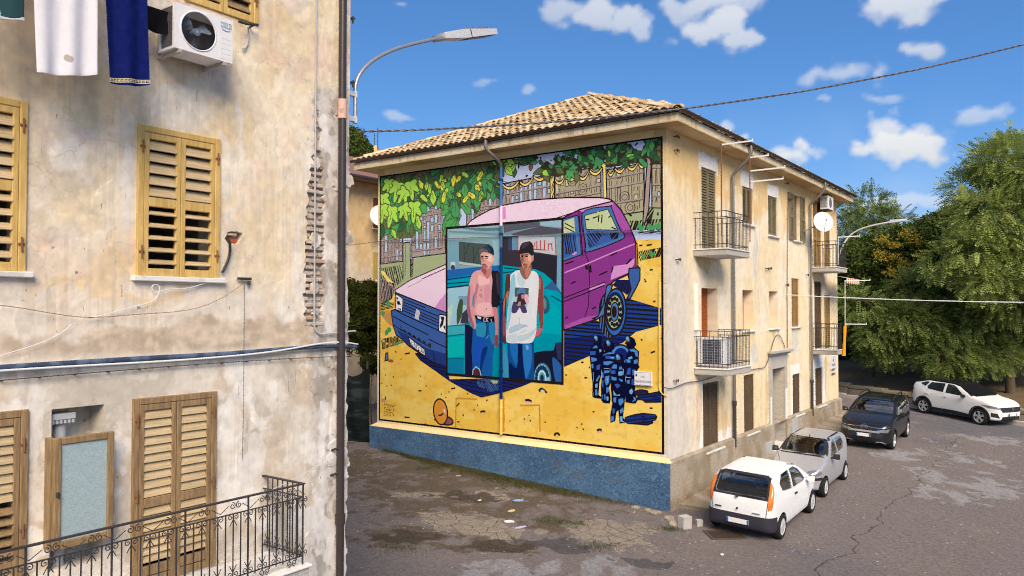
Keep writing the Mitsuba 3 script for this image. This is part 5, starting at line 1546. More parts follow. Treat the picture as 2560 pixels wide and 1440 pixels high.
art((150, 196, 214), [(4.804,7.266),(5.124,7.23),(5.136,6.342),(4.897,6.331),(4.92,6.84)], False)
art((60, 54, 66), [(5.238,7.242),(5.815,7.211),(5.815,6.801),(7.186,6.603),(7.184,5.541),(5.238,6.212)], False)
art((104, 148, 182), [(5.584,7.188),(5.793,7.185),(5.793,6.811),(5.584,6.811)], False)
art((60, 76, 106), [(5.44,7.177),(5.584,7.188),(5.584,6.811),(5.44,6.818)], False)
art((196, 202, 212), [(5.804,7.194),(7.105,7.114),(7.135,6.597),(6.333,6.743),(5.804,6.802)], False)
art((44, 44, 56), [(6.354,6.672),(7.125,6.572),(7.103,5.73),(6.691,6.067),(6.269,6.183)], False)
for q in ([(5.798,7.185),(5.798,6.802)], [(7.085,7.107),(7.115,6.606)], [(6.376,6.803),(6.775,6.759)], [(6.46,6.799),(6.461,7.018)], [(6.587,6.785),(6.587,7.046)], [(6.723,6.77),(6.734,7.039)], [(6.858,6.755),(6.858,6.928),(6.961,6.932),(6.992,6.749)], [(6.365,6.882),(6.397,6.986)]):
    brush((190, 78, 70), q, .034)
art((114, 168, 206), [(7.155,6.605),(7.368,6.596),(7.366,5.539),(7.133,5.678)], False)
# the teal car behind
art((0, 164, 188), [(3.023,6.303),(4.339,6.358),(5.125,6.396),(5.924,6.29),(6.396,6.232),(6.691,6.119),(7.001,5.887),(7.366,5.47),(7.338,3.062),(3.056,3.008)], False)
art((36, 106, 182), [(3.023,6.303),(4.339,6.358),(5.125,6.378),(5.125,6.215),(4.15,6.15),(3.024,6.007)], False)
art((22, 136, 186), [(3.024,6.027),(4.15,6.15),(5.125,6.215),(5.125,6.143),(4.102,6.058),(3.024,5.941)], False)
for a, b in zip([(3.024,5.998),(3.025,5.874),(5.261,6.157),(5.305,6.3)], [(4.102,6.086),(3.959,5.913),(5.815,6.196),(5.88,6.23)]):
    brush((16, 60, 96), [a, b], .035)
art((30, 60, 80), [(3.025,5.769),(3.959,5.838),(3.959,5.782),(3.025,5.721)], False)
art((158, 206, 226), [(3.025,5.721),(3.935,5.783),(3.961,4.633),(3.051,4.57)], False)
art((196, 218, 210), [(3.05,5.078),(3.321,5.244),(3.215,4.583),(3.051,4.57)], False)
art((120, 160, 196), [(3.536,5.489),(3.907,5.486),(3.855,5.201),(3.59,5.243)], False)
art((66, 88, 62), [(3.484,5.038),(3.59,5.366),(3.709,5.365),(3.723,5.181),(3.671,4.875),(3.498,4.607)])
art((62, 62, 84), [(3.618,4.649),(3.697,4.957),(3.908,5.12),(3.961,4.633)], False)
art((62, 178, 196), [(3.051,4.539),(3.804,4.58),(3.791,4.346),(3.052,4.27)], False)
art((12, 186, 192), [(3.052,4.208),(3.778,4.264),(3.753,3.653),(3.054,3.566)], False)
art((14, 132, 172), [(3.054,3.545),(3.753,3.592),(3.754,3.064),(3.055,3.059)], False)
for a, b in zip([(3.052,4.239),(3.054,3.541),(3.051,4.55)], [(3.804,4.326),(3.779,3.593),(3.83,4.621)]):
    brush((10, 92, 116), [a, b], .024)
art((26, 26, 68), [(3.804,4.631),(3.935,4.613),(4.118,4.514),(4.12,3.063),(3.807,3.067)], False)
art((0, 172, 190), [(6.419,4.968),(6.92,5.346),(7.342,4.934),(7.34,4.155),(7.142,4.131),(7.008,3.921),(6.418,3.826)], False)
art((0, 150, 178), [(6.418,4.321),(6.829,4.405),(7.341,4.34),(7.34,4.155),(7.097,4.111),(7.008,3.921),(6.418,3.826)])
art((40, 96, 116), [(6.694,5.461),(6.808,5.422),(6.898,5.233),(6.875,5.026),(6.717,4.95),(6.694,5.082)])
art((96, 140, 150), [(6.694,5.385),(6.774,5.347),(6.785,5.139),(6.705,5.101)])
art((52, 100, 150), [(6.69,5.668),(7.164,5.592),(7.366,5.419),(7.366,5.47),(7.001,5.887)], False)
brush((8, 60, 90), [(6.965,5.458),(7.32,5.287)], .03)
art((26, 28, 52), [(6.36,3.843),(6.692,3.911),(7.03,3.932),(7.097,4.148),(7.34,4.173),(7.338,3.044),(6.359,3.026)], False)
art((44, 52, 96), [(7.097,4.13),(7.34,4.155),(7.339,3.673),(7.163,3.685)], False)
art((44, 96, 170), [(6.985,3.696),(7.141,3.665),(7.339,3.414),(7.338,3.062),(7.095,3.067)])
wx_, wz_ = (6.657,3.137)
rx_, rz_ = span(*[(6.657,3.137),(6.935,3.152)]), span(*[(6.658,3.552),(6.657,3.137)])
art((64, 122, 160), ell(wx_, wz_, rx_ * 1.05, rz_ * 1.04))
art((140, 196, 216), ell(wx_ - .02, wz_, rx_ * .92, rz_ * .94))
for k in range(9):
    t = .3 + k * .36
    art((20, 60, 96), ell(wx_ - .02 + rx_ * .7 * math.cos(t), wz_ + rz_ * .72 * math.sin(t), .055, .07, 0, 10), False)
art((186, 226, 236), ell(wx_ - .02, wz_, rx_ * .52, rz_ * .52))
art((90, 150, 186), ell(wx_ - .02, wz_, rx_ * .38, rz_ * .38))
art((18, 50, 70), ell(wx_ - .02, wz_, rx_ * .22, rz_ * .22))
# first young man
art((0, 146, 172), [(4.883,3.932),(5.192,4.098),(5.473,3.716),(5.473,3.016),(4.808,3.039)], False)
art((60, 150, 196), [(5.205,4.02),(5.327,3.984),(5.473,3.521),(5.473,3.035),(5.18,3.059)], False)
art((24, 92, 170), [(4.118,4.514),(4.234,4.808),(4.58,4.74),(4.969,4.715),(4.957,4.092),(4.883,3.695),(4.858,3.071),(4.48,3.081),(4.12,3.083),(4.067,3.867)], False)
art((44, 146, 190), [(4.247,4.637),(4.58,4.681),(4.631,4.542),(4.58,4.282),(4.325,4.236),(4.222,4.435)])
art((40, 130, 186), [(4.732,4.643),(4.932,4.665),(4.932,4.091),(4.807,4.128)])
art((14, 52, 132), [(4.479,3.88),(4.682,3.965),(4.606,3.685),(4.48,3.36),(4.442,3.099),(4.391,3.097),(4.403,3.477)])
art((30, 84, 190), [(4.196,4.193),(4.53,4.201),(4.479,3.88),(4.352,3.475),(4.172,3.387)])
brush((14, 50, 110), [(4.631,4.681),(4.669,4.522),(4.631,4.322)], .03)
brush((120, 190, 206), [(4.631,4.203),(4.719,4.304)], .02)
art((84, 46, 52), [(4.133,3.234),(4.275,3.281),(4.378,3.236),(4.378,3.076),(4.146,3.084)])
brush((176, 206, 226), [(4.107,3.082),(4.12,3.244),(4.236,3.35),(4.378,3.276),(4.429,3.099)], .03)
art((226, 168, 174), [(4.114,6.179),(4.457,6.271),(4.805,6.224),(4.863,5.968),(4.818,5.24),(4.919,5.12),(4.882,4.862),(4.605,4.85),(4.169,4.908),(4.156,5.241),(4.245,5.685),(3.96,5.242),(3.9,5.261),(3.971,5.819)])
art((240, 196, 196), [(4.339,6.127),(4.527,6.048),(4.713,6.044),(4.759,5.86),(4.481,5.792),(4.34,5.831)])
art((194, 124, 150), [(4.245,5.833),(4.34,5.813),(4.269,5.5),(4.222,5.242),(4.22,5.483),(4.169,5.08),(4.156,5.362)])
art((206, 140, 164), [(4.34,5.536),(4.481,5.516),(4.434,5.241),(4.528,5.4),(4.426,5.421)])
art((238, 190, 196), [(4.324,5.241),(4.781,5.259),(4.832,4.981),(4.63,4.901),(4.273,4.959)])
art((216, 156, 172), [(4.574,5.809),(4.759,5.769),(4.783,5.495),(4.621,5.277),(4.551,5.571)])
for x, y in ((4.429,5.66), (4.63,5.08)):
    art((140, 70, 90), ell(x, y, .022, .028, 0, 8), False)
art((214, 158, 162), [(3.959,5.82),(4.15,5.724),(4.08,5.242),(4.117,5.181),(4.247,4.596),(4.118,4.504),(3.961,4.816),(3.868,5.14),(3.907,5.486),(3.888,5.261)])
art((168, 100, 122), [(3.935,5.689),(4.007,5.763),(3.984,5.242),(3.986,5.201),(4.065,4.837),(4.17,4.575),(4.105,4.514),(3.961,4.816),(3.876,5.14)])
art((36, 34, 42), [(4.817,6.215),(4.966,6.22),(5.136,6.107),(5.137,5.239),(5.13,5.219),(4.932,5.08),(4.832,5.239),(4.829,5.586),(4.863,5.949)], True)
art((70, 60, 72), [(5.011,6.146),(5.125,6.071),(5.125,5.492),(5.034,5.674)])
art((212, 130, 140), [(4.882,5.13),(5.044,5.1),(5.081,4.765),(5.076,4.213),(5.057,3.996),(4.957,3.974),(4.977,4.369),(4.932,4.882)])
art((160, 60, 72), [(4.957,4.29),(5.076,4.292),(5.062,4.006),(4.957,3.983)])
art((18, 20, 40), [(4.182,4.908),(4.605,4.85),(4.919,4.872),(4.957,4.714),(4.605,4.681),(4.221,4.787)], False)
art((206, 220, 232), [(4.286,4.878),(4.44,4.849),(4.427,4.779),(4.311,4.798)], False)
for q in ([(4.605,4.831),(4.542,4.82),(4.534,4.73),(4.605,4.721)], [(4.635,4.831),(4.63,4.717)], [(4.701,4.831),(4.641,4.777),(4.701,4.712)], [(4.807,4.792),(4.827,4.703)]):
    brush((226, 232, 240), q, .018)
art((196, 130, 124), [(4.456,6.326),(4.805,6.407),(4.828,6.187),(4.69,5.99),(4.574,6.066),(4.433,6.235)])
art((150, 92, 100), [(4.456,6.326),(4.62,6.285),(4.597,6.12),(4.457,6.234)])
art((226, 172, 162), [(4.421,6.752),(4.619,6.799),(4.897,6.677),(4.908,6.549),(4.828,6.406),(4.69,6.292),(4.527,6.297),(4.456,6.418),(4.421,6.567)])
art((242, 204, 196), [(4.643,6.706),(4.851,6.661),(4.828,6.498),(4.666,6.558)])
art((176, 112, 124), [(4.456,6.437),(4.573,6.451),(4.69,6.356),(4.62,6.294),(4.515,6.302)])
art((150, 74, 92), [(4.492,6.436),(4.597,6.432),(4.573,6.404),(4.503,6.406)])
art((206, 140, 138), [(4.421,6.715),(4.515,6.693),(4.526,6.526),(4.456,6.492),(4.419,6.604)])
for q in ([(4.444,6.668),(4.515,6.674)], [(4.585,6.671),(4.701,6.652)]):
    brush((70, 44, 60), q, .035)
for q in ([(4.456,6.621),(4.503,6.619)], [(4.608,6.615),(4.678,6.609)]):
    brush((40, 30, 50), q, .03)
brush((186, 120, 120), [(4.531,6.618),(4.508,6.518),(4.562,6.503)], .02)
art((236, 178, 168), [(4.851,6.624),(4.915,6.622),(4.897,6.495),(4.846,6.479)])
art((52, 68, 88), [(4.338,6.829),(4.385,6.901),(4.573,6.966),(4.712,7.024),(4.828,6.954),(4.908,6.841),(4.908,6.677),(4.782,6.755),(4.526,6.803),(4.409,6.78)])
art((104, 100, 110), [(4.338,6.82),(4.385,6.892),(4.526,6.913),(4.712,6.813),(4.526,6.799),(4.409,6.778)])
art((34, 46, 64), [(4.666,6.998),(4.828,6.945),(4.908,6.823),(4.906,6.695),(4.782,6.773),(4.782,6.883)])
# second young man
art((22, 78, 150), [(5.4,4.123),(5.857,4.106),(6.36,4.167),(6.371,3.008),(5.473,3.016),(5.449,3.52)], False)
art((30, 110, 190), [(5.521,4.087),(5.761,4.074),(5.809,3.728),(5.737,3.455),(5.57,3.72)])
art((40, 122, 200), [(5.975,4.08),(6.256,4.088),(6.279,3.555),(6.092,3.088),(5.998,3.543)])
art((12, 32, 84), [(5.809,4.076),(5.951,4.06),(5.975,3.542),(6.022,3.027),(5.521,3.018),(5.497,3.522),(5.761,3.379)])
art((110, 180, 216), [(6.081,4.045),(6.163,4.038),(6.174,3.933),(6.092,3.93)])
art((92, 56, 62), [(5.362,6.056),(5.506,6.097),(5.54,5.846),(5.484,5.488),(5.4,5.472),(5.363,4.885),(5.351,4.376),(5.376,4.103),(5.254,4.1),(5.204,4.491),(5.229,5.277),(5.306,5.49)])
art((190, 118, 88), [(5.395,5.579),(5.462,5.596),(5.418,5.238),(5.351,5.473),(5.314,5.042),(5.278,4.885),(5.265,5.277)])
art((150, 84, 92), [(5.241,4.884),(5.339,4.846),(5.339,4.376),(5.278,4.296),(5.229,4.492)])
art((136, 72, 74), [(6.523,6.045),(6.638,5.981),(6.69,5.65),(6.669,5.234),(6.694,5.347),(6.682,4.931),(6.648,4.477),(6.51,4.294),(6.395,4.339),(6.442,4.473),(6.556,4.57),(6.511,4.987),(6.454,5.463),(6.501,5.479)])
art((186, 110, 100), [(6.544,5.966),(6.596,5.913),(6.586,5.652),(6.544,5.687)])
art((196, 104, 124), [(6.43,4.454),(6.556,4.551),(6.648,4.514),(6.51,4.323),(6.407,4.349)])
art((228, 238, 242), [(5.54,6.087),(5.859,6.221),(6.054,5.942),(6.269,6.183),(6.491,6.09),(6.533,5.827),(6.49,5.235),(6.453,4.892),(6.442,4.473),(6.372,4.243),(6.233,4.116),(5.738,4.097),(5.4,4.123),(5.376,4.435),(5.424,5.081),(5.462,5.238),(5.518,5.757)])
art((150, 206, 232), [(5.562,6.024),(5.683,6.093),(5.705,5.736),(5.595,5.237),(5.545,4.886),(5.4,4.455),(5.436,5.081),(5.506,5.667)])
art((192, 224, 236), [(5.793,6.143),(5.88,6.123),(6.054,5.871),(5.924,5.732),(5.771,5.912)])
art((176, 206, 224), [(5.497,4.535),(5.857,4.656),(6.163,4.602),(5.857,4.521),(5.521,4.379)])
art((190, 214, 226), [(5.809,4.308),(6.163,4.392),(6.419,4.549),(6.372,4.396),(6.163,4.239),(5.833,4.154)])
art((206, 222, 230), [(5.424,4.299),(5.738,4.384),(5.761,4.133),(5.449,4.124)])
for q in ([(5.497,4.389),(5.738,4.461),(6.093,4.621)], [(5.857,4.386),(6.093,4.486)], [(5.857,4.656),(5.833,4.849)]):
    brush((140, 170, 196), q, .016)
art((72, 100, 96), [(5.694,5.718),(6.183,5.693),(6.172,5.429),(5.672,5.451)], False)
art((186, 200, 214), [(5.661,5.451),(6.161,5.447),(6.14,5.236),(6.14,5.158),(5.57,5.003),(5.617,5.237)], False)
art((226, 180, 206), [(5.924,5.466),(6.14,5.5),(6.182,5.236),(6.164,5.254),(5.999,5.293)])
art((92, 128, 178), [(5.771,5.61),(5.88,5.697),(6.032,5.677),(6.075,5.553),(5.924,5.502),(5.771,5.521)])
art((60, 48, 62), [(5.815,5.521),(6.01,5.536),(6.032,5.36),(6.097,5.236),(6.023,5.216),(5.857,5.178),(5.666,5.295),(5.749,5.308)])
art((196, 140, 136), [(5.924,5.502),(6.01,5.501),(6.01,5.395),(5.924,5.396)])
art((74, 66, 110), [(5.57,5.003),(5.642,5.314),(5.809,5.178),(6.023,5.216),(6.117,5.005),(5.952,4.985),(5.857,5.139),(5.738,4.984)])
art((186, 146, 140), [(5.809,5.294),(5.904,5.294),(5.881,5.188),(5.809,5.197)])
art((152, 100, 92), [(5.902,6.318),(6.247,6.395),(6.269,6.166),(6.075,5.933),(5.88,6.141)])
art((186, 130, 116), [(6.054,6.225),(6.226,6.272),(6.247,6.166),(6.097,5.976)])
art((208, 152, 132), [(5.885,6.691),(6.119,6.717),(6.301,6.639),(6.312,6.498),(6.226,6.36),(6.119,6.24),(6.011,6.252),(5.935,6.37),(5.898,6.513)])
art((232, 186, 166), [(6.14,6.681),(6.269,6.623),(6.247,6.448),(6.162,6.504)])
art((160, 104, 96), [(5.902,6.655),(5.989,6.634),(5.989,6.439),(5.935,6.388),(5.898,6.513)])
art((170, 108, 98), [(5.989,6.386),(6.14,6.381),(6.119,6.258),(6.022,6.257)])
art((136, 66, 64), [(5.989,6.404),(6.086,6.4),(6.076,6.369),(6.0,6.371)])
for q in ([(5.924,6.654),(6.0,6.651)], [(6.043,6.649),(6.162,6.653)]):
    brush((50, 34, 36), q, .035)
for q in ([(5.935,6.609),(5.989,6.607)], [(6.065,6.604),(6.14,6.607)]):
    brush((36, 28, 34), q, .03)
brush((150, 96, 88), [(6.022,6.597),(6.0,6.483),(6.054,6.472)], .02)
art((206, 140, 136), [(6.28,6.622),(6.354,6.637),(6.343,6.479),(6.28,6.464)])
art((46, 40, 46), [(5.848,6.711),(5.87,6.888),(5.968,7.007),(6.098,7.027),(6.227,7.038),(6.333,6.919),(6.359,6.707),(6.28,6.614),(6.162,6.701),(5.924,6.686)])
art((78, 64, 70), [(5.968,6.972),(6.141,7.016),(6.226,6.977),(6.098,6.895),(5.946,6.831)])

# --- lay the paint on the wall: every layer is one flat sheet per colour, nothing overlaps within a layer
ORDER = ['ground', 'ground_marks', 'backdrop', 'fence', 'foliage', 'painted_shadow', 'painted_car', 'painted_figures', 'painted_picture']
NAMES = {'ground': 'yellow_ground', 'backdrop': 'painted_backdrop', 'fence': 'painted_fence', 'foliage': 'painted_foliage'}
PLAB = {'painted_car': None}


def paint_mat(c):
    key = 'paint_' + c
    if c == 'ink':
        return 'ink'
    if key not in scene:
        if c == 'yellow':
            def fn(p, n, uv):
                s, z = axes(p, OM, -EM), p.z
                q = fbm(s * 1.3, z * 2.2, 1.0, 4)
                w = fbm(s * 7, z * 9, 4.0, 3)
                a = mix(lin(244, 212, 112, .88), lin(238, 196, 84, .88), smoothstep(.38, .62, q))
                return mix(a, lin(214, 168, 84, .84), smoothstep(.62, .74, w) * .3)
            matte(key, proc(fn))
        else:
            matte(key, PAINT[c])
    return key


for lev, g in enumerate(ORDER):
    items = ART[g]
    covered = None
    byc = {}
    for c, p in reversed(items):
        p = p.intersection(INNER)
        vis = p if covered is None else p.difference(covered)
        covered = p if covered is None else covered.union(p)
        if not vis.is_empty:
            byc.setdefault(c, []).append(vis)
    for c, ps in byc.items():
        u = so.unary_union(ps).simplify(.002)
        polys = [q for q in getattr(u, 'geoms', [u]) if q.geom_type == 'Polygon' and q.area > 4e-5]
        if not polys:
            continue
        put(MUR, NAMES.get(g, g), sheet(sg.MultiPolygon(polys), -.0045 - .002 * lev), paint_mat(c), FM, kind='stuff' if len(polys) > 1 else None)
labels[MUR]['label'] = 'wall painting of a purple car, a fence, foliage and two young men'

# ---------------------------------------------------------------- cars
def chaikin(P, n=2, closed=True):
    P = np.array(P, float)
    for _ in range(n):
        Q = np.roll(P, -1, 0)
        P = np.stack([.75 * P + .25 * Q, .25 * P + .75 * Q], 1).reshape(-1, 2)
    return P


def sd_poly(poly, x, y):
    """signed distance to a polygon, negative inside"""
    sh = x.shape
    x, y = x.ravel(), y.ravel()
    d = np.full(x.shape, 1e9)
    inside = np.zeros(x.shape, bool)
    for (ax, ay), (bx, by) in zip(poly, np.roll(poly, -1, 0)):
        ex, ey = bx - ax, by - ay
        t = np.clip(((x - ax) * ex + (y - ay) * ey) / (ex * ex + ey * ey + 1e-12), 0, 1)
        d = np.minimum(d, (x - ax - t * ex) ** 2 + (y - ay - t * ey) ** 2)
        c = ((ay > y) != (by > y)) & (x < ex * (y - ay) / (ey + 1e-15) + ax)
        inside ^= c
    return (np.sqrt(d) * np.where(inside, -1, 1)).reshape(sh)


def smax(a, b, k):
    h = np.clip(.5 + .5 * (a - b) / k, 0, 1)
    return b + (a - b) * h + k * h * (1 - h)


class Body:
    """a car body as the rounded common part of its side, front and plan outlines"""

    def __init__(self, side, front, top, k=.07, h=.036):
        self.side = chaikin(side)
        self.front = chaikin(list(front) + [(-a, b) for a, b in front[::-1]])
        self.top = chaikin(list(top) + [(a, -b) for a, b in top[::-1]])
        self.k, self.h = k, h
        x = np.arange(self.side[:, 0].min() - .12, self.side[:, 0].max() + .12, h)
        y = np.arange(self.front[:, 0].min() - .12, self.front[:, 0].max() + .12, h)
        z = np.arange(self.side[:, 1].min() - .12, self.side[:, 1].max() + .12, h)
        self.ax = (x, y, z)
        from scipy import ndimage
        fx, fy, fz = (np.arange(q[0], q[-1] + .01, .012) for q in (x, y, z))
        self.o = (x[0], y[0], z[0])
        self.grids = [ndimage.spline_filter(sd_poly(o, *np.meshgrid(a, b, indexing='ij')), 2) for o, a, b in ((self.side, fx, fz), (self.front, fy, fz), (self.top, fx, fy))]
        S, F, P = (self.at(i, a, b) for i, (a, b) in enumerate((np.meshgrid(x, z, indexing='ij'), np.meshgrid(y, z, indexing='ij'), np.meshgrid(x, y, indexing='ij'))))
        self.G = smax(smax(S[:, None, :], F[None, :, :], k), np.broadcast_to(P[:, :, None], (len(x), len(y), len(z))), k)
        self.cache = {}

    def at(self, i, a, b):
        from scipy import ndimage
        oa, ob = ((0, 2), (1, 2), (0, 1))[i]
        return ndimage.map_coordinates(self.grids[i], [(a - self.o[oa]) / .012, (b - self.o[ob]) / .012], order=2, prefilter=False, mode='nearest')

    def f(self, p):
        return smax(smax(self.at(0, p[:, 0], p[:, 2]), self.at(1, p[:, 1], p[:, 2]), self.k), self.at(2, p[:, 0], p[:, 1]), self.k)

    def solid(self, iso):
        if iso not in self.cache:
            self.cache[iso] = self.make(iso)
        return self.cache[iso]

    def make(self, iso):
        g = self.G - iso
        x, y, z = self.ax
        nx, ny, nz = g.shape
        neg = g < 0
        cells = np.zeros((nx - 1, ny - 1, nz - 1), np.int8)
        for a, b, c in np.ndindex(2, 2, 2):
            cells += neg[a:nx - 1 + a, b:ny - 1 + b, c:nz - 1 + c]
        act = (cells > 0) & (cells < 8)
        ids = -np.ones(act.shape, int)
        I = np.argwhere(act)
        ids[act] = np.arange(len(I))
        acc, cnt = np.zeros((len(I), 3)), np.zeros(len(I))
        corners = list(np.ndindex(2, 2, 2))
        for ca in corners:
            for ax_ in range(3):
                if ca[ax_] == 1:
                    continue
                cb = list(ca)
                cb[ax_] = 1
                va = g[I[:, 0] + ca[0], I[:, 1] + ca[1], I[:, 2] + ca[2]]
                vb = g[I[:, 0] + cb[0], I[:, 1] + cb[1], I[:, 2] + cb[2]]
                m = (va < 0) != (vb < 0)
                t = np.where(m, va / (va - vb + 1e-15), 0)
                p = np.tile(np.array(ca, float), (len(I), 1))
                p[:, ax_] = t
                acc[m] += p[m]
                cnt[m] += 1
        v = (I + acc / cnt[:, None]) * self.h + np.array([x[0], y[0], z[0]])
        for _ in range(3):
            e = 2e-3
            fv = self.f(v) - iso
            gr = np.stack([self.f(v + np.eye(3)[i] * e) - self.f(v - np.eye(3)[i] * e) for i in range(3)], 1) / (2 * e)
            v = v - np.clip(fv, -.03, .03)[:, None] * gr / np.maximum((gr ** 2).sum(1), .3)[:, None] * .8
        faces = []
        for ax_ in range(3):
            sl0 = [slice(None)] * 3
            sl1 = [slice(None)] * 3
            sl0[ax_], sl1[ax_] = slice(0, -1), slice(1, None)
            a, b = neg[tuple(sl0)], neg[tuple(sl1)]
            E = np.argwhere(a != b)
            o1, o2 = [(1, 2), (2, 0), (0, 1)][ax_]
            ok = (E[:, o1] > 0) & (E[:, o2] > 0)
            E = E[ok]
            q = []
            for d1, d2 in ((0, 0), (-1, 0), (-1, -1), (0, -1)):
                J = E.copy()
                J[:, o1] += d1
                J[:, o2] += d2
                q.append(ids[J[:, 0], J[:, 1], J[:, 2]])
            q = np.stack(q, 1)
            flip = ~neg[E[:, 0], E[:, 1], E[:, 2]]
            q[flip] = q[flip][:, ::-1]
            faces.append(q)
        q = np.vstack(faces)
        f = np.vstack([q[:, [0, 1, 2]], q[:, [0, 2, 3]]])
        m = m3.Manifold(m3.Mesh(np.ascontiguousarray(v, np.float32), np.ascontiguousarray(f, np.uint32)))
        if m.volume() < 0:
            m = m3.Manifold(m3.Mesh(np.ascontiguousarray(v, np.float32), np.ascontiguousarray(f[:, ::-1], np.uint32)))
        return m


def cs(pts):
    P = np.array(pts, float)
    a = .5 * np.sum(P[:, 0] * np.roll(P[:, 1], -1) - np.roll(P[:, 0], -1) * P[:, 1])
    return m3.CrossSection([P if a > 0 else P[::-1]])


def rounded(pts, r):
    p = sg.Polygon(pts).buffer(-r).buffer(r, quad_segs=4)
    return np.array(p.exterior.coords)[:-1]


def pr_y(pts, y0, y1):          # (x, z) outline through the width
    return m3.Manifold.extrude(cs([(a, b) for a, b in pts]), y1 - y0).rotate([90, 0, 0]).translate([0, y1, 0])


def pr_x(pts, x0, x1):          # (y, z) outline through the length
    return m3.Manifold.extrude(cs([(a, b) for a, b in pts]), x1 - x0).transform(np.array([[0, 0, 1, x0], [1, 0, 0, 0], [0, 1, 0, 0]], float))


def line_prism(pts, w, y0, y1):
    p = sg.LineString(pts).buffer(w / 2, quad_segs=2)
    return pr_y(np.array(p.exterior.coords)[:-1], y0, y1)


def pick(m, keep):
    """the triangles of a manifold chosen by their centres"""
    q = m.to_mesh()
    v, f = q.vert_properties[:, :3], q.tri_verts
    c = v[f].mean(1)
    k = keep(c)
    return trimesh.Trimesh(v, f[k], process=True)


def car_frame(x, y, heading, z=0):
    h = np.array([heading[0], heading[1], 0.0])
    h /= np.linalg.norm(h)
    e = .5
    gr = np.array([(ground_z(x + e, y) - ground_z(x - e, y)) / (2 * e), (ground_z(x, y + e) - ground_z(x, y - e)) / (2 * e)])
    up_ = np.array([-gr[0], -gr[1], 1.0])
    up_ /= np.linalg.norm(up_)
    h = h - up_ * (h @ up_)
    h /= np.linalg.norm(h)
    M = np.eye(4)
    M[:3, 0], M[:3, 1], M[:3, 2], M[:3, 3] = h, np.cross(up_, h), up_, [x, y, float(ground_z(x, y)) - .015 + z]
    return M


scene['car_glass'] = {'type': 'thindielectric', 'int_ior': 1.85, 'specular_transmittance': {'type': 'rgb', 'value': [.60, .68, .72]}}
mat('car_white', (.72, .74, .75), .28, clear=.8)
mat('car_silver', (.47, .48, .51), .30, metal=.4, clear=.8)
mat('car_dark', (.008, .009, .013), .18, clear=1.0)
mat('car_trim', (.022, .021, .026), .5)
mat('bumper_dark', (.030, .028, .042), .55)
mat('car_inside', (.035, .035, .04), .8)
mat('chrome', (.75, .75, .77), .12, metal=1.0)
mat('alloy', (.62, .63, .65), .28, metal=.7)
mat('hubcap', (.60, .61, .63), .35, metal=.35)
mat('lamp_amber', (.62, .17, .02), .15, clear=1.0)
mat('lamp_red', (.40, .02, .02), .15, clear=1.0)
mat('lamp_clear', (.34, .35, .38), .10, metal=.6, clear=1.0)
mat('plate_white', (.70, .71, .70), .4)
mat('plate_blue', (.02, .10, .42), .4)
scene['headlamp_cover'] = {'type': 'thindielectric', 'int_ior': 1.5}


def wheel(car, M, x, s, R, yw, style, rimr):
    """tyre, rim and recess of one wheel; s = side"""
    w = .19
    t = np.linspace(0, 2 * np.pi, 37)
    prof = np.array([(rimr, -w / 2 + .01), (rimr + .02, -w / 2), (R - .035, -w / 2), (R - .008, -w / 2 + .03), (R, -w / 2 + .05), (R, w / 2 - .05), (R - .008, w / 2 - .03), (R - .035, w / 2), (rimr + .02, w / 2), (rimr, w / 2 - .01)])

    def rev(p, n=36):
        a = np.arange(n) * 2 * np.pi / n
        v = np.stack([np.outer(np.cos(a), p[:, 0]), np.broadcast_to(p[:, 1], (n, len(p))), np.outer(np.sin(a), p[:, 0])], -1).reshape(-1, 3)
        m = len(p)
        i, j = np.meshgrid(np.arange(n), np.arange(m - 1), indexing='ij')
        q = np.stack([i * m + j, i * m + j + 1, ((i + 1) % n) * m + j + 1, ((i + 1) % n) * m + j], -1).reshape(-1, 4)
        return v, q
    Mw = M @ np.array([[1, 0, 0, x], [0, s, 0, s * yw], [0, 0, 1, R], [0, 0, 0, 1.0]])
    W = put(car, 'wheel', rev(np.array([(.0, -.02), (rimr * .98, -.02), (rimr * .98, w / 2 - .05)])), 'car_trim', Mw, smooth=30)
    put(W, 'tyre', rev(prof), 'black_rubber', Mw, smooth=30)
    if style == 'cap':
        rim = [rev(np.array([(.0, w / 2 - .005), (.05, w / 2), (rimr * .55, w / 2 - .008), (rimr * .62, w / 2 - .022)])), rev(np.array([(rimr * .86, w / 2 - .022), (rimr * .95, w / 2 - .004), (rimr, w / 2 - .008), (rimr + .004, w / 2 - .03)]))]
        n, wd = 9, .055
    else:
        rim = [rev(np.array([(.0, w / 2 - .02), (.05, w / 2 - .015), (.075, w / 2 - .03)])), rev(np.array([(rimr * .90, w / 2 - .05), (rimr * .95, w / 2 - .008), (rimr, w / 2 - .004), (rimr + .006, w / 2 - .03)]))]
        n, wd = 5, .062
    for k in range(n):
        a = k * 2 * np.pi / n + .3
        r0, r1 = (rimr * .55 if style == 'cap' else .03), rimr * .93
        sp = m3.Manifold.hull_points(np.array([(r0, w / 2 - .05, -wd * .5), (r0, w / 2 - .05, wd * .5), (r0, w / 2 - .016, -wd * .42), (r0, w / 2 - .016, wd * .42), (r1, w / 2 - .05, -wd * .62), (r1, w / 2 - .05, wd * .62), (r1, w / 2 - .012, -wd * .5), (r1, w / 2 - .012, wd * .5)]))
        if style != 'cap':
            sp2 = m3.Manifold.hull_points(np.array([(r0, w / 2 - .05, -wd * .2), (r0, w / 2 - .02, wd * .2), (r1, w / 2 - .05, wd * 1.0), (r1, w / 2 - .014, wd * 1.0), (r1, w / 2 - .05, wd * 1.7), (r1, w / 2 - .014, wd * 1.5)]))
            rim.append(moved(sp2, ry=-a))
        rim.append(moved(sp, ry=-a))
    put(W, 'rim', cat(*rim), 'hubcap' if style == 'cap' else 'alloy', Mw, smooth=30)


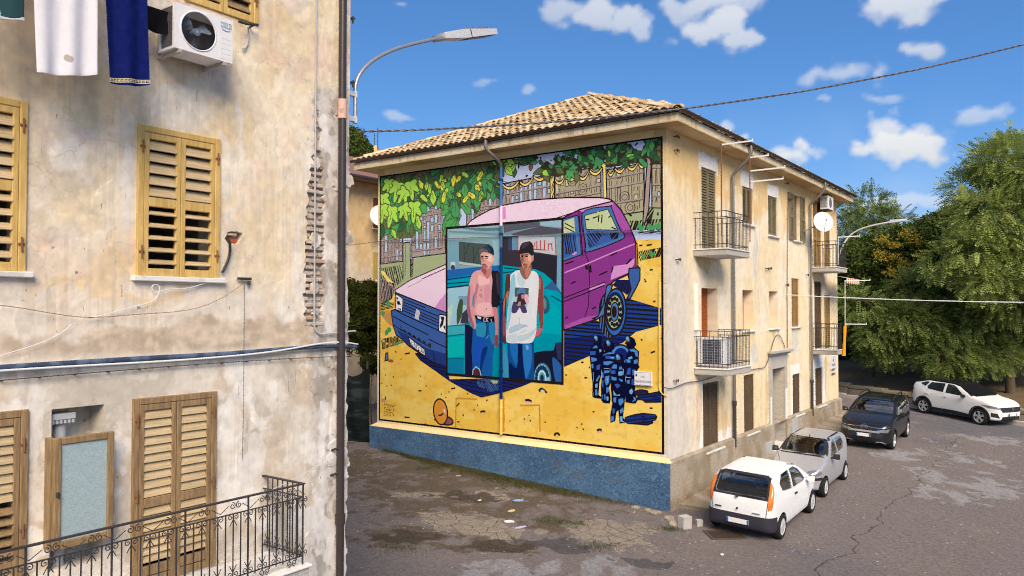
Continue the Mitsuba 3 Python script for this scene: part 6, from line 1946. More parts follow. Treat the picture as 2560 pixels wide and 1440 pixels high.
def build_car(name, label, M, paint, body, axles, R, yw, side_windows, screen, backlight, seams, style, rimr, extra, screen_x, back_x, flat_cabin=.45, doors_mirror=None, arch_trim=None, roof_black=None):
    car = thing(name, label, 'car')
    S0 = body.solid(0.0)
    inner = body.solid(-.055) ^ m3.Manifold.cube([6, 3, 3], True).translate([0, 0, flat_cabin + 1.5])
    wells = []
    for x in axles:
        wells.append(m3.Manifold.cylinder(4, R + .045, R + .045, 40, True).rotate([90, 0, 0]).translate([x, 0, R]) - m3.Manifold.cube([3, 2 * (yw - .16), 3], True))
    wells = m3.Manifold.batch_boolean(wells, m3.OpType.Add)
    cutters = []
    for w in side_windows:
        p = rounded(w, .03)
        cutters += [pr_y(p, .25, 1.3), pr_y(p, -1.3, -.25)]
    if screen is not None:
        cutters.append(pr_x(rounded(screen, .04), *screen_x))
    if backlight is not None:
        cutters.append(pr_x(rounded(backlight, .05), *back_x))
    glass = m3.Manifold.batch_boolean(cutters, m3.OpType.Add)
    groove = [line_prism(q, .011, .3, 1.3) for q in seams] + [line_prism(q, .011, -1.3, -.3) for q in seams]
    shell = S0 - wells
    if groove:
        shell = shell - (m3.Manifold.batch_boolean(groove, m3.OpType.Add) - body.solid(-.009))
    shell = shell - inner - glass
    fi = lambda c: body.f(c)
    outer = lambda c: (fi(c) > -.03)
    put(car, 'body', pick(shell, lambda c: outer(c)), paint, M, smooth=28)
    put(car, 'cabin', pick(shell, lambda c: ~outer(c)), 'car_inside', M, smooth=28)
    pane_s = body.solid(-.009)
    panes = pane_s ^ glass
    for g in panes.decompose():
        t = pick(g, lambda c: np.abs(fi(c) + .009) < .004)
        if len(t.faces) > 3:
            put(car, 'window', t, 'car_glass', M, smooth=True)
    S1 = body.solid(.006) - wells
    S2 = body.solid(.012) - wells
    for nm, m, outline, lo, hi, axis, lift, lab in extra:
        P = pr_y(outline, lo, hi) if axis == 'y' else pr_x(outline, lo, hi)
        if nm == 'tail_light' and m == 'lamp_amber':
            P = P ^ pr_y([(-2.2, .6), (-1.81, .6), (-1.735, 1.0), (-1.52, 1.46), (-2.2, 1.46)], -1, 1)
        part = ((S2 if lift else S1) ^ P) - body.solid(-.03)
        for g in (part.decompose() if nm in ('headlight', 'tail_light', 'fog_light', 'seal', 'lower_trim') else [part]):
            if g.volume() > 1e-6:
                put(car, nm, g, m, M, smooth=28, label=lab)
    for x in axles:
        for s in (1, -1):
            wheel(car, M, x, s, R, yw, style, rimr)
            if arch_trim:
                ring = (m3.Manifold.cylinder(.12, R + .045 + arch_trim, R + .045 + arch_trim, 40, True).rotate([90, 0, 0]) - m3.Manifold.cylinder(.3, R + .044, R + .044, 40, True).rotate([90, 0, 0])).translate([x, s * (yw + .09), R])
                ring = (body.solid(.012) ^ (m3.Manifold.cylinder(3, R + .045 + arch_trim, R + .045 + arch_trim, 40, True).rotate([90, 0, 0]).translate([x, 0, R]) - m3.Manifold.cylinder(4, R + .045, R + .045, 40, True).rotate([90, 0, 0]).translate([x, 0, R]))) - body.solid(-.03)
                ring = ring ^ m3.Manifold.cube([3, 1.2, 3], True).translate([x, s * 1.0, .5])
                put(car, 'arch_trim', ring, 'car_trim', M, smooth=28)
    return car, S0


def box_m(x0, x1, y0, y1, z0, z1, r=.015):
    return rbox(x0, x1, y0, y1, z0, z1, r)


def seats(car, M, xs, back_x, z, w):
    for x in xs:
        for s in (1, -1):
            st = put(car, 'seat', cat(box_m(x - .25, x + .25, s * .36 - .23, s * .36 + .23, z - .15, z + .05, .06), moved(box_m(-.06, .06, -.22, .22, 0, .58, .05), x - .24, s * .36, z, ry=-.22)), 'car_inside', M)
            put(st, 'headrest', moved(box_m(-.05, .05, -.13, .13, .60, .76, .04), x - .26, s * .36, z, ry=-.22), 'car_inside', M)
    put(car, 'rear_bench', cat(box_m(back_x - .2, back_x + .25, -w, w, z - .15, z + .05, .06), moved(box_m(-.06, .06, -w, w, 0, .5, .05), back_x - .2, 0, z, ry=-.25)), 'car_inside', M)


def plate(car, M, x, y, z, s, tilt=0.0, w=.52, h=.11):
    P = put(car, 'number_plate', moved(box_m(-.006, .006, -w / 2, w / 2, -h / 2, h / 2, .004), x, y, z, ry=tilt), 'plate_white', M)
    put(P, 'blue_band', cat(moved(box(-.0075, .0075, -w / 2 + .002, -w / 2 + .045, -h / 2 + .003, h / 2 - .003), x, y, z, ry=tilt), moved(box(-.0075, .0075, w / 2 - .045, w / 2 - .002, -h / 2 + .003, h / 2 - .003), x, y, z, ry=tilt)), 'plate_blue', M, kind='stuff')


def mirrors(car, M, x, y, z, m, only=(1, -1), sc=1):
    for s in only:
        h = m3.Manifold.hull_points(np.array([(x + .06, s * (y + .02), z - .02), (x - .06, s * (y + .03), z - .02), (x + .09, s * (y + .18), z - .03), (x - .04, s * (y + .21), z - .04), (x + .07, s * (y + .19), z + .09), (x - .045, s * (y + .205), z + .10), (x + .03, s * (y + .05), z + .09), (x - .05, s * (y + .05), z + .09), (x + .11, s * (y + .10), z + .03)]))
        mm = put(car, 'wing_mirror', cat(h, tube([(x, s * (y - .06), z - .03), (x, s * (y + .05), z)], .025, 6)), m, M, smooth=50)


def along(s, t):
    p = C0 + EM * s + EF * t
    return p[0], p[1]


# white three door hatchback, seen from behind
B1 = Body(side=[(-1.80, .22), (-1.90, .34), (-1.90, .56), (-1.86, .80), (-1.80, .98), (-1.56, 1.36), (-1.42, 1.45), (-.9, 1.505), (-.15, 1.50), (.25, 1.42), (.95, 1.03), (1.38, .90), (1.74, .72), (1.88, .56), (1.88, .36), (1.78, .20), (1.2, .17), (-1.2, .17)],
          front=[(0, .17), (.72, .17), (.81, .30), (.835, .52), (.825, .78), (.79, .95), (.68, 1.34), (.58, 1.47), (.30, 1.505), (0, 1.51)],
          top=[(-1.92, 0), (-1.91, .50), (-1.80, .74), (-1.45, .82), (-.9, .84), (.8, .84), (1.4, .80), (1.72, .66), (1.88, .36), (1.89, 0)], k=.075)
xp, yp = along(-2.11, 1.02)
M1 = car_frame(xp, yp, EF)
bl = [(-.60, 1.00), (.60, 1.00), (.56, 1.36), (.45, 1.395), (-.45, 1.395), (-.56, 1.36)]
CAR1, S = build_car('parked_car', 'white three door hatchback with tall orange tail lamps, nearest the camera', M1, 'car_white', B1, (1.20, -1.26), .285, .735,
    [[(.62, .98), (-.38, .99), (-.34, 1.40), (-.02, 1.40), (.22, 1.32)], [(-.45, .99), (-1.12, 1.06), (-1.22, 1.24), (-.95, 1.39), (-.41, 1.40)]],
    [(-.62, 1.04), (.62, 1.04), (.50, 1.42), (-.50, 1.42)], bl,
    [[(.72, .98), (.78, .55), (.62, .26), (-.42, .26), (-.50, .60), (-.42, .98)], [(-.45, 1.42), (-.42, .98)], [(.75, .92), (1.80, .70)], [(.76, .60), (-.44, .60)]], 'cap', .19,
    [('bumper', 'bumper_dark', [(-1.95, .15), (-1.95, .585), (-1.60, .585), (-1.545, .30), (-1.45, .15)], -1, 1, 'y', True, 'dark plastic rear bumper'),
     ('bumper', 'car_white', [(1.95, .15), (1.95, .56), (1.55, .50), (1.5, .15)], -1, 1, 'y', False, None),
     ('tail_light', 'lamp_amber', [(.655, .74), (.775, .80), (.80, .95), (.70, 1.36), (.61, 1.42), (.64, 1.08), (.645, .94)], -2, -1.30, 'x', True, 'tall orange tail lamp'),
     ('tail_light', 'lamp_amber', [(-.655, .74), (-.775, .80), (-.80, .95), (-.70, 1.36), (-.61, 1.42), (-.64, 1.08), (-.645, .94)], -2, -1.30, 'x', True, 'tall orange tail lamp'),
     ('headlight', 'lamp_clear', [(.36, .60), (.70, .64), (.72, .76), (.45, .70)], 1.3, 2, 'x', False, None), ('headlight', 'lamp_clear', [(-.36, .60), (-.70, .64), (-.72, .76), (-.45, .70)], 1.3, 2, 'x', False, None),
     ('seal', 'car_trim', [(-1.50, 1.452), (-.9, 1.49), (-.2, 1.485), (.22, 1.41), (.22, 1.40), (-.2, 1.472), (-.9, 1.477), (-1.50, 1.44)], .52, .68, 'y', False, None),
     ('seal', 'car_trim', [(-1.50, 1.452), (-.9, 1.49), (-.2, 1.485), (.22, 1.41), (.22, 1.40), (-.2, 1.472), (-.9, 1.477), (-1.50, 1.44)], -.68, -.52, 'y', False, None)],
    (.15, 1.2), (-2.1, -1.25))
# dark surround of the rear window, tailgate seam, wiper, badge, lock, door handles
rim = m3.Manifold.batch_boolean([pr_x([(-.645, .955), (.645, .955), (.61, 1.40), (.50, 1.435), (-.50, 1.435), (-.61, 1.40)], -2.2, -1.28)], m3.OpType.Add) - pr_x(rounded(bl, .05), -2.3, -1.0)
put(CAR1, 'window_surround', (B1.solid(.006) ^ rim) - B1.solid(-.03), 'car_trim', M1, smooth=28)
SEAM = sg.LineString([(.645, .95), (.62, .62)]).buffer(.006)
for s in (1, -1):
    put(CAR1, 'tailgate_seam', (B1.solid(.006) ^ pr_x([(s * .648, .95), (s * .636, .95), (s * .612, .59), (s * .624, .59)], -2.2, -1.4)) - B1.solid(-.03), 'car_trim', M1)
wz = lambda z: -1.80 + (z - .98) * .62 - .03
put(CAR1, 'wiper', cat(tube([(wz(.97) - .005, .06, .965), (wz(1.0), -.04, 1.0), (wz(1.01), -.50, 1.01)], .012, 6), tube([(wz(.955) - .01, .06, .94), (wz(.955), .06, .98)], .03, 10)), 'car_trim', M1)
put(CAR1, 'lock', tube([(-1.915, .03, .70), (-1.86, .03, .70)], .022, 12), 'car_trim', M1)
put(CAR1, 'badge', box_m(-1.905, -1.88, .40, .55, .665, .69, .004), 'car_trim', M1)
put(CAR1, 'badge', box_m(-1.912, -1.88, -.50, -.32, .655, .67, .004), 'chrome', M1)
for s in (1, -1):
    put(CAR1, 'door_handle', box_m(-.36, -.20, s * .80, s * .845, .83, .875, .015), 'car_trim', M1)
plate(CAR1, M1, -1.925, 0, .42, -1)
put(CAR1, 'aerial', tube([(.1, -.30, 1.49), (-.08, -.30, 1.70)], .006, 5), 'car_trim', M1)
mirrors(CAR1, M1, .62, .80, 1.0, 'car_white')
seats(CAR1, M1, (.05,), -.75, .50, .60)

# silver small hatchback facing us
B2 = Body(side=[(-1.60, .22), (-1.66, .40), (-1.66, .70), (-1.60, .95), (-1.42, 1.30), (-1.25, 1.40), (-.7, 1.455), (-.05, 1.44), (.25, 1.37), (.80, 1.02), (1.10, .92), (1.45, .76), (1.63, .62), (1.66, .40), (1.58, .22), (1.0, .17), (-1.0, .17)],
          front=[(0, .17), (.66, .17), (.735, .32), (.755, .55), (.745, .80), (.71, .94), (.60, 1.32), (.52, 1.42), (.25, 1.455), (0, 1.46)],
          top=[(-1.68, 0), (-1.66, .45), (-1.52, .66), (-1.2, .74), (.6, .76), (1.2, .72), (1.50, .60), (1.65, .34), (1.67, 0)], k=.08)
xp, yp = along(-2.10, 5.0)
M2 = car_frame(xp, yp, -EF)
CAR2, S = build_car('parked_car', 'small silver hatchback facing the camera, parked nose to nose with the white one', M2, 'car_silver', B2, (1.10, -1.10), .27, .655,
    [[(.52, .97), (-.22, .98), (-.20, 1.36), (.0, 1.355), (.15, 1.29)], [(-.29, .98), (-.92, 1.02), (-1.02, 1.12), (-.90, 1.34), (-.27, 1.36)]],
    [(-.615, 1.045), (.615, 1.045), (.51, 1.375), (.42, 1.39), (-.42, 1.39), (-.51, 1.375)], [(-.50, 1.0), (.50, 1.0), (.44, 1.32), (-.44, 1.32)],
    [[(.58, .96), (.66, .55), (.52, .27), (-.32, .27), (-.38, .60), (-.26, .96)], [(.62, .88), (1.0, .80), (1.62, .60)]], 'cap', .18,
    [('bumper', 'car_trim', [(1.72, .50), (1.72, .57), (1.30, .57), (1.30, .50)], -1, 1, 'y', True, None),
     ('grille', 'car_trim', [(-.34, .42), (.34, .42), (.38, .49), (-.38, .49)], 1.3, 2, 'x', True, None), ('grille', 'car_trim', [(-.46, .24), (.46, .24), (.42, .36), (-.42, .36)], 1.3, 2, 'x', True, None),
     ('headlight', 'lamp_clear', [(.30, .63), (.40, .60), (.60, .61), (.68, .66), (.66, .74), (.50, .765), (.36, .73)], 1.0, 2, 'x', True, 'oval headlamp'),
     ('headlight', 'lamp_clear', [(-.30, .63), (-.40, .60), (-.60, .61), (-.68, .66), (-.66, .74), (-.50, .765), (-.36, .73)], 1.0, 2, 'x', True, 'oval headlamp'),
     ('tail_light', 'lamp_red', [(.56, .70), (.68, .70), (.66, .92), (.56, .92)], -2, -1.3, 'x', True, None), ('tail_light', 'lamp_red', [(-.56, .70), (-.68, .70), (-.66, .92), (-.56, .92)], -2, -1.3, 'x', True, None),
     ('seal', 'car_trim', [(.78, 1.035), (.25, 1.378), (.0, 1.428), (.0, 1.410), (.24, 1.36), (.76, 1.02)], .50, .66, 'y', False, None), ('seal', 'car_trim', [(.78, 1.035), (.25, 1.378), (.0, 1.428), (.0, 1.410), (.24, 1.36), (.76, 1.02)], -.66, -.50, 'y', False, None),
     ('lower_trim', 'car_trim', [(-1.2, 1.418), (-.05, 1.425), (.2, 1.365), (.2, 1.352), (-.05, 1.41), (-1.2, 1.40)], .46, .62, 'y', False, None), ('lower_trim', 'car_trim', [(-1.2, 1.418), (-.05, 1.425), (.2, 1.365), (.2, 1.352), (-.05, 1.41), (-1.2, 1.40)], -.62, -.46, 'y', False, None)],
    (.1, 1.1), (-1.9, -1.15))
put(CAR2, 'wiper', cat(tube([(.86, -.45, 1.02), (.80, .05, 1.055), (.78, .12, 1.06)], .010, 6), tube([(.86, .0, 1.02), (.81, .45, 1.05), (.80, .52, 1.05)], .010, 6), box_m(.78, .86, -.6, .6, 1.0, 1.03)), 'car_trim', M2, kind='stuff')
put(CAR2, 'grille_bar', cat(box_m(1.655, 1.685, -.42, .42, .285, .30), box_m(1.655, 1.685, -.42, .42, .325, .338)), 'car_silver', M2, kind='stuff')
for s in (1, -1):
    put(CAR2, 'door_handle', box_m(-.24, -.12, s * .735, s * .765, .82, .85, .01), 'car_trim', M2)
put(CAR2, 'aerial', tube([(.12, 0, 1.40), (.10, 0, 1.44)], .02, 8), 'car_trim', M2)
mirrors(CAR2, M2, .52, .72, .98, 'car_trim')
seats(CAR2, M2, (.05,), -.65, .50, .52)
put(CAR2, 'steering_wheel', moved(trimesh.creation.torus(.18, .015, 24, 8), .42, .34, .93, ry=-1.1), 'car_trim', M2)

# dark crossover facing us
B3 = Body(side=[(-2.00, .26), (-2.08, .45), (-2.08, .90), (-2.0, 1.10), (-1.84, 1.42), (-1.62, 1.55), (-.9, 1.60), (-.1, 1.58), (.25, 1.50), (.90, 1.13), (1.30, 1.06), (1.78, .96), (2.00, .84), (2.08, .62), (2.07, .40), (1.98, .26), (1.4, .21), (-1.4, .21)],
          front=[(0, .21), (.76, .21), (.86, .36), (.885, .62), (.875, .90), (.84, 1.05), (.70, 1.47), (.60, 1.57), (.3, 1.605), (0, 1.61)],
          top=[(-2.1, 0), (-2.08, .55), (-1.9, .80), (-1.5, .88), (1.2, .89), (1.7, .83), (1.98, .66), (2.08, .40), (2.09, 0)], k=.08)
xp, yp = along(-2.36, 12.75)
M3 = car_frame(xp, yp, -EF)
CAR3, S = build_car('parked_car', 'black crossover with pale number plate facing the camera beside the facade', M3, 'car_dark', B3, (1.30, -1.30), .33, .765,
    [[(.56, 1.08), (-.36, 1.09), (-.34, 1.48), (.0, 1.475), (.16, 1.41)], [(-.44, 1.09), (-1.25, 1.12), (-1.15, 1.44), (-.42, 1.48)], [(-1.33, 1.14), (-1.62, 1.20), (-1.50, 1.40), (-1.23, 1.44)]],
    [(-.70, 1.155), (.70, 1.155), (.60, 1.49), (.50, 1.51), (-.50, 1.51), (-.60, 1.49)], [(-.60, 1.14), (.60, 1.14), (.52, 1.46), (-.52, 1.46)],
    [[(.64, 1.06), (.74, .70), (.6, .33), (-.36, .33), (-.40, 1.06)], [(-.40, .33), (-1.05, .40), (-1.28, .80), (-1.28, 1.1)]], 'alloy', .225,
    [('grille', 'car_trim', [(-.56, .46), (.56, .46), (.60, .62), (-.60, .62)], 1.5, 2.3, 'x', True, None),
     ('lower_trim', 'alloy', [(-.60, .34), (-.42, .34), (-.34, .27), (.34, .27), (.42, .34), (.60, .34), (.70, .27), (.66, .25), (.58, .31), (.44, .31), (.36, .24), (-.36, .24), (-.44, .31), (-.58, .31), (-.66, .25), (-.70, .27)], 1.5, 2.3, 'x', True, 'pale metal lower trim'),
     ('headlight', 'lamp_clear', [(.40, .66), (.74, .66), (.80, .78), (.60, .76), (.42, .72)], 1.3, 2.3, 'x', True, None), ('headlight', 'lamp_clear', [(-.40, .66), (-.74, .66), (-.80, .78), (-.60, .76), (-.42, .72)], 1.3, 2.3, 'x', True, None),
     ('radiator_trim', 'chrome', [(-.80, .86), (-.60, .82), (-.14, .82), (0, .905), (.14, .82), (.60, .82), (.80, .86), (.78, .835), (.60, .80), (.12, .80), (0, .875), (-.12, .80), (-.60, .80), (-.78, .835)], 1.3, 2.3, 'x', True, 'chrome strip with a chevron in the middle'),
     ('radiator_trim', 'chrome', [(-.12, .775), (0, .85), (.12, .775), (.08, .765), (0, .82), (-.08, .765)], 1.3, 2.3, 'x', True, None),
     ('radiator_trim', 'alloy', [(-.5, .64), (.5, .64), (.56, .70), (-.56, .70)], 1.5, 2.3, 'x', False, None),
     ('tail_light', 'lamp_red', [(.6, .95), (.8, .95), (.78, 1.08), (.6, 1.08)], -2.3, -1.6, 'x', True, None), ('tail_light', 'lamp_red', [(-.6, .95), (-.8, .95), (-.78, 1.08), (-.6, 1.08)], -2.3, -1.6, 'x', True, None)],
    (.1, 1.25), (-2.2, -1.5), flat_cabin=.55, arch_trim=.05)
for s in (1, -1):
    put(CAR3, 'roof_rail', cat(tube(spline([(-1.55, s * .56, 1.56), (-1.4, s * .58, 1.645), (-.4, s * .58, 1.665), (.05, s * .585, 1.63), (.2, s * .57, 1.53)], 16), .022, 8)), 'car_trim', M3, smooth=40)
    put(CAR3, 'door_handle', box_m(-.30, -.12, s * .865, s * .90, .93, .96, .01), 'car_dark', M3)
plate(CAR3, M3, 2.105, 0, .54, 1, w=.46)
mirrors(CAR3, M3, .58, .84, 1.10, 'car_dark')
seats(CAR3, M3, (.0,), -.9, .62, .62)
put(CAR3, 'wiper', cat(box_m(.90, 1.0, -.68, .68, 1.09, 1.12), tube([(.93, -.5, 1.12), (.84, .2, 1.18)], .01, 6)), 'car_trim', M3, kind='stuff')

# white crossover with a dark roof across the road
B4 = Body(side=[(-2.02, .28), (-2.10, .48), (-2.12, .86), (-2.04, 1.06), (-1.82, 1.38), (-1.55, 1.52), (-.9, 1.575), (-.1, 1.55), (.22, 1.48), (.98, 1.08), (1.40, 1.03), (1.85, .92), (2.05, .78), (2.12, .58), (2.08, .36), (1.98, .26), (1.4, .22), (-1.4, .22)],
          front=[(0, .22), (.78, .22), (.87, .36), (.90, .62), (.89, .88), (.85, 1.02), (.71, 1.44), (.60, 1.54), (.3, 1.58), (0, 1.585)],
          top=[(-2.13, 0), (-2.1, .55), (-1.92, .80), (-1.5, .89), (1.2, .90), (1.7, .85), (2.0, .66), (2.1, .40), (2.12, 0)], k=.085)
hd = np.array([.385, -.923, 0])
rt = np.array([hd[1], -hd[0], 0])
cp = np.array([18.70, 33.20, 0]) - rt * .80
M4 = car_frame(cp[0], cp[1], hd)
belt = .985
CAR4, S = build_car('parked_car', 'white crossover with a dark roof parked across the road under the trees', M4, 'car_white', B4, (1.30, -1.32), .34, .775,
    [[(.62, 1.05), (-.30, 1.07), (-.28, 1.46), (.0, 1.45), (.16, 1.38)], [(-.40, 1.07), (-1.15, 1.12), (-1.22, 1.20), (-1.05, 1.42), (-.38, 1.46)], [(-1.30, 1.20), (-1.60, 1.30), (-1.30, 1.42), (-1.12, 1.43)]],
    [(-.70, 1.10), (.70, 1.10), (.60, 1.46), (-.60, 1.46)], [(-.58, 1.12), (.58, 1.12), (.50, 1.42), (-.50, 1.42)],
    [[(.70, 1.02), (.80, .66), (.66, .34), (-.30, .34), (-.36, 1.04)], [(-.34, .34), (-1.0, .40), (-1.30, .80), (-1.28, 1.1)]], 'alloy', .235,
    [('roof', 'car_dark', [(-1.95, 1.30), (-1.62, 1.36), (-1.2, 1.475), (.0, 1.48), (.30, 1.42), (.9, 1.11), (.98, 1.18), (.4, 1.65), (-1.8, 1.65)], -1, 1, 'y', False, 'dark roof'),
     ('lower_trim', 'car_trim', [(-1.0, .20), (1.0, .20), (.95, .36), (.2, .40), (-.9, .37)], .55, 1.0, 'y', True, None), ('lower_trim', 'car_trim', [(-1.0, .20), (1.0, .20), (.95, .36), (.2, .40), (-.9, .37)], -1.0, -.55, 'y', True, None),
     ('lower_trim', 'car_trim', [(-2.2, .2), (-1.7, .2), (-1.75, .46), (-2.2, .52)], -1, 1, 'y', True, None),
     ('grille', 'car_trim', [(-.52, .62), (.52, .62), (.62, .80), (-.62, .80)], 1.6, 2.3, 'x', True, None), ('grille', 'car_trim', [(-.55, .28), (.55, .28), (.50, .44), (-.50, .44)], 1.6, 2.3, 'x', True, None),
     ('headlight', 'lamp_clear', [(.58, .72), (.84, .76), (.88, .86), (.62, .83)], 1.4, 2.3, 'x', True, None), ('headlight', 'lamp_clear', [(-.58, .72), (-.84, .76), (-.88, .86), (-.62, .83)], 1.4, 2.3, 'x', True, None),
     ('fog_light', 'car_trim', [(.60, .38), (.80, .42), (.80, .58), (.68, .56)], 1.4, 2.3, 'x', True, None), ('fog_light', 'car_trim', [(-.60, .38), (-.80, .42), (-.80, .58), (-.68, .56)], 1.4, 2.3, 'x', True, None),
     ('tail_light', 'lamp_red', [(-2.2, .94), (-1.85, .98), (-1.85, 1.06), (-2.2, 1.04)], -1, -.45, 'y', True, None), ('tail_light', 'lamp_red', [(-2.2, .94), (-1.85, .98), (-1.85, 1.06), (-2.2, 1.04)], .45, 1, 'y', True, None)],
    (.1, 1.3), (-2.3, -1.45), flat_cabin=.55, arch_trim=.06)
for s in (1, -1):
    for x in (-.22, -1.12):
        put(CAR4, 'door_handle', box_m(x - .09, x + .09, s * .88, s * .912, .92, .945, .008), 'car_white', M4)
mirrors(CAR4, M4, .64, .85, 1.06, 'car_dark')
plate(CAR4, M4, 2.13, 0, .52, 1, w=.46)
put(CAR4, 'badge', box_m(2.10, 2.14, -.05, .05, .66, .78, .01), 'chrome', M4)
seats(CAR4, M4, (.0,), -.9, .60, .62)

# ---------------------------------------------------------------- pavement, kerb, low wall, verge
def strip(pts_st, zoff, th, bsdf, name, label=None):
    v, n = [], len(pts_st)
    xy = [along(s, t) for s, t in pts_st]
    top = [(x, y, float(ground_z(x, y)) + zoff) for x, y in xy]
    bot = [(x, y, float(ground_z(x, y)) - th) for x, y in xy]
    tri, f = trimesh.creation.triangulate_polygon(sg.Polygon(xy), engine='earcut')
    faces = [list(q) for q in f]
    V = top + bot
    for i in range(n):
        j = (i + 1) % n
        faces += [[i, j, j + n], [i, j + n, i + n]]
    return struct(name, (np.array(V), np.array(faces)), bsdf, label=label)


PAVE = strip([(-.10, .35), (-1.20, .55), (-1.22, 6), (-1.25, 12), (-1.25, 17.8), (-.10, 17.8), (-.10, 10)], .10, .3, 'roughcast', 'pavement', 'rough concrete pavement along the apartment block')
for k in range(16):
    t0 = 1.05 + k * 1.05
    ln = .98
    x, y = along(-1.32, t0 + ln / 2)
    M = car_frame(x, y, EF)
    copy_piece(PAVE, 'kerb_stone', 'kerb', lambda: rbox(-.49, .49, -.085, .085, -.2, .145, .012), 'kerb_stone' if k else mat('kerb_stone', proc(lambda p, n, uv: mix((.50, .48, .46), (.36, .34, .31), fbm(p.x * 3, p.y * 3, p.z * 3, 4))), .85, spec=.15), M)
# broken end of the pavement: rubble and loose stones
for j, ((x, y), sx, sy, sz, a) in enumerate(zip([(4.093,18.522),(4.481,18.716),(4.093,19.044),(3.605,19.565),(3.841,19.148),(3.436,19.746),(3.931,18.74),(3.172,19.989)], (.16, .09, .13, .13, .16, .12, .24, .10), (.13, .07, .10, .10, .12, .10, .14, .09), (.20, .10, .08, .07, .07, .06, .10, .05), (.5, .2, 1.0, .3, .8, 1.4, .5, .2))):
    b = trimesh.creation.icosphere(subdivisions=1, radius=1) if j > 1 else trimesh.creation.box([1.6, 1.6, 1.6])
    v = np.array(b.vertices)
    if j > 1:
        v = v * (.55 + .95 * meshkit.fbm(v * 1.9 + j * 3, 3, j)[:, None])
    v = v * [sx, sy, sz]
    M = car_frame(x, y, (math.cos(a), math.sin(a), 0), z=sz * (.6 if j < 2 else .1))
    single('loose_stone' if j > 1 else 'kerb_block', (v, np.array(b.faces)), 'kerb_stone' if j < 2 else 'roughcast', ['pale squared kerb block lying loose by the broken pavement end', 'small pale kerb fragment next to the larger loose block', 'rubble stone at the broken pavement edge', 'rubble stone under the blue plinth', 'rubble lump below the blue plinth corner', 'rubble stone at the foot of the blue plinth', 'broad flat rubble slab at the pavement end', 'small rubble stone left along the blue plinth'][j], 'stone', M, smooth=False)
gx_, gy_ = (4.918,18.076)
M = car_frame(gx_, gy_, (math.cos(.1), math.sin(.1), 0))
mat('grate_iron', (.085, .062, .05), .7)
GRATE = thing('drain_grate', 'rusty drain grate in the street behind the white hatchback', 'drain')
put(GRATE, 'frame', cat(box(-.42, .42, -.30, -.25, -.02, .022), box(-.42, .42, .25, .30, -.02, .022), box(-.42, -.37, -.249, .249, -.02, .022), box(.37, .42, -.249, .249, -.02, .022)), 'grate_iron', M)
put(GRATE, 'bars', cat(*[box(-.369 + .049 * i, -.345 + .049 * i, -.249, .249, -.02, .018) for i in range(16)]), 'grate_iron', M, kind='stuff')


# grass and weeds along the blue plinth
def blades(n, fn, h, w, seed):
    r = np.random.default_rng(seed)
    P = np.array([fn(r) for _ in range(n)])
    a = r.uniform(0, 2 * np.pi, n)
    L = r.uniform(*h, n)
    lean = r.uniform(.1, .8, n)
    d = np.stack([np.cos(a), np.sin(a), a * 0], 1)
    sd = np.stack([-np.sin(a), np.cos(a), a * 0], 1) * w
    tip = P + d * (L * lean)[:, None] + np.stack([a * 0, a * 0, L], 1)
    mid = P + d * (L * lean * .35)[:, None] + np.stack([a * 0, a * 0, L * .6], 1)
    v = np.stack([P - sd, P + sd, mid + sd * .7, mid - sd * .7, tip], 1).reshape(-1, 3)
    k = np.arange(n)[:, None] * 5
    f = np.vstack([k + [0, 1, 2], k + [0, 2, 3], k + [3, 2, 4]])
    return v, f


def verge(r):
    s = r.beta(1.6, 1.3) * 9.2 + .8
    w = .10 + .55 * np.sin(np.clip((s - .5) / 8.6, 0, 1) * np.pi) ** .7
    t = -.16 - abs(r.normal(0, .5)) * w
    x, y = along(s, t)
    return [x, y, float(ground_z(x, y)) - .015]


def leafmat(name, a, b, trans=.5, scale=6.0):
    scene[name] = {'type': 'principledthin', 'base_color': proc(lambda p, n, uv: mix(a, b, cell_rand(p.x * scale, p.y * scale, p.z * scale)) * (.75 + .5 * fbm(p.x * 1.2, p.y * 1.2, p.z * 1.2, 3))), 'roughness': .55, 'diff_trans': trans, 'spec_trans': 0.0}
    return name


leafmat('grass', (.060, .075, .022), (.13, .11, .05), .4, 12)
leafmat('weed', (.035, .060, .018), (.07, .10, .03), .4, 9)
single('verge_grass', blades(16000, verge, (.02, .085), .004, 3), 'grass', 'dry and green grass growing in a strip at the foot of the blue plinth', 'grass', kind='stuff')


def weeds(r):
    k = r.integers(0, len(WEED))
    x, y, a = WEED[k]
    x, y = x + r.normal(0, a), y + r.normal(0, a * .6)
    return [x, y, float(ground_z(x, y)) - .01]


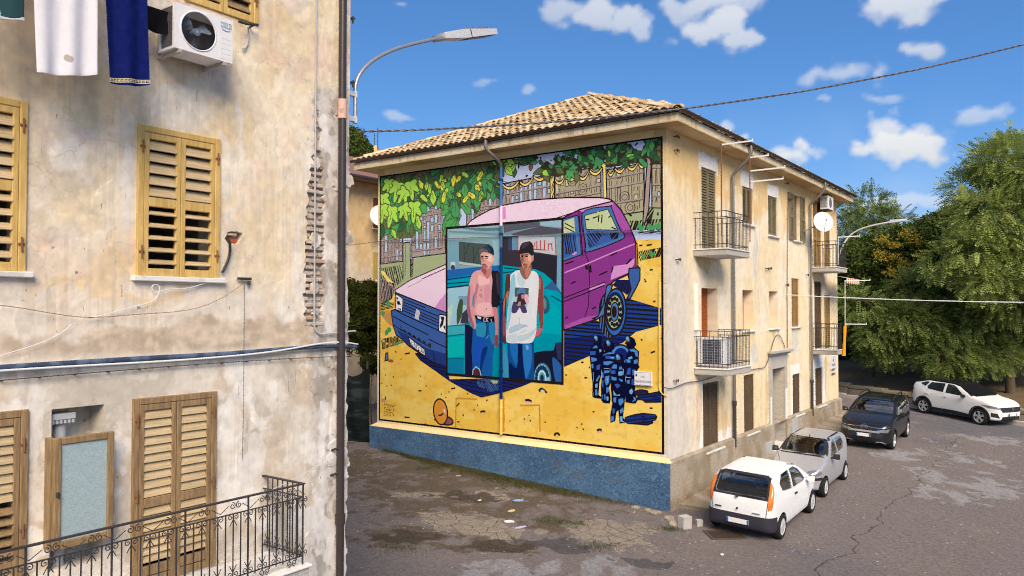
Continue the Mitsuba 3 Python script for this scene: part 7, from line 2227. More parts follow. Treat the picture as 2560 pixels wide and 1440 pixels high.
WEED = [(x, y, a) for (x, y), a in zip([(-1.597,23.763),(-0.463,22.352),(0.485,21.739),(0.807,18.789),(1.376,18.629),(-2.388,16.747),(-2.457,23.381),(3.697,18.389),(1.914,17.149)], (.3, .3, .3, .3, .3, .3, .25, .2, .25))]
single('street_weeds', blades(3500, weeds, (.015, .06), .004, 5), 'weed', 'low weeds scattered in cracks of the dirty asphalt', 'weeds', kind='stuff')
for j, ((x, y), c, sz) in enumerate(zip([(-0.065,18.656),(0.174,20.33),(0.203,18.253),(-1.556,22.584),(-0.018,19.453),(4.506,16.778),(-0.838,20.285),(3.057,19.544)], ('white_paint', 'litter_blue', 'litter_lilac', 'litter_tan', 'litter_tan', 'white_paint', 'white_paint', 'litter_tan'), (.13, .14, .16, .08, .12, .06, .06, .05))):
    if c not in scene:
        mat(c, {'litter_blue': (.22, .36, .55), 'litter_lilac': (.45, .38, .60), 'litter_tan': (.55, .42, .24)}[c], .6)
    g = trimesh.creation.icosphere(subdivisions=2, radius=1)
    v = np.array(g.vertices)
    v = v * (.6 + .8 * meshkit.fbm(v * 2.2 + j * 3, 3, j)[:, None]) * [sz, sz * (.6 if j != 2 else .18), sz * .16]
    single('litter', (v, np.array(g.faces)), c, ['crumpled white paper scrap on the patched asphalt', 'pale blue litter scrap below the blue plinth', 'thin lilac strip of litter on the asphalt', 'small tan litter scrap near the plinth grass', 'yellowish leaf litter scrap on the asphalt', 'white scrap of paper behind the white hatchback', 'tiny white scrap beside the dark pothole', 'tiny tan scrap near the grass strip end'][j], 'litter', car_frame(x, y, (1, .3 * j, 0), z=.025), smooth=True)

# low stone wall across the road
wb_ = [(16.596,39.448),(17.441,37.985),(18.508,35.879),(21.186,33.015)]
wa_, we_ = np.array(wb_[0]), np.array(wb_[3])
wd_ = (we_ - wa_) / np.linalg.norm(we_ - wa_)
st_, en_ = wa_ - wd_ * 16, we_ + wd_ * 14
LOW = thing('low_wall', 'low stone retaining wall across the road under the trees', 'wall')
nrm = np.array([-wd_[1], wd_[0]])
nrm = nrm if nrm @ np.array([1, 1]) > 0 else -nrm
wr_ = random.Random(9)
u, Lw = 0, np.linalg.norm(en_ - st_)
Mw = np.eye(4)
Mw[:3, 0], Mw[:3, 1] = [*wd_, 0], [*nrm, 0]
wallz = lambda u: float(ground_z(*(st_ + wd_ * u)))
mat('wall_stone', proc(lambda p, n, uv: mix((.20, .165, .12), (.30, .26, .20), fbm(p.x * 1.6, p.y * 1.6, p.z * 4, 4)) * (.75 + .5 * cell_rand(p.x * 30, p.y * 30, p.z * 30))), .9, spec=.15)
core = []
for i in range(int(Lw / 1.0)):
    z = wallz(i * 1.0 + .5)
    core.append(box(i * 1.0, i * 1.0 + 1.0, .16, .5, z - .5, z + .34))
Mw[:3, 3] = [*st_, 0]
put(LOW, 'core', cat(*core), 'wall_stone', Mw)
while u < Lw - 1:
    l = wr_.uniform(.7, 1.3)
    z = wallz(u + l / 2)
    put(LOW, 'coping_stone', rbox(u + .01, u + l - .01, -.02 + wr_.uniform(-.02, .02), .52, z + .345, z + .52 + wr_.uniform(-.03, .03), .03), 'wall_stone', Mw)
    put(LOW, 'stone', rbox(u + .012, u + l - .012, wr_.uniform(-.05, .02), .155, z - .3, z + .325, .03), 'wall_stone', Mw)
    u += l
kb = []
for i in range(int(Lw / 1.2)):
    z = wallz(i * 1.2 + .6)
    M = Mw.copy()
    copy_piece(LOW, 'kerb_stone', 'long_kerb', lambda: rbox(-.59, .59, -.10, .10, -.2, .14, .012), 'kerb_stone', M @ np.array([[1, 0, 0, i * 1.2 + .6], [0, 1, 0, -.75], [0, 0, 1, z], [0, 0, 0, 1.0]]))
bank = []
for uu in np.linspace(-30, Lw + 40, 60):
    for vv, hh in ((.3, .40), (4, .7), (9, 1.2), (20, 1.8), (60, 3.0)):
        p = st_ + wd_ * uu + nrm * vv
        bank.append([p[0], p[1], wallz(np.clip(uu, 0, Lw)) + hh + .25 * (meshkit.fbm(np.array([p[0] * .5, p[1] * .5, 0.]), 3) - .5)])
ii = np.arange(60 * 5).reshape(60, 5)
bank = np.array(bank)


def soil(p, n, uv):
    return mix((.13, .10, .065), (.20, .16, .105), fbm(p.x * 3, p.y * 3, 1.0, 4))


matte('soil', proc(soil))
struct('embankment', (bank, np.stack([ii[:-1, :-1], ii[1:, :-1], ii[1:, 1:], ii[:-1, 1:]], -1).reshape(-1, 4)), 'soil', smooth=True, label='dark shaded bank under the trees')

# ---------------------------------------------------------------- things on the weathered house
q = [(-3.001,8.555),(-2.262,8.565),(-2.256,8.044),(-2.995,8.044)]
ax0, ax1, az1, az0 = q[0][0], q[1][0], (q[0][1] + q[1][1]) / 2, (q[2][1] + q[3][1]) / 2
AC = thing('air_conditioner', 'white air conditioner outdoor unit with an exposed fan on the weathered house', 'air conditioner')
mat('ac_white', (.70, .70, .72), .4)
mat('fin_grey', (.16, .15, .16), .5, metal=.3)
fcx, fcz = ax0 + (ax1 - ax0) * .40, (az0 + az1) / 2 + .005
R_ = (az1 - az0) * .43
circ = sg.Point(fcx, fcz).buffer(R_, 24)
frontp = rect(ax0, ax1, az0, az1).difference(circ)
put(AC, 'casing', cat(prism(frontp, -.45, -.435), box(ax0, ax0 + .012, -.4345, -.405, az0, az1), box(ax0, ax0 + .012, -.16, -.12, az0, az1), box(ax1 - .012, ax1, -.4345, -.12, az0, az1), box(ax0 + .0125, ax1 - .0125, -.4345, -.12, az1 - .012, az1), box(ax0 + .0125, ax1 - .0125, -.4345, -.12, az0, az0 + .012), box(ax0 + (ax1 - ax0) * .76, ax1 - .0125, -.453, -.4505, az0 + .03, az1 - .2), box(ax0, ax0 + .0119, -.4049, -.1601, az0, az0 + .03), box(ax0, ax0 + .0119, -.4049, -.1601, az1 - .03, az1)), 'ac_white', FL)
put(AC, 'coil', cat(box(ax0 + .03, ax1 - .03, -.17, -.13, az0 + .02, az1 - .02), *[box(ax0 + .004, ax0 + .009, -.40 + i * .02, -.395 + i * .02, az0 + .031, az1 - .031) for i in range(12)]), 'fin_grey', FL, kind='stuff')
a_ = np.linspace(0, 2 * np.pi, 40)
put(AC, 'fan_ring', tube(np.stack([fcx + np.cos(a_) * R_, a_ * 0 - .45, fcz + np.sin(a_) * R_], 1), .010, 6, caps=False), 'ac_white', FL, smooth=60)
bl = []
for k in range(3):
    t0 = .5 + k * 2 * np.pi / 3
    vv = []
    for r_, w_, tw in ((.04, .3, .03), (R_ * .45, .75, .05), (R_ * .75, .85, .05), (R_ * .92, .6, .04)):
        for s in (-1, 1):
            aa = t0 + s * w_ * .5
            vv.append((fcx + r_ * math.cos(aa), -.36 + s * tw, fcz + r_ * math.sin(aa)))
    bl.append((np.array(vv), np.array([[0, 1, 3], [0, 3, 2], [2, 3, 5], [2, 5, 4], [4, 5, 7], [4, 7, 6]])))
mat('fan_grey', (.10, .13, .17), .45)
FAN = put(AC, 'fan', cat(*bl, tube([(fcx, -.42, fcz), (fcx, -.33, fcz)], .045, 14)), 'fan_grey', FL, smooth=30)
put(FAN, 'hub_cap', tube([(fcx, -.424, fcz), (fcx, -.419, fcz)], .018, 10), 'steel', FL)
for xx in (ax0 + .05, ax1 - .12):
    put(AC, 'bracket', cat(box(xx, xx + .035, -.46, 0, az0 - .042, az0 - .004), box(xx, xx + .035, -.035, 0, az0 - .042, az0 + .25)), 'cement_grey', FL)
mat('logo_blue', lin(60, 130, 170), .5)
LOGO = meshkit.text_mesh('COOLIX', .062, .002)
w_ = LOGO.bounds[1][0]
sc_ = (ax1 - ax0) * .20 / w_
lv = np.array(LOGO.vertices)
put(AC, 'lettering', (np.stack([ax0 + (ax1 - ax0) * .78 + lv[:, 0] * sc_, -.4535 - lv[:, 2], az1 - .115 + lv[:, 1] * 1.05], 1), np.array(LOGO.faces)), 'logo_blue', FL, kind='stuff', label='blue lettering with a curved line under it')
xs_ = np.linspace(.15, .85, 9)
put(AC, 'logo_curve', tube([(ax0 + (ax1 - ax0) * (.78 + .2 * x), -.4545, az1 - .125 - .025 * math.sin(x * math.pi)) for x in xs_], .0035, 5), 'logo_blue', FL)
put(AC, 'louvre_lines', cat(*[box(ax0 + (ax1 - ax0) * .79, ax1 - .03, -.4542, -.4531, az1 - .25 - k * .06, az1 - .246 - k * .06) for k in range(4)]), 'grey_paint', FL, kind='stuff')
hx_, hz_ = (-1.784,8.689)
single('drain_hose', tube(spline([(hx_ - .04, -.12, hz_ + .01), (hx_ + .02, -.05, hz_ - .03), (hx_ + .03, -.03, hz_ - .12), (hx_ - .0, -.03, hz_ - .22), (hx_ - .06, -.04, hz_ - .27)], 14), .012, 8), 'grey_paint', 'short curved drain hose right of the air conditioner', 'hose', FL, smooth=40)
hx_, hz_ = (-1.688,8.742)
single('clothesline_bracket', cat(tube([(hx_ - .28, -.14, hz_ - .03), (hx_ - .12, -.10, hz_ - .01), (hx_ + .03, -.10, hz_ + .03)], .016, 6), tube([(hx_ - .03, .0, hz_), (hx_ - .03, -.13, hz_ + .01)], .012, 6)), 'iron', 'dark iron clothesline bracket under the top window', 'bracket', FL)


# washing
def cloth(x0, x1, x2, x3, z1, z0a, z0b, y, folds, seed, amp=.022):
    """hanging cloth: top edge x0..x1 at z1, bottom edge x2 (z0a) .. x3 (z0b)"""
    nu, nv = 44, 50
    u, v = np.meshgrid(np.linspace(0, 1, nu), np.linspace(0, 1, nv))
    X = (x0 + (x1 - x0) * u) * (1 - v) + (x2 + (x3 - x2) * u) * v
    zb = z0a + (z0b - z0a) * u - .02 * np.sin(u * np.pi)
    Z = z1 * (1 - v) + zb * v
    Y = y + amp * np.sin(u * folds * 2 * np.pi + v * 1.3 + seed) * (.35 + .65 * v) + .03 * (meshkit.fbm(np.stack([u * 3, v * 2, u * 0 + seed], -1), 3, seed) - .5)
    P = np.stack([X, Y, Z], -1).reshape(-1, 3)
    i = np.arange(nu * nv).reshape(nv, nu)
    q = np.stack([i[:-1, :-1], i[1:, :-1], i[1:, 1:], i[:-1, 1:]], -1).reshape(-1, 4)
    n = len(P)
    back = P + [0, .006, 0]
    edge = np.concatenate([i[0], i[1:, -1], i[-1, ::-1][1:], i[::-1, 0][1:]])
    e2 = np.roll(edge, -1)
    q = np.vstack([q, q[:, ::-1] + n, np.stack([edge, e2, e2 + n, edge + n], 1)])
    return np.vstack([P, back]), q


t0 = [(-4.577,8.008),(-3.982,8.201),(-3.964,7.451),(-4.512,7.344)]
TZ = 9.50
spot_ = (-4.239,7.541)


def towel_white(p, n, uv):
    x, z = axes(p, OL, EF), p.z
    d = dr.sqrt(dr.square((x - spot_[0]) / .055) + dr.square((z - spot_[1]) / .040)) + (fbm(x * 22, z * 22, 2.0, 3) - .5) * .7
    return mix(mix((.72, .71, .76), (.66, .65, .70), fbm(x * 30, z * 30, 1.0, 2)), (.36, .31, .27), smoothstep(1.0, .85, d) * .85)


matte('towel_white', proc(towel_white))
single('towel', cloth(t0[0][0] - .05, t0[1][0] + .0, t0[3][0], t0[2][0], TZ, t0[3][1], t0[2][1], -.70, 2.2, 2), 'towel_white', 'white towel with a brown stain hanging on the line, left of the blue one', 'towel', FL, smooth=True)
t1 = [(-3.982,8.201),(-3.516,8.352),(-3.427,7.472),(-3.844,7.395)]


def towel_blue(p, n, uv):
    x, z = axes(p, OL, EF), p.z
    h = z - (t1[3][1] + (t1[2][1] - t1[3][1]) * (x - t1[3][0]) / (t1[2][0] - t1[3][0]))
    k = (x - t1[3][0]) / .034
    fr = k - dr.floor(k)
    on = smoothstep(.008, .012, h) * smoothstep(.055, .050, h)
    key = dr.select((h > .045) | (h < .018) | (fr < .22) | ((h > .028) & (h < .036) & (fr > .45)), 1.0, 0.0)
    c = mix((.006, .010, .085), (.010, .018, .12), fbm(x * 25, z * 25, 1.0, 2))
    return mix(c, (.62, .52, .30), on * key)


matte('towel_blue', proc(towel_blue))
single('towel', cloth(t1[0][0], t1[1][0], t1[3][0], t1[2][0], TZ, t1[3][1], t1[2][1], -.72, 1.6, 5), 'towel_blue', 'deep blue towel with a gold meander border hanging on the line', 'towel', FL, smooth=True)
t2 = [(-4.834,7.925),(-4.645,7.986),(-4.639,7.793),(-4.831,7.764)]
mat('towel_teal', (.012, .050, .060), .9)
TW = single('towel', cloth(t2[0][0] - .45, t2[1][0], t2[3][0] - .45, t2[2][0], TZ, t2[3][1] - .04, t2[2][1], -.70, 1.4, 8), 'towel_teal', 'dark teal towel at the top left corner of the view', 'towel', FL, smooth=True)
put(TW, 'hem', cloth(t2[0][0] - .45, t2[1][0] + .006, t2[3][0] - .45, t2[2][0] + .006, t2[2][1] + .035, t2[3][1] - .045, t2[2][1] - .004, -.708, 1.4, 8), 'grey_paint', FL, smooth=True)
t3 = [(-3.296,8.397),(-3.013,8.426),(-3.011,8.262),(-3.28,8.21)]
single('dark_garment', cloth(t3[0][0], t3[1][0] + .12, t3[3][0], t3[2][0] + .10, t3[1][1] + .05, t3[3][1], t3[2][1] - .02, -.30, 1.2, 3), matte('black_cloth', (.012, .011, .013)), 'black garment hanging between the blue towel and the air conditioner', 'garment', FL, smooth=True)
single('clothesline', cat(tube([(-7, -.69, TZ + .0), (-.95, -.69, TZ + .01)], .005, 6), tube([(-7, -.75, TZ - .0), (-.95, -.75, TZ + .01)], .005, 6)), 'white_cable', 'washing line carrying the towels at the top of the house front', 'clothesline', FL)
# bracket, loose wires and hanging line near the middle window
bx_, bz_ = (-1.786,5.492)
single('wire_bracket', cat(rbox(bx_ - .10, bx_ + .10, -.06, -.03, bz_ - .016, bz_ + .016, .004), tube([(bx_ - .02, 0, bz_), (bx_ - .02, -.06, bz_)], .012, 6), tube([(bx_ + .07, -.045, bz_ - .03), (bx_ + .06, -.045, bz_ - .08)], .020, 8)), 'iron', 'black iron wire bracket right of the middle window sill', 'bracket', FL)
pp = [(-1.792,5.45),(-2.087,5.258),(-2.41,5.13),(-2.766,5.073),(-3.193,5.048),(-3.735,5.022),(-4.189,5.087),(-4.553,5.147)]
single('slack_wire', tube(spline([(a, -.06, b) for a, b in pp], 30), .0035, 5), 'rust', 'thin slack brown wire sagging below the windows', 'wire', FL)
pp = [(-1.798,5.424),(-1.794,3.959),(-1.804,3.207)]
single('hanging_line', tube([(a, -.06, b) for a, b in pp], .003, 5), 'iron', 'thin line hanging straight down from the iron bracket', 'wire', FL)
pp = [(-2.149,5.484),(-2.407,5.399),(-2.638,5.347),(-2.91,5.313),(-2.967,5.303),(-3.006,5.371),(-2.935,5.387),(-2.919,5.304),(-3.189,5.142),(-3.584,5.034),(-3.71,5.013)]
single('loose_cable', tube(spline([(a, -.05, b) for a, b in pp], 50), .0055, 6), 'white_cable', 'loose white cable looping from the middle window sill', 'cable', FL)
pp = [(-4.542,4.65),(-4.255,4.736),(-4.067,4.811),(-3.872,4.952)]
single('loose_cable', tube(spline([(a, -.05, b) for a, b in pp], 14), .005, 6), 'white_cable', 'short white cable end rising above the blue service pipe at the left', 'cable', FL)
pp = [(-2.019,5.978),(-1.995,5.845),(-2.033,5.693),(-2.104,5.555)]
single('black_hose', tube(spline([(pp[0][0] - .01, .05, pp[0][1])] + [(a, -.04, b) for a, b in pp], 14), .016, 8), 'black_plastic', 'short black hose coming out of the broken hole in the plaster', 'hose', FL, smooth=40)
pp = [(-1.667,2.969),(-2.094,2.885),(-2.616,2.813)]
pa, pb = (-0.319,3.033), (-2.474,2.834)
single('balcony_wire', tube(sag((pa[0], -.09, pa[1]), (pb[0], -.8, pb[1]), .02), .004, 5), 'white_cable', 'pale wire from the rain pipe to the balcony rail', 'wire', FL)
# lamp arm on the corner
lp = [(0.214,7.888),(0.211,8.388),(0.234,8.515),(0.305,8.653),(0.451,8.824),(0.676,9.006),(1.023,9.219),(1.528,9.462),(2.038,9.686)]
LAMP = thing('street_lamp', 'grey metal street lamp arm reaching out from the corner of the weathered house', 'street lamp')
lx = lp[0][0]
arm = np.vstack([[(lp[0][0], .12, lp[0][1])], spline([(a, .12, b) for a, b in lp[1:]], 30)])
put(LAMP, 'arm', tube(arm, .030, 10), 'steel', FL, smooth=40)
hd_ = [(1.967,9.652),(2.171,9.751),(3.544,10.336),(3.545,10.127),(2.171,9.668)]
put(LAMP, 'collar', tube([(hd_[0][0], .12, hd_[0][1]), (hd_[1][0] + .05, .12, hd_[1][1] - .0)], .055, 12), 'steel', FL, smooth=40)
h0 = np.array([hd_[1][0], .12, hd_[1][1] - .01])
h1 = (3.52,10.225)
ang_ = math.atan2(h1[1] - h0[2], h1[0] - h0[0])
Lh = math.hypot(h1[1] - h0[2], h1[0] - h0[0])
Mh = np.eye(4)
Mh[:3, :3] = trimesh.transformations.euler_matrix(0, -ang_, 0)[:3, :3]
Mh[:3, 3] = h0
MH = FL @ Mh
hull = m3.Manifold.hull_points(np.array([(0, -.09, -.03), (0, .09, -.03), (0, -.07, .07), (0, .07, .07), (Lh * .35, -.16, -.07), (Lh * .35, .16, -.07), (Lh, -.16, -.065), (Lh, .16, -.065), (Lh, -.15, .035), (Lh, .15, .035), (Lh * .3, -.15, .085), (Lh * .3, .15, .085)]))
HEAD = put(LAMP, 'head', hull, 'pale_metal', MH, smooth=25)
put(HEAD, 'fins', cat(*[box(Lh * .45 + i * Lh * .05, Lh * .45 + i * Lh * .05 + .012, -.12, .12, .055, .105 - i * .002) for i in range(9)]), 'steel', MH, kind='stuff')
put(HEAD, 'lens', box(Lh * .48, Lh * .96, -.14, .14, -.078, -.0705), 'fin_grey', MH)
put(HEAD, 'seam', box(Lh * .44, Lh * .45, -.163, .163, -.074, .07), 'iron', MH)
for yy in (237, 305):
    zz = (0.214,7.936)[1] if yy == 305 else (0.212,8.316)[1]
    put(LAMP, 'wall_plate', cat(box(-.02, lx - .02, .09, .15, zz - .035, zz + .035), tube([(lx, .12, zz - .05), (lx, .12, zz + .05)], .038, 10)), 'pale_metal', FL)
for j, yy in enumerate((50, 210)):
    p = ((0.093,9.397), (0.099,8.441))[j]
    single('wire_bracket', cat(tube([(-.06, .05, p[1] - .02), (p[0] + .02, .05, p[1])], .010, 6), tube([(p[0], .05, p[1] - .05), (p[0] + .01, .05, p[1] + .06)], .014, 6), tube([(p[0] - .04, .05, p[1] + .02), (p[0] + .04, .05, p[1] + .03)], .014, 6)), 'iron', ('small rusty insulator bracket high on the house corner', 'small insulator bracket above the street lamp arm')[j], 'bracket', FL)

# ---------------------------------------------------------------- cables across the street
A_ = (-2.269,11.4,7.725)
B_ = (9.193,13.0,9.715)
t = np.linspace(0, 1, 120)
main = sag(A_, B_, .345, 120)
tw = []
for ph_ in (0, math.pi):
    off = np.stack([t * 0, np.cos(t * 260 + ph_) * .008, np.sin(t * 260 + ph_) * .008], 1)
    m2 = sag(A_, B_, .345, 700)
    t2_ = np.linspace(0, 1, 700)
    tw.append(tube(m2 + np.stack([t2_ * 0, np.cos(t2_ * 300 + ph_) * .009, np.sin(t2_ * 300 + ph_) * .009], 1), .0095, 5))
mat('cable_grey', (.10, .10, .125), .5)
single('overhead_cable', cat(*tw), 'cable_grey', 'twisted overhead cable sagging in front of the tiled roof', 'cable', smooth=40)
s_ = (9.836,5.591)
s3 = (FF @ np.array([s_[0], -.06, s_[1], 1]))[:3]
single('overhead_cable', tube(sag(s3, (17.317,24.0,5.281), .06), .017, 6), 'white_cable', 'pale cable running from the facade to the right in front of the trees', 'cable', smooth=40)
m_ = [(-1.349,7.285),(0.077,7.337),(3.077,7.273),(5.211,7.22),(7.413,7.19),(10.371,7.084)]
single('mural_cable', cat(tube([(a, -.07, b) for a, b in m_], .010, 6), *[tube([(a, -.07, b), (a + .02, -.0, b + .01)], .007, 5) for a, b in zip(np.linspace(.1, 10.3, 26), np.interp(np.linspace(.1, 10.3, 26), [q[0] for q in m_], [q[1] for q in m_]))]), 'cable_grey', 'cable pinned straight across the mural wall', 'cable', FM)

# ---------------------------------------------------------------- details of the mural building
# painted rain pipe down the middle of the mural
mx_ = (5.234,5.944)[0]
g0 = (5.125,9.768)[0]
segs = [(9.18, 'paint_frame_blue', None), (8.13, 'paint_frame_blue', None), (7.54, 'paint_pink_pale', None), (6.9, 'paint_deep_c', None), (5.4, 'paint_deep_a', None), (3.05, 'paint_deep_b', None), (2.45, 'paint_navy', None), (1.42, 'paint_yellow', None)]
for nm, c in (('paint_deep_c', (84, 118, 150)), ('paint_deep_a', (24, 70, 120)), ('paint_deep_b', (14, 52, 110)), ('paint_frame_blue', PAINT['frame_blue']), ('paint_car_blue_dark', PAINT['car_blue_dark'])):
    if nm not in scene:
        matte(nm, lin(*c) if max(c) > 2 else c)
zt_ = 9.30
put(APT, 'downpipe', tube(spline([(g0, -O - .10, ZS + .26), (g0, -O - .09, ZS + .02), (g0 + .10, -.40, ZS - .20), (mx_, -.09, zt_)], 16), .052, 10), 'grey_pipe', FM, smooth=40, label='bare upper bend of the rain pipe below the gutter')
z0_ = zt_
for z1_, m, _ in segs:
    put(APT, 'downpipe', tube([(mx_, -.085, z0_), (mx_, -.085, z1_)], .044, 10), m, FM, smooth=40)
    z0_ = z1_
for z in (8.9, 7.3, 5.3, 3.3, 2.2):
    put(APT, 'pipe_clip', tube([(mx_, -.085, z - .03), (mx_, -.085, z + .03)], .062, 10), 'paint_deep_a' if z > 3 else 'paint_yellow', FM, smooth=40)
# marble street sign on the mural
sp = [(9.558,3.458),(10.062,3.482),(10.06,3.122),(9.557,3.093)]
sx0, sx1, sz1, sz0 = sp[0][0], sp[1][0], (sp[0][1] + sp[1][1]) / 2, (sp[2][1] + sp[3][1]) / 2
SGN = thing('street_sign', 'small white marble street name sign fixed on the mural beside the painted figures', 'sign')
mat('marble', proc(lambda p, n, uv: mix((.72, .72, .75), (.62, .62, .68), smoothstep(.5, .7, fbm(p.x * 6, p.y * 6, p.z * 9, 3)))), .3)
put(SGN, 'slab', rbox(sx0, sx1, -.065, -.024, sz0, sz1, .006), 'marble', FM)
mat('letter_ink', (.06, .06, .09), .6)


def lettering(text, x0, x1, z, h, y, F, owner, m='letter_ink', name='lettering'):
    t_ = meshkit.text_mesh(text, h, .0015)
    v_ = np.array(t_.vertices)
    k_ = (x1 - x0) / (v_[:, 0].max() - v_[:, 0].min())
    put(owner, name, (np.stack([x0 + (v_[:, 0] - v_[:, 0].min()) * k_, y - v_[:, 2], z + v_[:, 1]], 1), np.array(t_.faces)), m, F, kind='stuff')


w = sx1 - sx0
lettering('Largo', sx0 + w * .38, sx0 + w * .60, sz1 - .155, .055, -.0655, FM, SGN)
lettering('Filippo Francesco Romano', sx0 + w * .07, sx0 + w * .93, sz1 - .285, .075, -.0655, FM, SGN)
put(SGN, 'small_print', cat(*[box(sx0 + w * a, sx0 + w * b, -.0665, -.0655, sz1 - .375, sz1 - .352) for a, b in ((.16, .40), (.43, .58), (.62, .84))]), 'letter_ink', FM, kind='stuff')
put(SGN, 'emblem', cat(sheet(sg.Point(sx0 + w * .13, sz1 - .10).buffer(.03), -.0665), sheet(rect(sx0 + w * .115, sx0 + w * .145, sz1 - .075, sz1 - .05), -.0668)), 'letter_ink', FM, kind='stuff')
put(SGN, 'border_line', prism(rect(sx0 + .02, sx1 - .02, sz0 + .02, sz1 - .02).difference(rect(sx0 + .026, sx1 - .026, sz0 + .026, sz1 - .026)), -.0662, -.0655), 'letter_ink', FM)
pp = [(10.265,5.839),(10.251,3.174),(10.327,2.944),(10.459,2.882)]
single('conduit', cat(tube(spline([(a, -.035, b) for a, b in pp[:2]], 4), .016, 6), tube(spline([(a, -.035, b) for a, b in pp[1:]], 8), .016, 6)), 'paint_yellow', 'yellow painted conduit down the right edge of the mural', 'conduit', FM, smooth=40)
pp = [(-0.29,3.129),(0.237,3.072),(0.93,3.131),(1.813,3.123),(2.761,3.145),(3.781,3.201),(5.262,3.152),(7.128,3.149),(7.367,3.154),(7.843,3.446),(9.814,3.447)]
single('facade_cable', tube(spline([(a, -.05, b) for a, b in pp], 60), .014, 6), 'cable_grey', 'grey cable running from the mural corner along the facade to the entrance', 'cable', FF)
pp = [(10.162,9.32),(10.062,7.571),(9.957,5.622),(9.942,3.545)]
single('facade_cable', tube([(a, -.04, b) for a, b in pp], .013, 6), 'cable_grey', 'dark cable hanging straight down the middle of the facade', 'cable', FF)
for j, (x, z) in enumerate([(0.464,9.601),(0.459,9.239),(0.517,6.385),(0.333,3.241),(7.694,6.442),(10.227,9.065),(9.963,9.615),(7.971,6.462),(12.433,6.396),(9.874,5.945)]):
    put(APT, 'wire_bracket', cat(box(x - .02, x + .16, -.09, -.07, z - .012, z + .012), box(x - .012, x + .012, -.069, 0, z - .012, z + .012), *[tube([(x + .05 * k, -.08, z - .045), (x + .05 * k, -.08, z + .04)], .014, 6) for k in (1, 3)]), 'iron', FF, kind='stuff')
mxx = (1.778,5.777)
put(APT, 'white_post', box(mxx[0] - .02, mxx[0] + .05, -.08, 0, 4.5, mxx[1]), 'white_paint', FF)
# unit on the lower balcony, washing racks, dish, conditioner, cloth, awning, lamp
U = thing('air_conditioner', 'large outdoor unit with a dark fan grille standing on the near lower balcony', 'air conditioner')
put(U, 'casing', rbox(1.78, 2.14, -.88, -.06, 3.56, 4.32, .02), 'ac_white', FF)
mat('grille_blue', (.025, .028, .06), .5)
put(U, 'grille', box(1.765, 1.779, -.72, -.22, 3.62, 4.26), 'grille_blue', FF)
put(U, 'grille_wires', cat(*[box(1.755, 1.762, -.72, -.22, 3.66 + .07 * i, 3.668 + .07 * i) for i in range(9)], *[box(1.755, 1.762, -.70 + .07 * i, -.693 + .07 * i, 3.62, 4.26) for i in range(8)]), 'grey_paint', FF, kind='stuff')


def rack(px_, zb, zt, booms, label, m='rust'):
    R = thing('washing_rack', label, 'clothes rack')
    put(R, 'pole', tube([(px_, -.94, zb), (px_ - .02, -.96, zt)], .018, 7), m, FF)
    for (z, l, dx) in booms:
        put(R, 'boom', cat(box(px_ + dx - .02, px_ + dx + .02, -.94 - l, -.94, z - .018, z + .018), box(px_ + dx - .012, px_ + dx + .012, -.94 - l, -.94 - l + .02, z - .0, z + .06)), 'white_paint', FF)


q = [(1.314,9.431),(3.494,9.437),(3.551,9.032),(3.544,8.721),(14.509,6.205),(14.627,4.481),(13.498,7.875)]
rack(q[0][0], 7.0, q[0][1], [(q[0][1] - .02, .85, 0)], 'tall rusty washing rack on the near corner of the upper balcony')
rack(q[1][0], 7.0, q[1][1], [(q[1][1] - .02, .55, 0), (q[2][1], 1.0, .02), (q[3][1], .95, .02)], 'tall washing rack with three white arms at the far corner of the upper balcony')
rack(q[4][0], 4.2, q[4][1], [(q[4][1], .95, 0), (q[5][1], .8, 0)], 'pale washing rack with two arms beside the far lower balcony', 'pale_metal')
rack(q[6][0], 6.8, q[6][1], [(q[6][1], .8, 0)], 'white arm of a washing rack on the far upper balcony', 'pale_metal')
oc = [(12.503,4.446),(13.639,4.425),(13.392,3.31),(12.274,3.395)]
mat('cloth_orange', lin(240, 160, 25), .85)
V, Q = cloth(oc[0][0], oc[0][0] + .42, oc[3][0] - .05, oc[3][0] + .45, oc[0][1], oc[3][1], oc[2][1], -1.35, 1.3, 4, .04)
single('orange_cloth', (V, Q), 'cloth_orange', 'bright orange cloth hanging from the far lower washing rack', 'cloth', FF, smooth=True)


def dish(name, centre, r, F, aim, label, mount):
    D = thing(name, label, 'satellite dish')
    rr, aa = np.meshgrid(np.linspace(0, 1, 7), np.linspace(0, 2 * np.pi, 30, endpoint=False))
    v = np.stack([rr * np.cos(aa) * r, rr * np.sin(aa) * r * 1.06, rr ** 2 * r * .24], -1).reshape(-1, 3)
    i = np.arange(30 * 7).reshape(30, 7)
    j = np.roll(i, -1, 0)
    f = np.stack([i[:, :-1], i[:, 1:], j[:, 1:], j[:, :-1]], -1).reshape(-1, 4)
    az = np.array(aim, float)
    az /= np.linalg.norm(az)
    ax = np.cross([0, 0, 1], az)
    ax /= np.linalg.norm(ax)
    M = np.eye(4)
    M[:3, 0], M[:3, 1], M[:3, 2], M[:3, 3] = ax, np.cross(az, ax), az, centre
    M = F @ M
    put(D, 'reflector', cat((v, f), (v - [0, 0, .01], f[:, ::-1])), 'white_paint', M, smooth=True)
    put(D, 'feed_arm', cat(tube([(0, -r * .98, r * .2), (0, -.1 * r, r * 1.0)], .014, 6), tube([(0, -.14 * r, r * .92), (0, -.02 * r, r * 1.05)], .035, 8)), 'grey_paint', M)
    put(D, 'mount', tube([np.array(centre) - az * .02, np.array(centre) - az * .18, mount], .022, 6), 'grey_pipe', F)


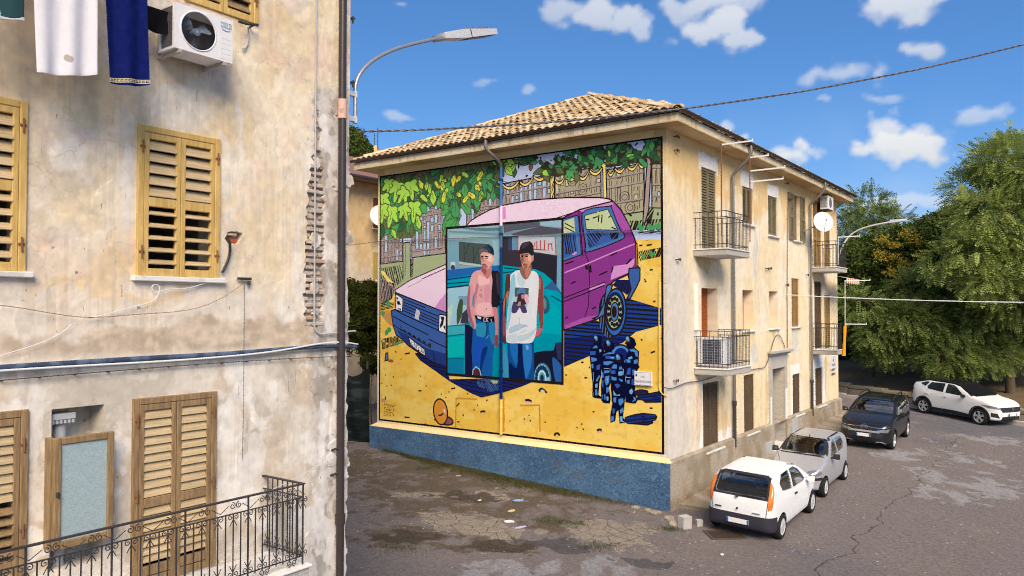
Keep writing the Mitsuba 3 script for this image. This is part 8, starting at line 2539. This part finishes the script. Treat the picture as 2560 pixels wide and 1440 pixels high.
dc = (12.219,8.354)
dish('satellite_dish', (dc[0], -.7, dc[1]), .37, FF, (-1, -.75, .3), 'large white satellite dish in front of the far upper balcony door', (dc[0] - .2, -.0, dc[1] - .35))
ac_ = [(14.229,9.378),(15.352,9.121)]
U2 = thing('air_conditioner', 'white outdoor unit hung high above the far upper balcony', 'air conditioner')
put(U2, 'casing', rbox(ac_[0][0], ac_[0][0] + .80, -.42, -.10, ac_[1][1] - .02, ac_[1][1] + .52, .012), 'ac_white', FF)
put(U2, 'side_grille', cat(*[box(ac_[0][0] - .006, ac_[0][0] - .001, -.38 + i * .045, -.355 + i * .045, ac_[1][1] + .04, ac_[1][1] + .46) for i in range(6)]), 'fin_grey', FF, kind='stuff')
put(U2, 'fan_grille', tube([(ac_[0][0] + .34, -.4206, ac_[1][1] + .25), (ac_[0][0] + .34, -.428, ac_[1][1] + .25)], .20, 24), 'fin_grey', FF)
put(U2, 'bracket', box(ac_[0][0] + .1, ac_[0][0] + .7, -.4, 0, ac_[1][1] - .06, ac_[1][1] - .021), 'iron', FF)
aw = [(12.855,6.466),(14.604,6.401),(14.593,6.161)]
AW = thing('awning', 'small awning with orange and white stripes under the far upper balcony', 'awning')
mat('awn_orange', lin(205, 130, 95), .8)
for i in range(12):
    x0 = 14.6 + i * .19
    put(AW, 'stripe', (np.array([[x0, -.35, 6.45], [x0 + .19, -.35, 6.45], [x0 + .19, -1.0, 6.32], [x0, -1.0, 6.32], [x0, -1.0, 6.10 + .03 * (i % 2)], [x0 + .19, -1.0, 6.13 - .03 * (i % 2)]]), np.array([[0, 1, 2], [0, 2, 3], [3, 2, 5], [3, 5, 4]])), 'awn_orange' if i % 2 else 'white_paint', FF)
q = [(15.692,3.116),(16.945,3.054),(16.922,2.505),(15.668,2.518)]
S2 = thing('street_sign', 'pale blue street name sign at the far end of the facade', 'sign')
put(S2, 'slab', rbox(q[0][0] + .15, q[1][0] - .1, -.04, -.005, q[2][1] + .03, q[0][1], .006), 'marble', FF)
for k, (a, b) in enumerate(((.42, .58), (.30, .70), (.30, .70), (.20, .82))):
    x0, x1_ = q[0][0] + .15, q[1][0] - .1
    zz = q[0][1] - .22 - k * .19
    put(S2, 'print_line', cat(*[box(x0 + (x1_ - x0) * (a + (b - a) * i / 6), x0 + (x1_ - x0) * (a + (b - a) * (i + .7) / 6), -.0415, -.0405, zz - .04, zz + .05) for i in range(6)]), 'letter_ink', FF, kind='stuff')
lp = [(15.686,7.751),(15.968,8.14),(16.798,8.408),(18.552,8.674),(21.309,9.074)]
L2 = thing('street_lamp', 'small pale street lamp arm at the far end of the apartment block', 'street lamp')
b_ = lp[0]
put(L2, 'arm', tube(spline([(17.3, -.02, b_[1] - .5), (17.36, -.2, b_[1]), (17.45, -.5, b_[1] + .5), (17.5, -1.2, b_[1] + .85), (17.6, -2.1, b_[1] + 1.02)], 24), .035, 8), 'pale_metal', FF, smooth=40)
put(L2, 'head', m3.Manifold.hull_points(np.array([(17.5, -2.05, b_[1] + .96), (17.72, -2.05, b_[1] + .96), (17.48, -2.75, b_[1] + 1.02), (17.74, -2.75, b_[1] + 1.02), (17.52, -2.1, b_[1] + 1.10), (17.7, -2.1, b_[1] + 1.10), (17.55, -2.7, b_[1] + 1.10), (17.68, -2.7, b_[1] + 1.10)])), 'pale_metal', FF, smooth=25)
put(L2, 'wall_plate', box(17.24, 17.40, -.06, .0, b_[1] - .7, b_[1] - .3), 'iron', FF)

# ---------------------------------------------------------------- house, shrubs and net fence in the gap on the left
OH = np.array([-5.62, 34.6, 0.0])
FH = frame(OH, EF, EM)


def hwall(p, n, uv):
    x, z = axes(p, OH, EF), p.z
    q = fbm(x * .8, z * .8, 3.0, 4)
    c = mix((.62, .46, .26), (.66, .58, .48), smoothstep(8.2, 6.8, z + (q - .5) * 3))
    return c * (.8 + .4 * fbm(x * 5, z * 5, 1.0, 3))


matte('house_plaster', proc(hwall))
HB = thing('ochre_house', 'ochre plastered house with a brown metal roof in the gap left of the mural building', 'house')


def hx(u, v, off=0.0):
    """point of the house front, x and z, seen through pixel columns measured once"""
    return u, v


w1 = [(-7.332,34.4,10.457),(-5.943,34.4,10.1),(-6.707,34.4,9.957),(-6.226,34.4,9.868),(-6.22,34.4,8.638),(-6.7,34.4,8.638),(-6.748,34.4,7.57),(-6.18,34.4,7.534),(-6.174,34.4,6.362),(-6.742,34.4,6.362),(-7.339,34.4,11.619)]
HL = lambda P: ((np.array(P) - OH) @ EF, P[2])
eave_z = HL(w1[0])[1] + .2
put(HB, 'wall', box(-16, 9, 0, .4, -.5, eave_z), 'house_plaster', FH)
put(HB, 'wall', box(-16, 9, 6.6, 7, -.5, eave_z), 'house_plaster', FH)
rp = np.array([[-16.5, -.7, eave_z], [9.5, -.7, eave_z], [9.5, 3.5, eave_z + 1.75], [-16.5, 3.5, eave_z + 1.75], [-16.5, 7.6, eave_z], [9.5, 7.6, eave_z]])
mat('metal_roof', lin(140, 110, 105), .6)
HR = put(HB, 'roof', cat((rp, np.array([[0, 1, 2], [0, 2, 3], [3, 2, 5], [3, 5, 4], [0, 3, 4], [1, 5, 2]])), box(-16.5, 9.5, -.7, .0, eave_z - .12, eave_z - .01)), 'metal_roof', FH)
put(HR, 'ribs', cat(*[(np.array([[x, -.71, eave_z + .005], [x + .05, -.71, eave_z + .005], [x + .05, 3.5, eave_z + 1.80], [x, 3.5, eave_z + 1.80], [x + .025, -.71, eave_z + .06], [x + .025, 3.5, eave_z + 1.85]]), np.array([[0, 4, 5], [0, 5, 3], [4, 1, 2], [4, 2, 5]])) for x in np.arange(-16, 9, .24)]), 'metal_roof', FH, kind='stuff')
put(HB, 'gutter', tube([(-16.5, -.78, eave_z - .06), (9.5, -.78, eave_z - .06)], .09, 8), 'dark_pipe', FH, smooth=40)
xa, xb = HL(w1[2])[0], HL(w1[3])[0]
za, zb_ = HL(w1[4])[1], HL(w1[2])[1]
HW = put(HB, 'window', cat(box(xa, xa + .09, -.03, .05, za, zb_), box(xb - .09, xb, -.03, .05, za, zb_), box(xa, xb, -.028, .05, za, za + .09), box(xa, xb, -.028, .05, zb_ - .09, zb_), box((xa + xb) / 2 - .05, (xa + xb) / 2 + .05, -.026, .05, za, zb_)), mat('red_wood', lin(120, 60, 40), .6), FH)
put(HW, 'pane', cat(box(xa + .09, (xa + xb) / 2 - .05, -.012, -.004, za + .09, zb_ - .09), box((xa + xb) / 2 + .05, xb - .09, -.012, -.004, za + .09, zb_ - .09)), 'window_glass', FH, kind='stuff')
put(HW, 'sill', box(xa - .08, xb + .08, -.1, 0, za - .07, za - .01), 'white_stone', FH)
xa, xb = HL(w1[6])[0], HL(w1[7])[0]
za, zb_ = HL(w1[8])[1], HL(w1[6])[1]
fr, sl = slatted(xa, xb, za, zb_, -.06)
HS = put(HB, 'shutter', fr, 'olive_wood' if mat('olive_wood', lin(190, 170, 90), .6) else '', FH, label='pale olive louvred shutters')
put(HS, 'slats', sl, 'olive_wood', FH, kind='stuff')
put(HS, 'backing', box((xa + xb) / 2 + .02, xb - .02, -.005, -.001, za + .02, zb_ - .02), 'brown_wood', FH)
put(HB, 'window_sill', box(xa - .1, xb + .1, -.12, 0, za - .08, za - .01), 'white_stone', FH)
dw = (-6.66,34.0,9.055)
dl = np.linalg.inv(FH) @ np.array([*dw, 1])
dish('satellite_dish', (dl[0], -.75, dl[2]), .46, FH, (-.7, -1, .35), 'white satellite dish on the ochre house in the gap', (dl[0] + .3, 0, dl[2] - .3))
# net fence with posts
NF = thing('net_fence', 'dark shade net fence closing the gap beside the mural building', 'fence')
n0, n1 = np.array([-8.6, 27.4]), np.array([-4.85, 26.55])
pts = []
for j, t in enumerate(np.linspace(0, 1, 40)):
    for k in range(12):
        v = k / 11
        p = n0 + (n1 - n0) * t
        g = float(ground_z(*p))
        top = 3.15 - .28 * math.sin(t * 3 * math.pi) ** 2
        w = .05 * math.sin(t * 40 + v * 3) + .06 * math.sin(v * 6 + t * 9)
        pts.append([p[0] + .2 * w, p[1] + w, g - .1 + (top - g) * v])
i = np.arange(40 * 12).reshape(40, 12)


def net(p, n, uv):
    return mix((.012, .018, .018), (.035, .046, .048), smoothstep(.45, .7, fbm(p.x * 2 + p.y, p.z * 7, 2.0, 4)))


matte('shade_net', proc(net))
put(NF, 'net', (np.array(pts), np.stack([i[:-1, :-1], i[1:, :-1], i[1:, 1:], i[:-1, 1:]], -1).reshape(-1, 4)), 'shade_net', smooth=True)
for t in (.2, .58, .97):
    p = n0 + (n1 - n0) * t
    put(NF, 'post', tube([(p[0], p[1] + .12, 0), (p[0], p[1] + .12, 3.3)], .04, 8), 'iron')
tower = thing('distant_tower', 'tiny distant pale building top with thin aerials above the roof edge', 'building')
tp = (-16.929,95.0,24.7)
put(tower, 'wall', cat(box(tp[0] - 1.1, tp[0] + 1.1, 94, 97, 0, tp[2] - .4), box(tp[0] - .5, tp[0] + .4, 94.5, 96, tp[2] - .399, tp[2] + .3)), 'house_plaster')
put(tower, 'aerial', tube([(tp[0], 95, tp[2] + .3), (tp[0], 95, tp[2] + 1.9)], .05, 5), 'iron')
put(tower, 'aerial', tube([(tp[0] + .4, 95, tp[2]), (tp[0] + .4, 95, tp[2] + 2.6)], .05, 5), 'iron')

# ---------------------------------------------------------------- trees
leafmat('leaf_robinia', (.26, .34, .085), (.38, .44, .15), .55, 3.0)
leafmat('leaf_teal', (.15, .21, .06), (.24, .30, .09), .55, 3.0)
leafmat('leaf_dark', (.060, .095, .024), (.12, .16, .04), .45, 4.0)
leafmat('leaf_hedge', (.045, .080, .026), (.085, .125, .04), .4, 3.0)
leafmat('leaf_gold', (.46, .34, .04), (.60, .47, .09), .5, 5.0)
leafmat('leaf_bush', (.030, .046, .012), (.075, .085, .022), .5, 4.0)
mat('bark', proc(lambda p, n, uv: mix((.085, .062, .045), (.15, .115, .085), fbm(p.x * 9, p.y * 9, p.z * 2.5, 4))), .9, spec=.1)


def diamond(c, d, nrm_, L, w):
    s = np.cross(nrm_, d)
    return [c, c + d * L * .45 + s * w, c + d * L, c + d * L * .45 - s * w]


def frond_mesh(L=.40, pairs=7, ll=.085, lw=.020):
    v, f = [], []
    for i in range(pairs):
        t = (i + 1) / pairs
        base = np.array([L * t, 0, -.10 * L * t * t * 2.2])
        for s in (-1, 1):
            d = np.array([.35, s * .93, -.10])
            d /= np.linalg.norm(d)
            v += diamond(base, d, np.array([0, 0, 1.0]), ll * (1 - .35 * abs(t - .5)), lw)
    v += diamond(np.array([L, 0, -.22 * L]), np.array([1, 0, -.3]), np.array([0, 0, 1.0]), ll, lw)
    n = len(v) // 4
    k = np.arange(n)[:, None] * 4
    f = np.vstack([k + [0, 1, 2], k + [0, 2, 3]])
    return np.array(v), f


def sprig_mesh(r, n=7, L=.10, w=.032):
    g = np.random.default_rng(r)
    v = []
    for i in range(n):
        d = g.normal(0, 1, 3)
        d[2] = d[2] * .5 - .1
        d /= np.linalg.norm(d)
        nn = np.cross(d, g.normal(0, 1, 3))
        nn /= np.linalg.norm(nn)
        c = g.normal(0, .055, 3)
        v += diamond(c, d, nn, L * g.uniform(.7, 1.2), w)
    k = np.arange(n)[:, None] * 4
    return np.array(v), np.vstack([k + [0, 1, 2], k + [0, 2, 3]])


FROND, SPRIGS = frond_mesh(), [sprig_mesh(i) for i in range(4)]


def scatter(proto, P, D, scale, g):
    """copies of a leaf cluster at P pointing along D"""
    v, f = proto
    n = len(P)
    d = D / np.linalg.norm(D, axis=1, keepdims=True)
    up_ = np.tile([0, 0, 1.0], (n, 1)) + g.normal(0, .35, (n, 3))
    s = np.cross(up_, d)
    s /= np.linalg.norm(s, axis=1, keepdims=True) + 1e-9
    u = np.cross(d, s)
    R = np.stack([d, s, u], 2) * scale[:, None, None]
    V = np.einsum('nij,kj->nki', R, v) + P[:, None, :]
    F = f[None] + (np.arange(n) * len(v))[:, None, None]
    return V.reshape(-1, 3), F.reshape(-1, 3)


def clump_points(c, r, n, g, shell=.55, gap=2.2, seed=0, up_bias=.15):
    """points through an uneven ellipsoid, denser near its surface, with gaps"""
    out = []
    m = 0
    while m < n:
        k = (n - m) * 3 + 50
        d = g.normal(0, 1, (k, 3))
        d /= np.linalg.norm(d, axis=1, keepdims=True)
        lump = .72 + .56 * meshkit.fbm(d * 2.1 + seed * 3.1, 3, seed)
        rad = (shell + (1 - shell) * g.random(k) ** .6) * lump
        p = np.array(c) + d * rad[:, None] * np.array(r)
        keep = (meshkit.fbm(p * gap, 3, seed + 5) > .42) | (gap < .5)
        p, d = p[keep], d[keep]
        out.append(np.hstack([p, d]))
        m += len(p)
    o = np.vstack(out)[:n]
    D = o[:, 3:] + g.normal(0, .45, (n, 3))
    D[:, 2] -= up_bias
    return o[:, :3], D


def tree(name, label, base, clumps, leaf_m, kind, dens, seed, trunk_r=.16, group=None, size=1.0, second=None, trunk_top=None, cat_='tree', lean=.15):
    t_ = thing(name, label, cat_, group)
    g = np.random.default_rng(seed)
    bz = float(ground_z(*base)) - .2 if not isinstance(base, tuple) or len(base) == 2 else base[2]
    b = np.array([base[0], base[1], bz])
    cs_ = np.array([c for c, r in clumps])
    mid = cs_.mean(0)
    top = np.array([mid[0] * (1 - lean) + b[0] * lean, mid[1] * (1 - lean) + b[1] * lean, trunk_top or mid[2]])
    trunk = spline([b, b * .6 + top * .4 + g.normal(0, .12, 3) * [1, 1, 0], top], 14)
    put(t_, 'trunk', tube(trunk, np.linspace(trunk_r, trunk_r * .35, 14) * (1 + .08 * np.sin(np.arange(14) * 2.1)), 9), 'bark', smooth=50)
    limbs = []
    for c, r in clumps:
        k = int(np.clip(g.normal(8, 2), 3, 12))
        a = trunk[k]
        limbs.append(tube(spline([a, a * .45 + np.array(c) * .55 + [0, 0, .25], np.array(c) + g.normal(0, .2, 3)], 8), np.linspace(trunk_r * .38, .012, 8), 6))
        for _ in range(3):
            e = np.array(c) + g.normal(0, .55, 3) * np.array(r)
            limbs.append(tube([np.array(c) * .8 + a * .2, e], np.array([.02, .006]), 4))
    put(t_, 'limbs', cat(*limbs), 'bark', smooth=50, kind='stuff')
    parts = {}
    for i, (c, r) in enumerate(clumps):
        n = int(dens * (r[0] * r[2] + r[0] * r[1]) * 2)
        P, D = clump_points(c, r, n, g, shell=.7 if kind == 'frond' else .55, seed=seed + i)
        mm = second[0] if second and i in second[1] else leaf_m
        parts.setdefault(mm, []).append(scatter(FROND if kind == 'frond' else SPRIGS[i % 4], P, D, g.uniform(.75, 1.3, n) * size, g))
    for mm, ps in parts.items():
        put(t_, 'crown', cat(*ps), mm, kind='stuff')
    return t_


def cl(items, depth, jit, seed):
    """clumps from (X at depth, Z, radius) triples given as points"""
    g = np.random.default_rng(seed)
    return [((p[0], p[1] + g.uniform(-jit, jit), p[2]), (r, r * 1.0, r * f)) for p, r, f in items]


R1 = [(21.832,34.0,11.632),(21.111,34.0,10.572),(22.433,34.0,10.748),(23.241,34.0,11.632),(20.561,34.0,9.161),(21.967,34.0,9.161),(23.549,34.0,9.161),(20.013,34.0,7.752),(21.411,34.0,7.401),(22.812,34.0,7.225),(19.303,34.0,7.225),(24.271,34.0,10.219),(20.868,34.0,6.347),(22.434,34.0,5.646),(21.037,34.0,11.455),(24.044,34.0,7.401)]
tree('locust_tree', 'tall feathery pale green tree at the right edge, the highest of the trees', (23.4, 36.5), cl([(p, r, f) for p, r, f in zip(R1, (1.5, 1.2, 1.6, 1.8, 1.4, 1.6, 1.9, 1.1, 1.5, 1.6, .9, 1.9, 1.2, 1.5, .8, 1.9), (.6,) * 16)], 34, 1.3, 1), 'leaf_robinia', 'frond', 110, 11, .22, 'trees across the road', 1.35, trunk_top=12.0)
R2 = [(19.058,37.0,4.548),(20.199,37.0,4.358),(18.089,37.0,3.217),(21.348,37.0,4.739),(22.679,37.0,4.548),(23.804,37.0,3.407),(21.894,37.0,3.027),(20.18,37.0,3.027),(24.207,37.0,4.739),(19.269,37.0,6.074),(23.082,37.0,5.883),(18.486,37.0,4.548),(17.146,37.0,3.977),(25.147,37.0,3.977),(16.399,37.0,5.311)]
tree('locust_tree', 'feathery blue green tree with low drooping fronds above the white crossover', (22.2, 39.0), cl([(p, r, .62) for p, r in zip(R2, (1.3, 1.4, 1.1, 1.4, 1.5, 1.5, 1.3, 1.3, 1.5, 1.0, 1.2, 1.0, .8, 1.6, .8))], 37, 1.0, 2), 'leaf_teal', 'frond', 120, 12, .20, 'trees across the road', 1.35, trunk_top=5.5)
R3 = [(23.969,42.0,8.806),(22.89,42.0,9.241),(24.524,42.0,9.676),(19.509,42.0,7.72),(21.032,42.0,8.155),(22.553,42.0,8.372),(19.058,42.0,6.202),(20.79,42.0,6.202),(22.303,42.0,5.986),(23.618,42.0,7.069),(18.605,42.0,4.471),(20.119,42.0,4.471),(21.847,42.0,4.255),(23.587,42.0,4.904),(24.928,42.0,7.72),(24.682,42.0,5.769),(18.423,42.0,7.503)]
tree('broadleaf_tree', 'dense dark green tree with golden flower heads on its upper side', (20.8, 43.0), cl([(p, r, .85) for p, r in zip(R3, (1.4, 1.2, 1.2, 1.6, 1.5, 1.5, 1.5, 1.7, 1.7, 1.5, 1.5, 1.7, 1.7, 1.6, 1.5, 1.7, 1.2))], 42, 1.0, 3), 'leaf_dark', 'sprig', 330, 13, .22, 'trees across the road', 1.5, trunk_top=7.5)
G1 = [(18.918,39.6,8.596),(19.631,39.6,8.391),(20.251,39.6,8.903),(19.418,39.6,7.674),(20.027,39.6,7.367),(19.306,39.6,6.958),(18.806,39.6,7.776),(20.656,39.6,8.596),(19.71,39.6,6.549),(20.325,39.6,6.754),(20.85,39.6,7.776),(20.049,39.6,5.936)]
put('broadleaf_tree', 'flower_heads', cat(*[scatter(SPRIGS[i % 4], *clump_points(p, (.42, .42, .30), 26, np.random.default_rng(50 + i), shell=.2, gap=.1, seed=i), np.full(26, 1.0), np.random.default_rng(i)) for i, p in enumerate(G1)]), 'leaf_gold', kind='stuff', label='golden flower heads on the crown')
R4 = [(20.406,47.0,10.706),(21.505,47.0,11.193),(22.474,47.0,10.949),(20.881,47.0,9.732),(22.098,47.0,9.975),(23.072,47.0,10.218)]
tree('slender_tree', 'thin open tree rising behind the dark tree beside the eaves', (21.5, 47.0), cl([(p, r, .9) for p, r in zip(R4, (1.1, 1.2, 1.1, 1.4, 1.4, 1.1))], 47, .6, 4), 'leaf_teal', 'frond', 50, 14, .12, 'trees across the road', 1.4, trunk_top=9.5)
R5 = [(21.141,50.0,6.409),(23.204,50.0,6.409),(25.273,50.0,6.925),(27.34,50.0,7.183),(29.403,50.0,7.183),(31.47,50.0,7.441),(33.534,50.0,7.441),(21.625,50.0,3.576),(23.942,50.0,3.576),(26.259,50.0,3.576),(28.576,50.0,3.576),(30.893,50.0,3.576),(33.21,50.0,3.576),(35.541,50.0,4.348),(35.593,50.0,7.183),(21.596,50.0,1.008),(24.167,50.0,1.008),(26.738,50.0,1.008),(29.309,50.0,1.008),(31.88,50.0,1.008),(34.451,50.0,1.008),(37.037,50.0,1.777),(37.106,50.0,5.378),(19.558,50.0,2.805),(19.584,50.0,5.378)]
tree('locust_tree', 'feathery green tree past the right edge of the view', (31.5, 33.0), [((31.5 + dx, 33.0 + dy, z), (2.3, 2.3, 1.5)) for dx, dy, z in ((0, 0, 11), (-1.6, .5, 9), (1.8, -.6, 9.2), (0, -1.5, 7), (-1.8, -.4, 6), (2.0, .4, 6.2), (.2, .8, 4.6))], 'leaf_robinia', 'frond', 60, 19, .22, 'trees across the road', 1.5, trunk_top=11.0)
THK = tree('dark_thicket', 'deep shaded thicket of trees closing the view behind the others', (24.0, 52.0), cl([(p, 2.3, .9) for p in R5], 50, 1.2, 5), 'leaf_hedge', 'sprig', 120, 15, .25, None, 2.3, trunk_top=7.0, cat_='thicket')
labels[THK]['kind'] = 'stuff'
for j, (x, y) in enumerate(((22.0, 38.6), (25.0, 37.0), (19.2, 41.6), (27.5, 39.5))):
    put(THK, 'trunk', tube(spline([on_ground(x, y, 0), on_ground(x + .2, y, 2.5), on_ground(x + .1 + .3 * j, y + .3, 6.0)], 10), np.linspace(.17, .09, 10), 9), 'bark', smooth=50)
R6 = [(-9.004,44.0,14.235),(-8.546,44.0,13.891),(-9.227,44.0,13.319),(-8.656,44.0,13.09),(-9.348,44.0,14.693),(-8.313,44.0,12.861)]
tree('garden_tree', 'dark green tree behind the roof of the ochre house beside the street lamp', (-9.0, 45.0), cl([(p, r, 1.1) for p, r in zip(R6, (.8, .7, 1.0, 1.0, .8, .6))], 44, .5, 6), 'leaf_dark', 'sprig', 330, 16, .16, None, 1.4, trunk_top=12.0)
R7 = [(-6.081,29.5,5.272),(-5.626,29.5,5.348),(-5.244,29.5,5.12),(-6.077,29.5,4.512),(-5.621,29.5,4.361),(-5.241,29.5,4.361),(-5.922,29.5,3.906),(-5.391,29.5,3.906),(-6.16,29.5,5.728),(-5.445,29.5,5.804)]
tree('garden_bush', 'dense dark bush in front of the ochre house', (-5.9, 29.8), cl([(p, r, 1.0) for p, r in zip(R7, (.6, .6, .5, .6, .65, .55, .5, .5, .45, .4))], 29.5, .35, 7), 'leaf_bush', 'sprig', 520, 17, .08, None, .9, trunk_top=5.0, cat_='bush')
R8 = [(-5.186,28.4,3.149),(-4.995,28.4,3.003)]
tree('garden_bush', 'small light green bush behind the net fence', (-5.1, 28.6), cl([(p, .35, .8) for p in R8], 28.4, .1, 8), 'leaf_bush', 'sprig', 520, 18, .03, None, .8, trunk_top=3.0, cat_='bush')
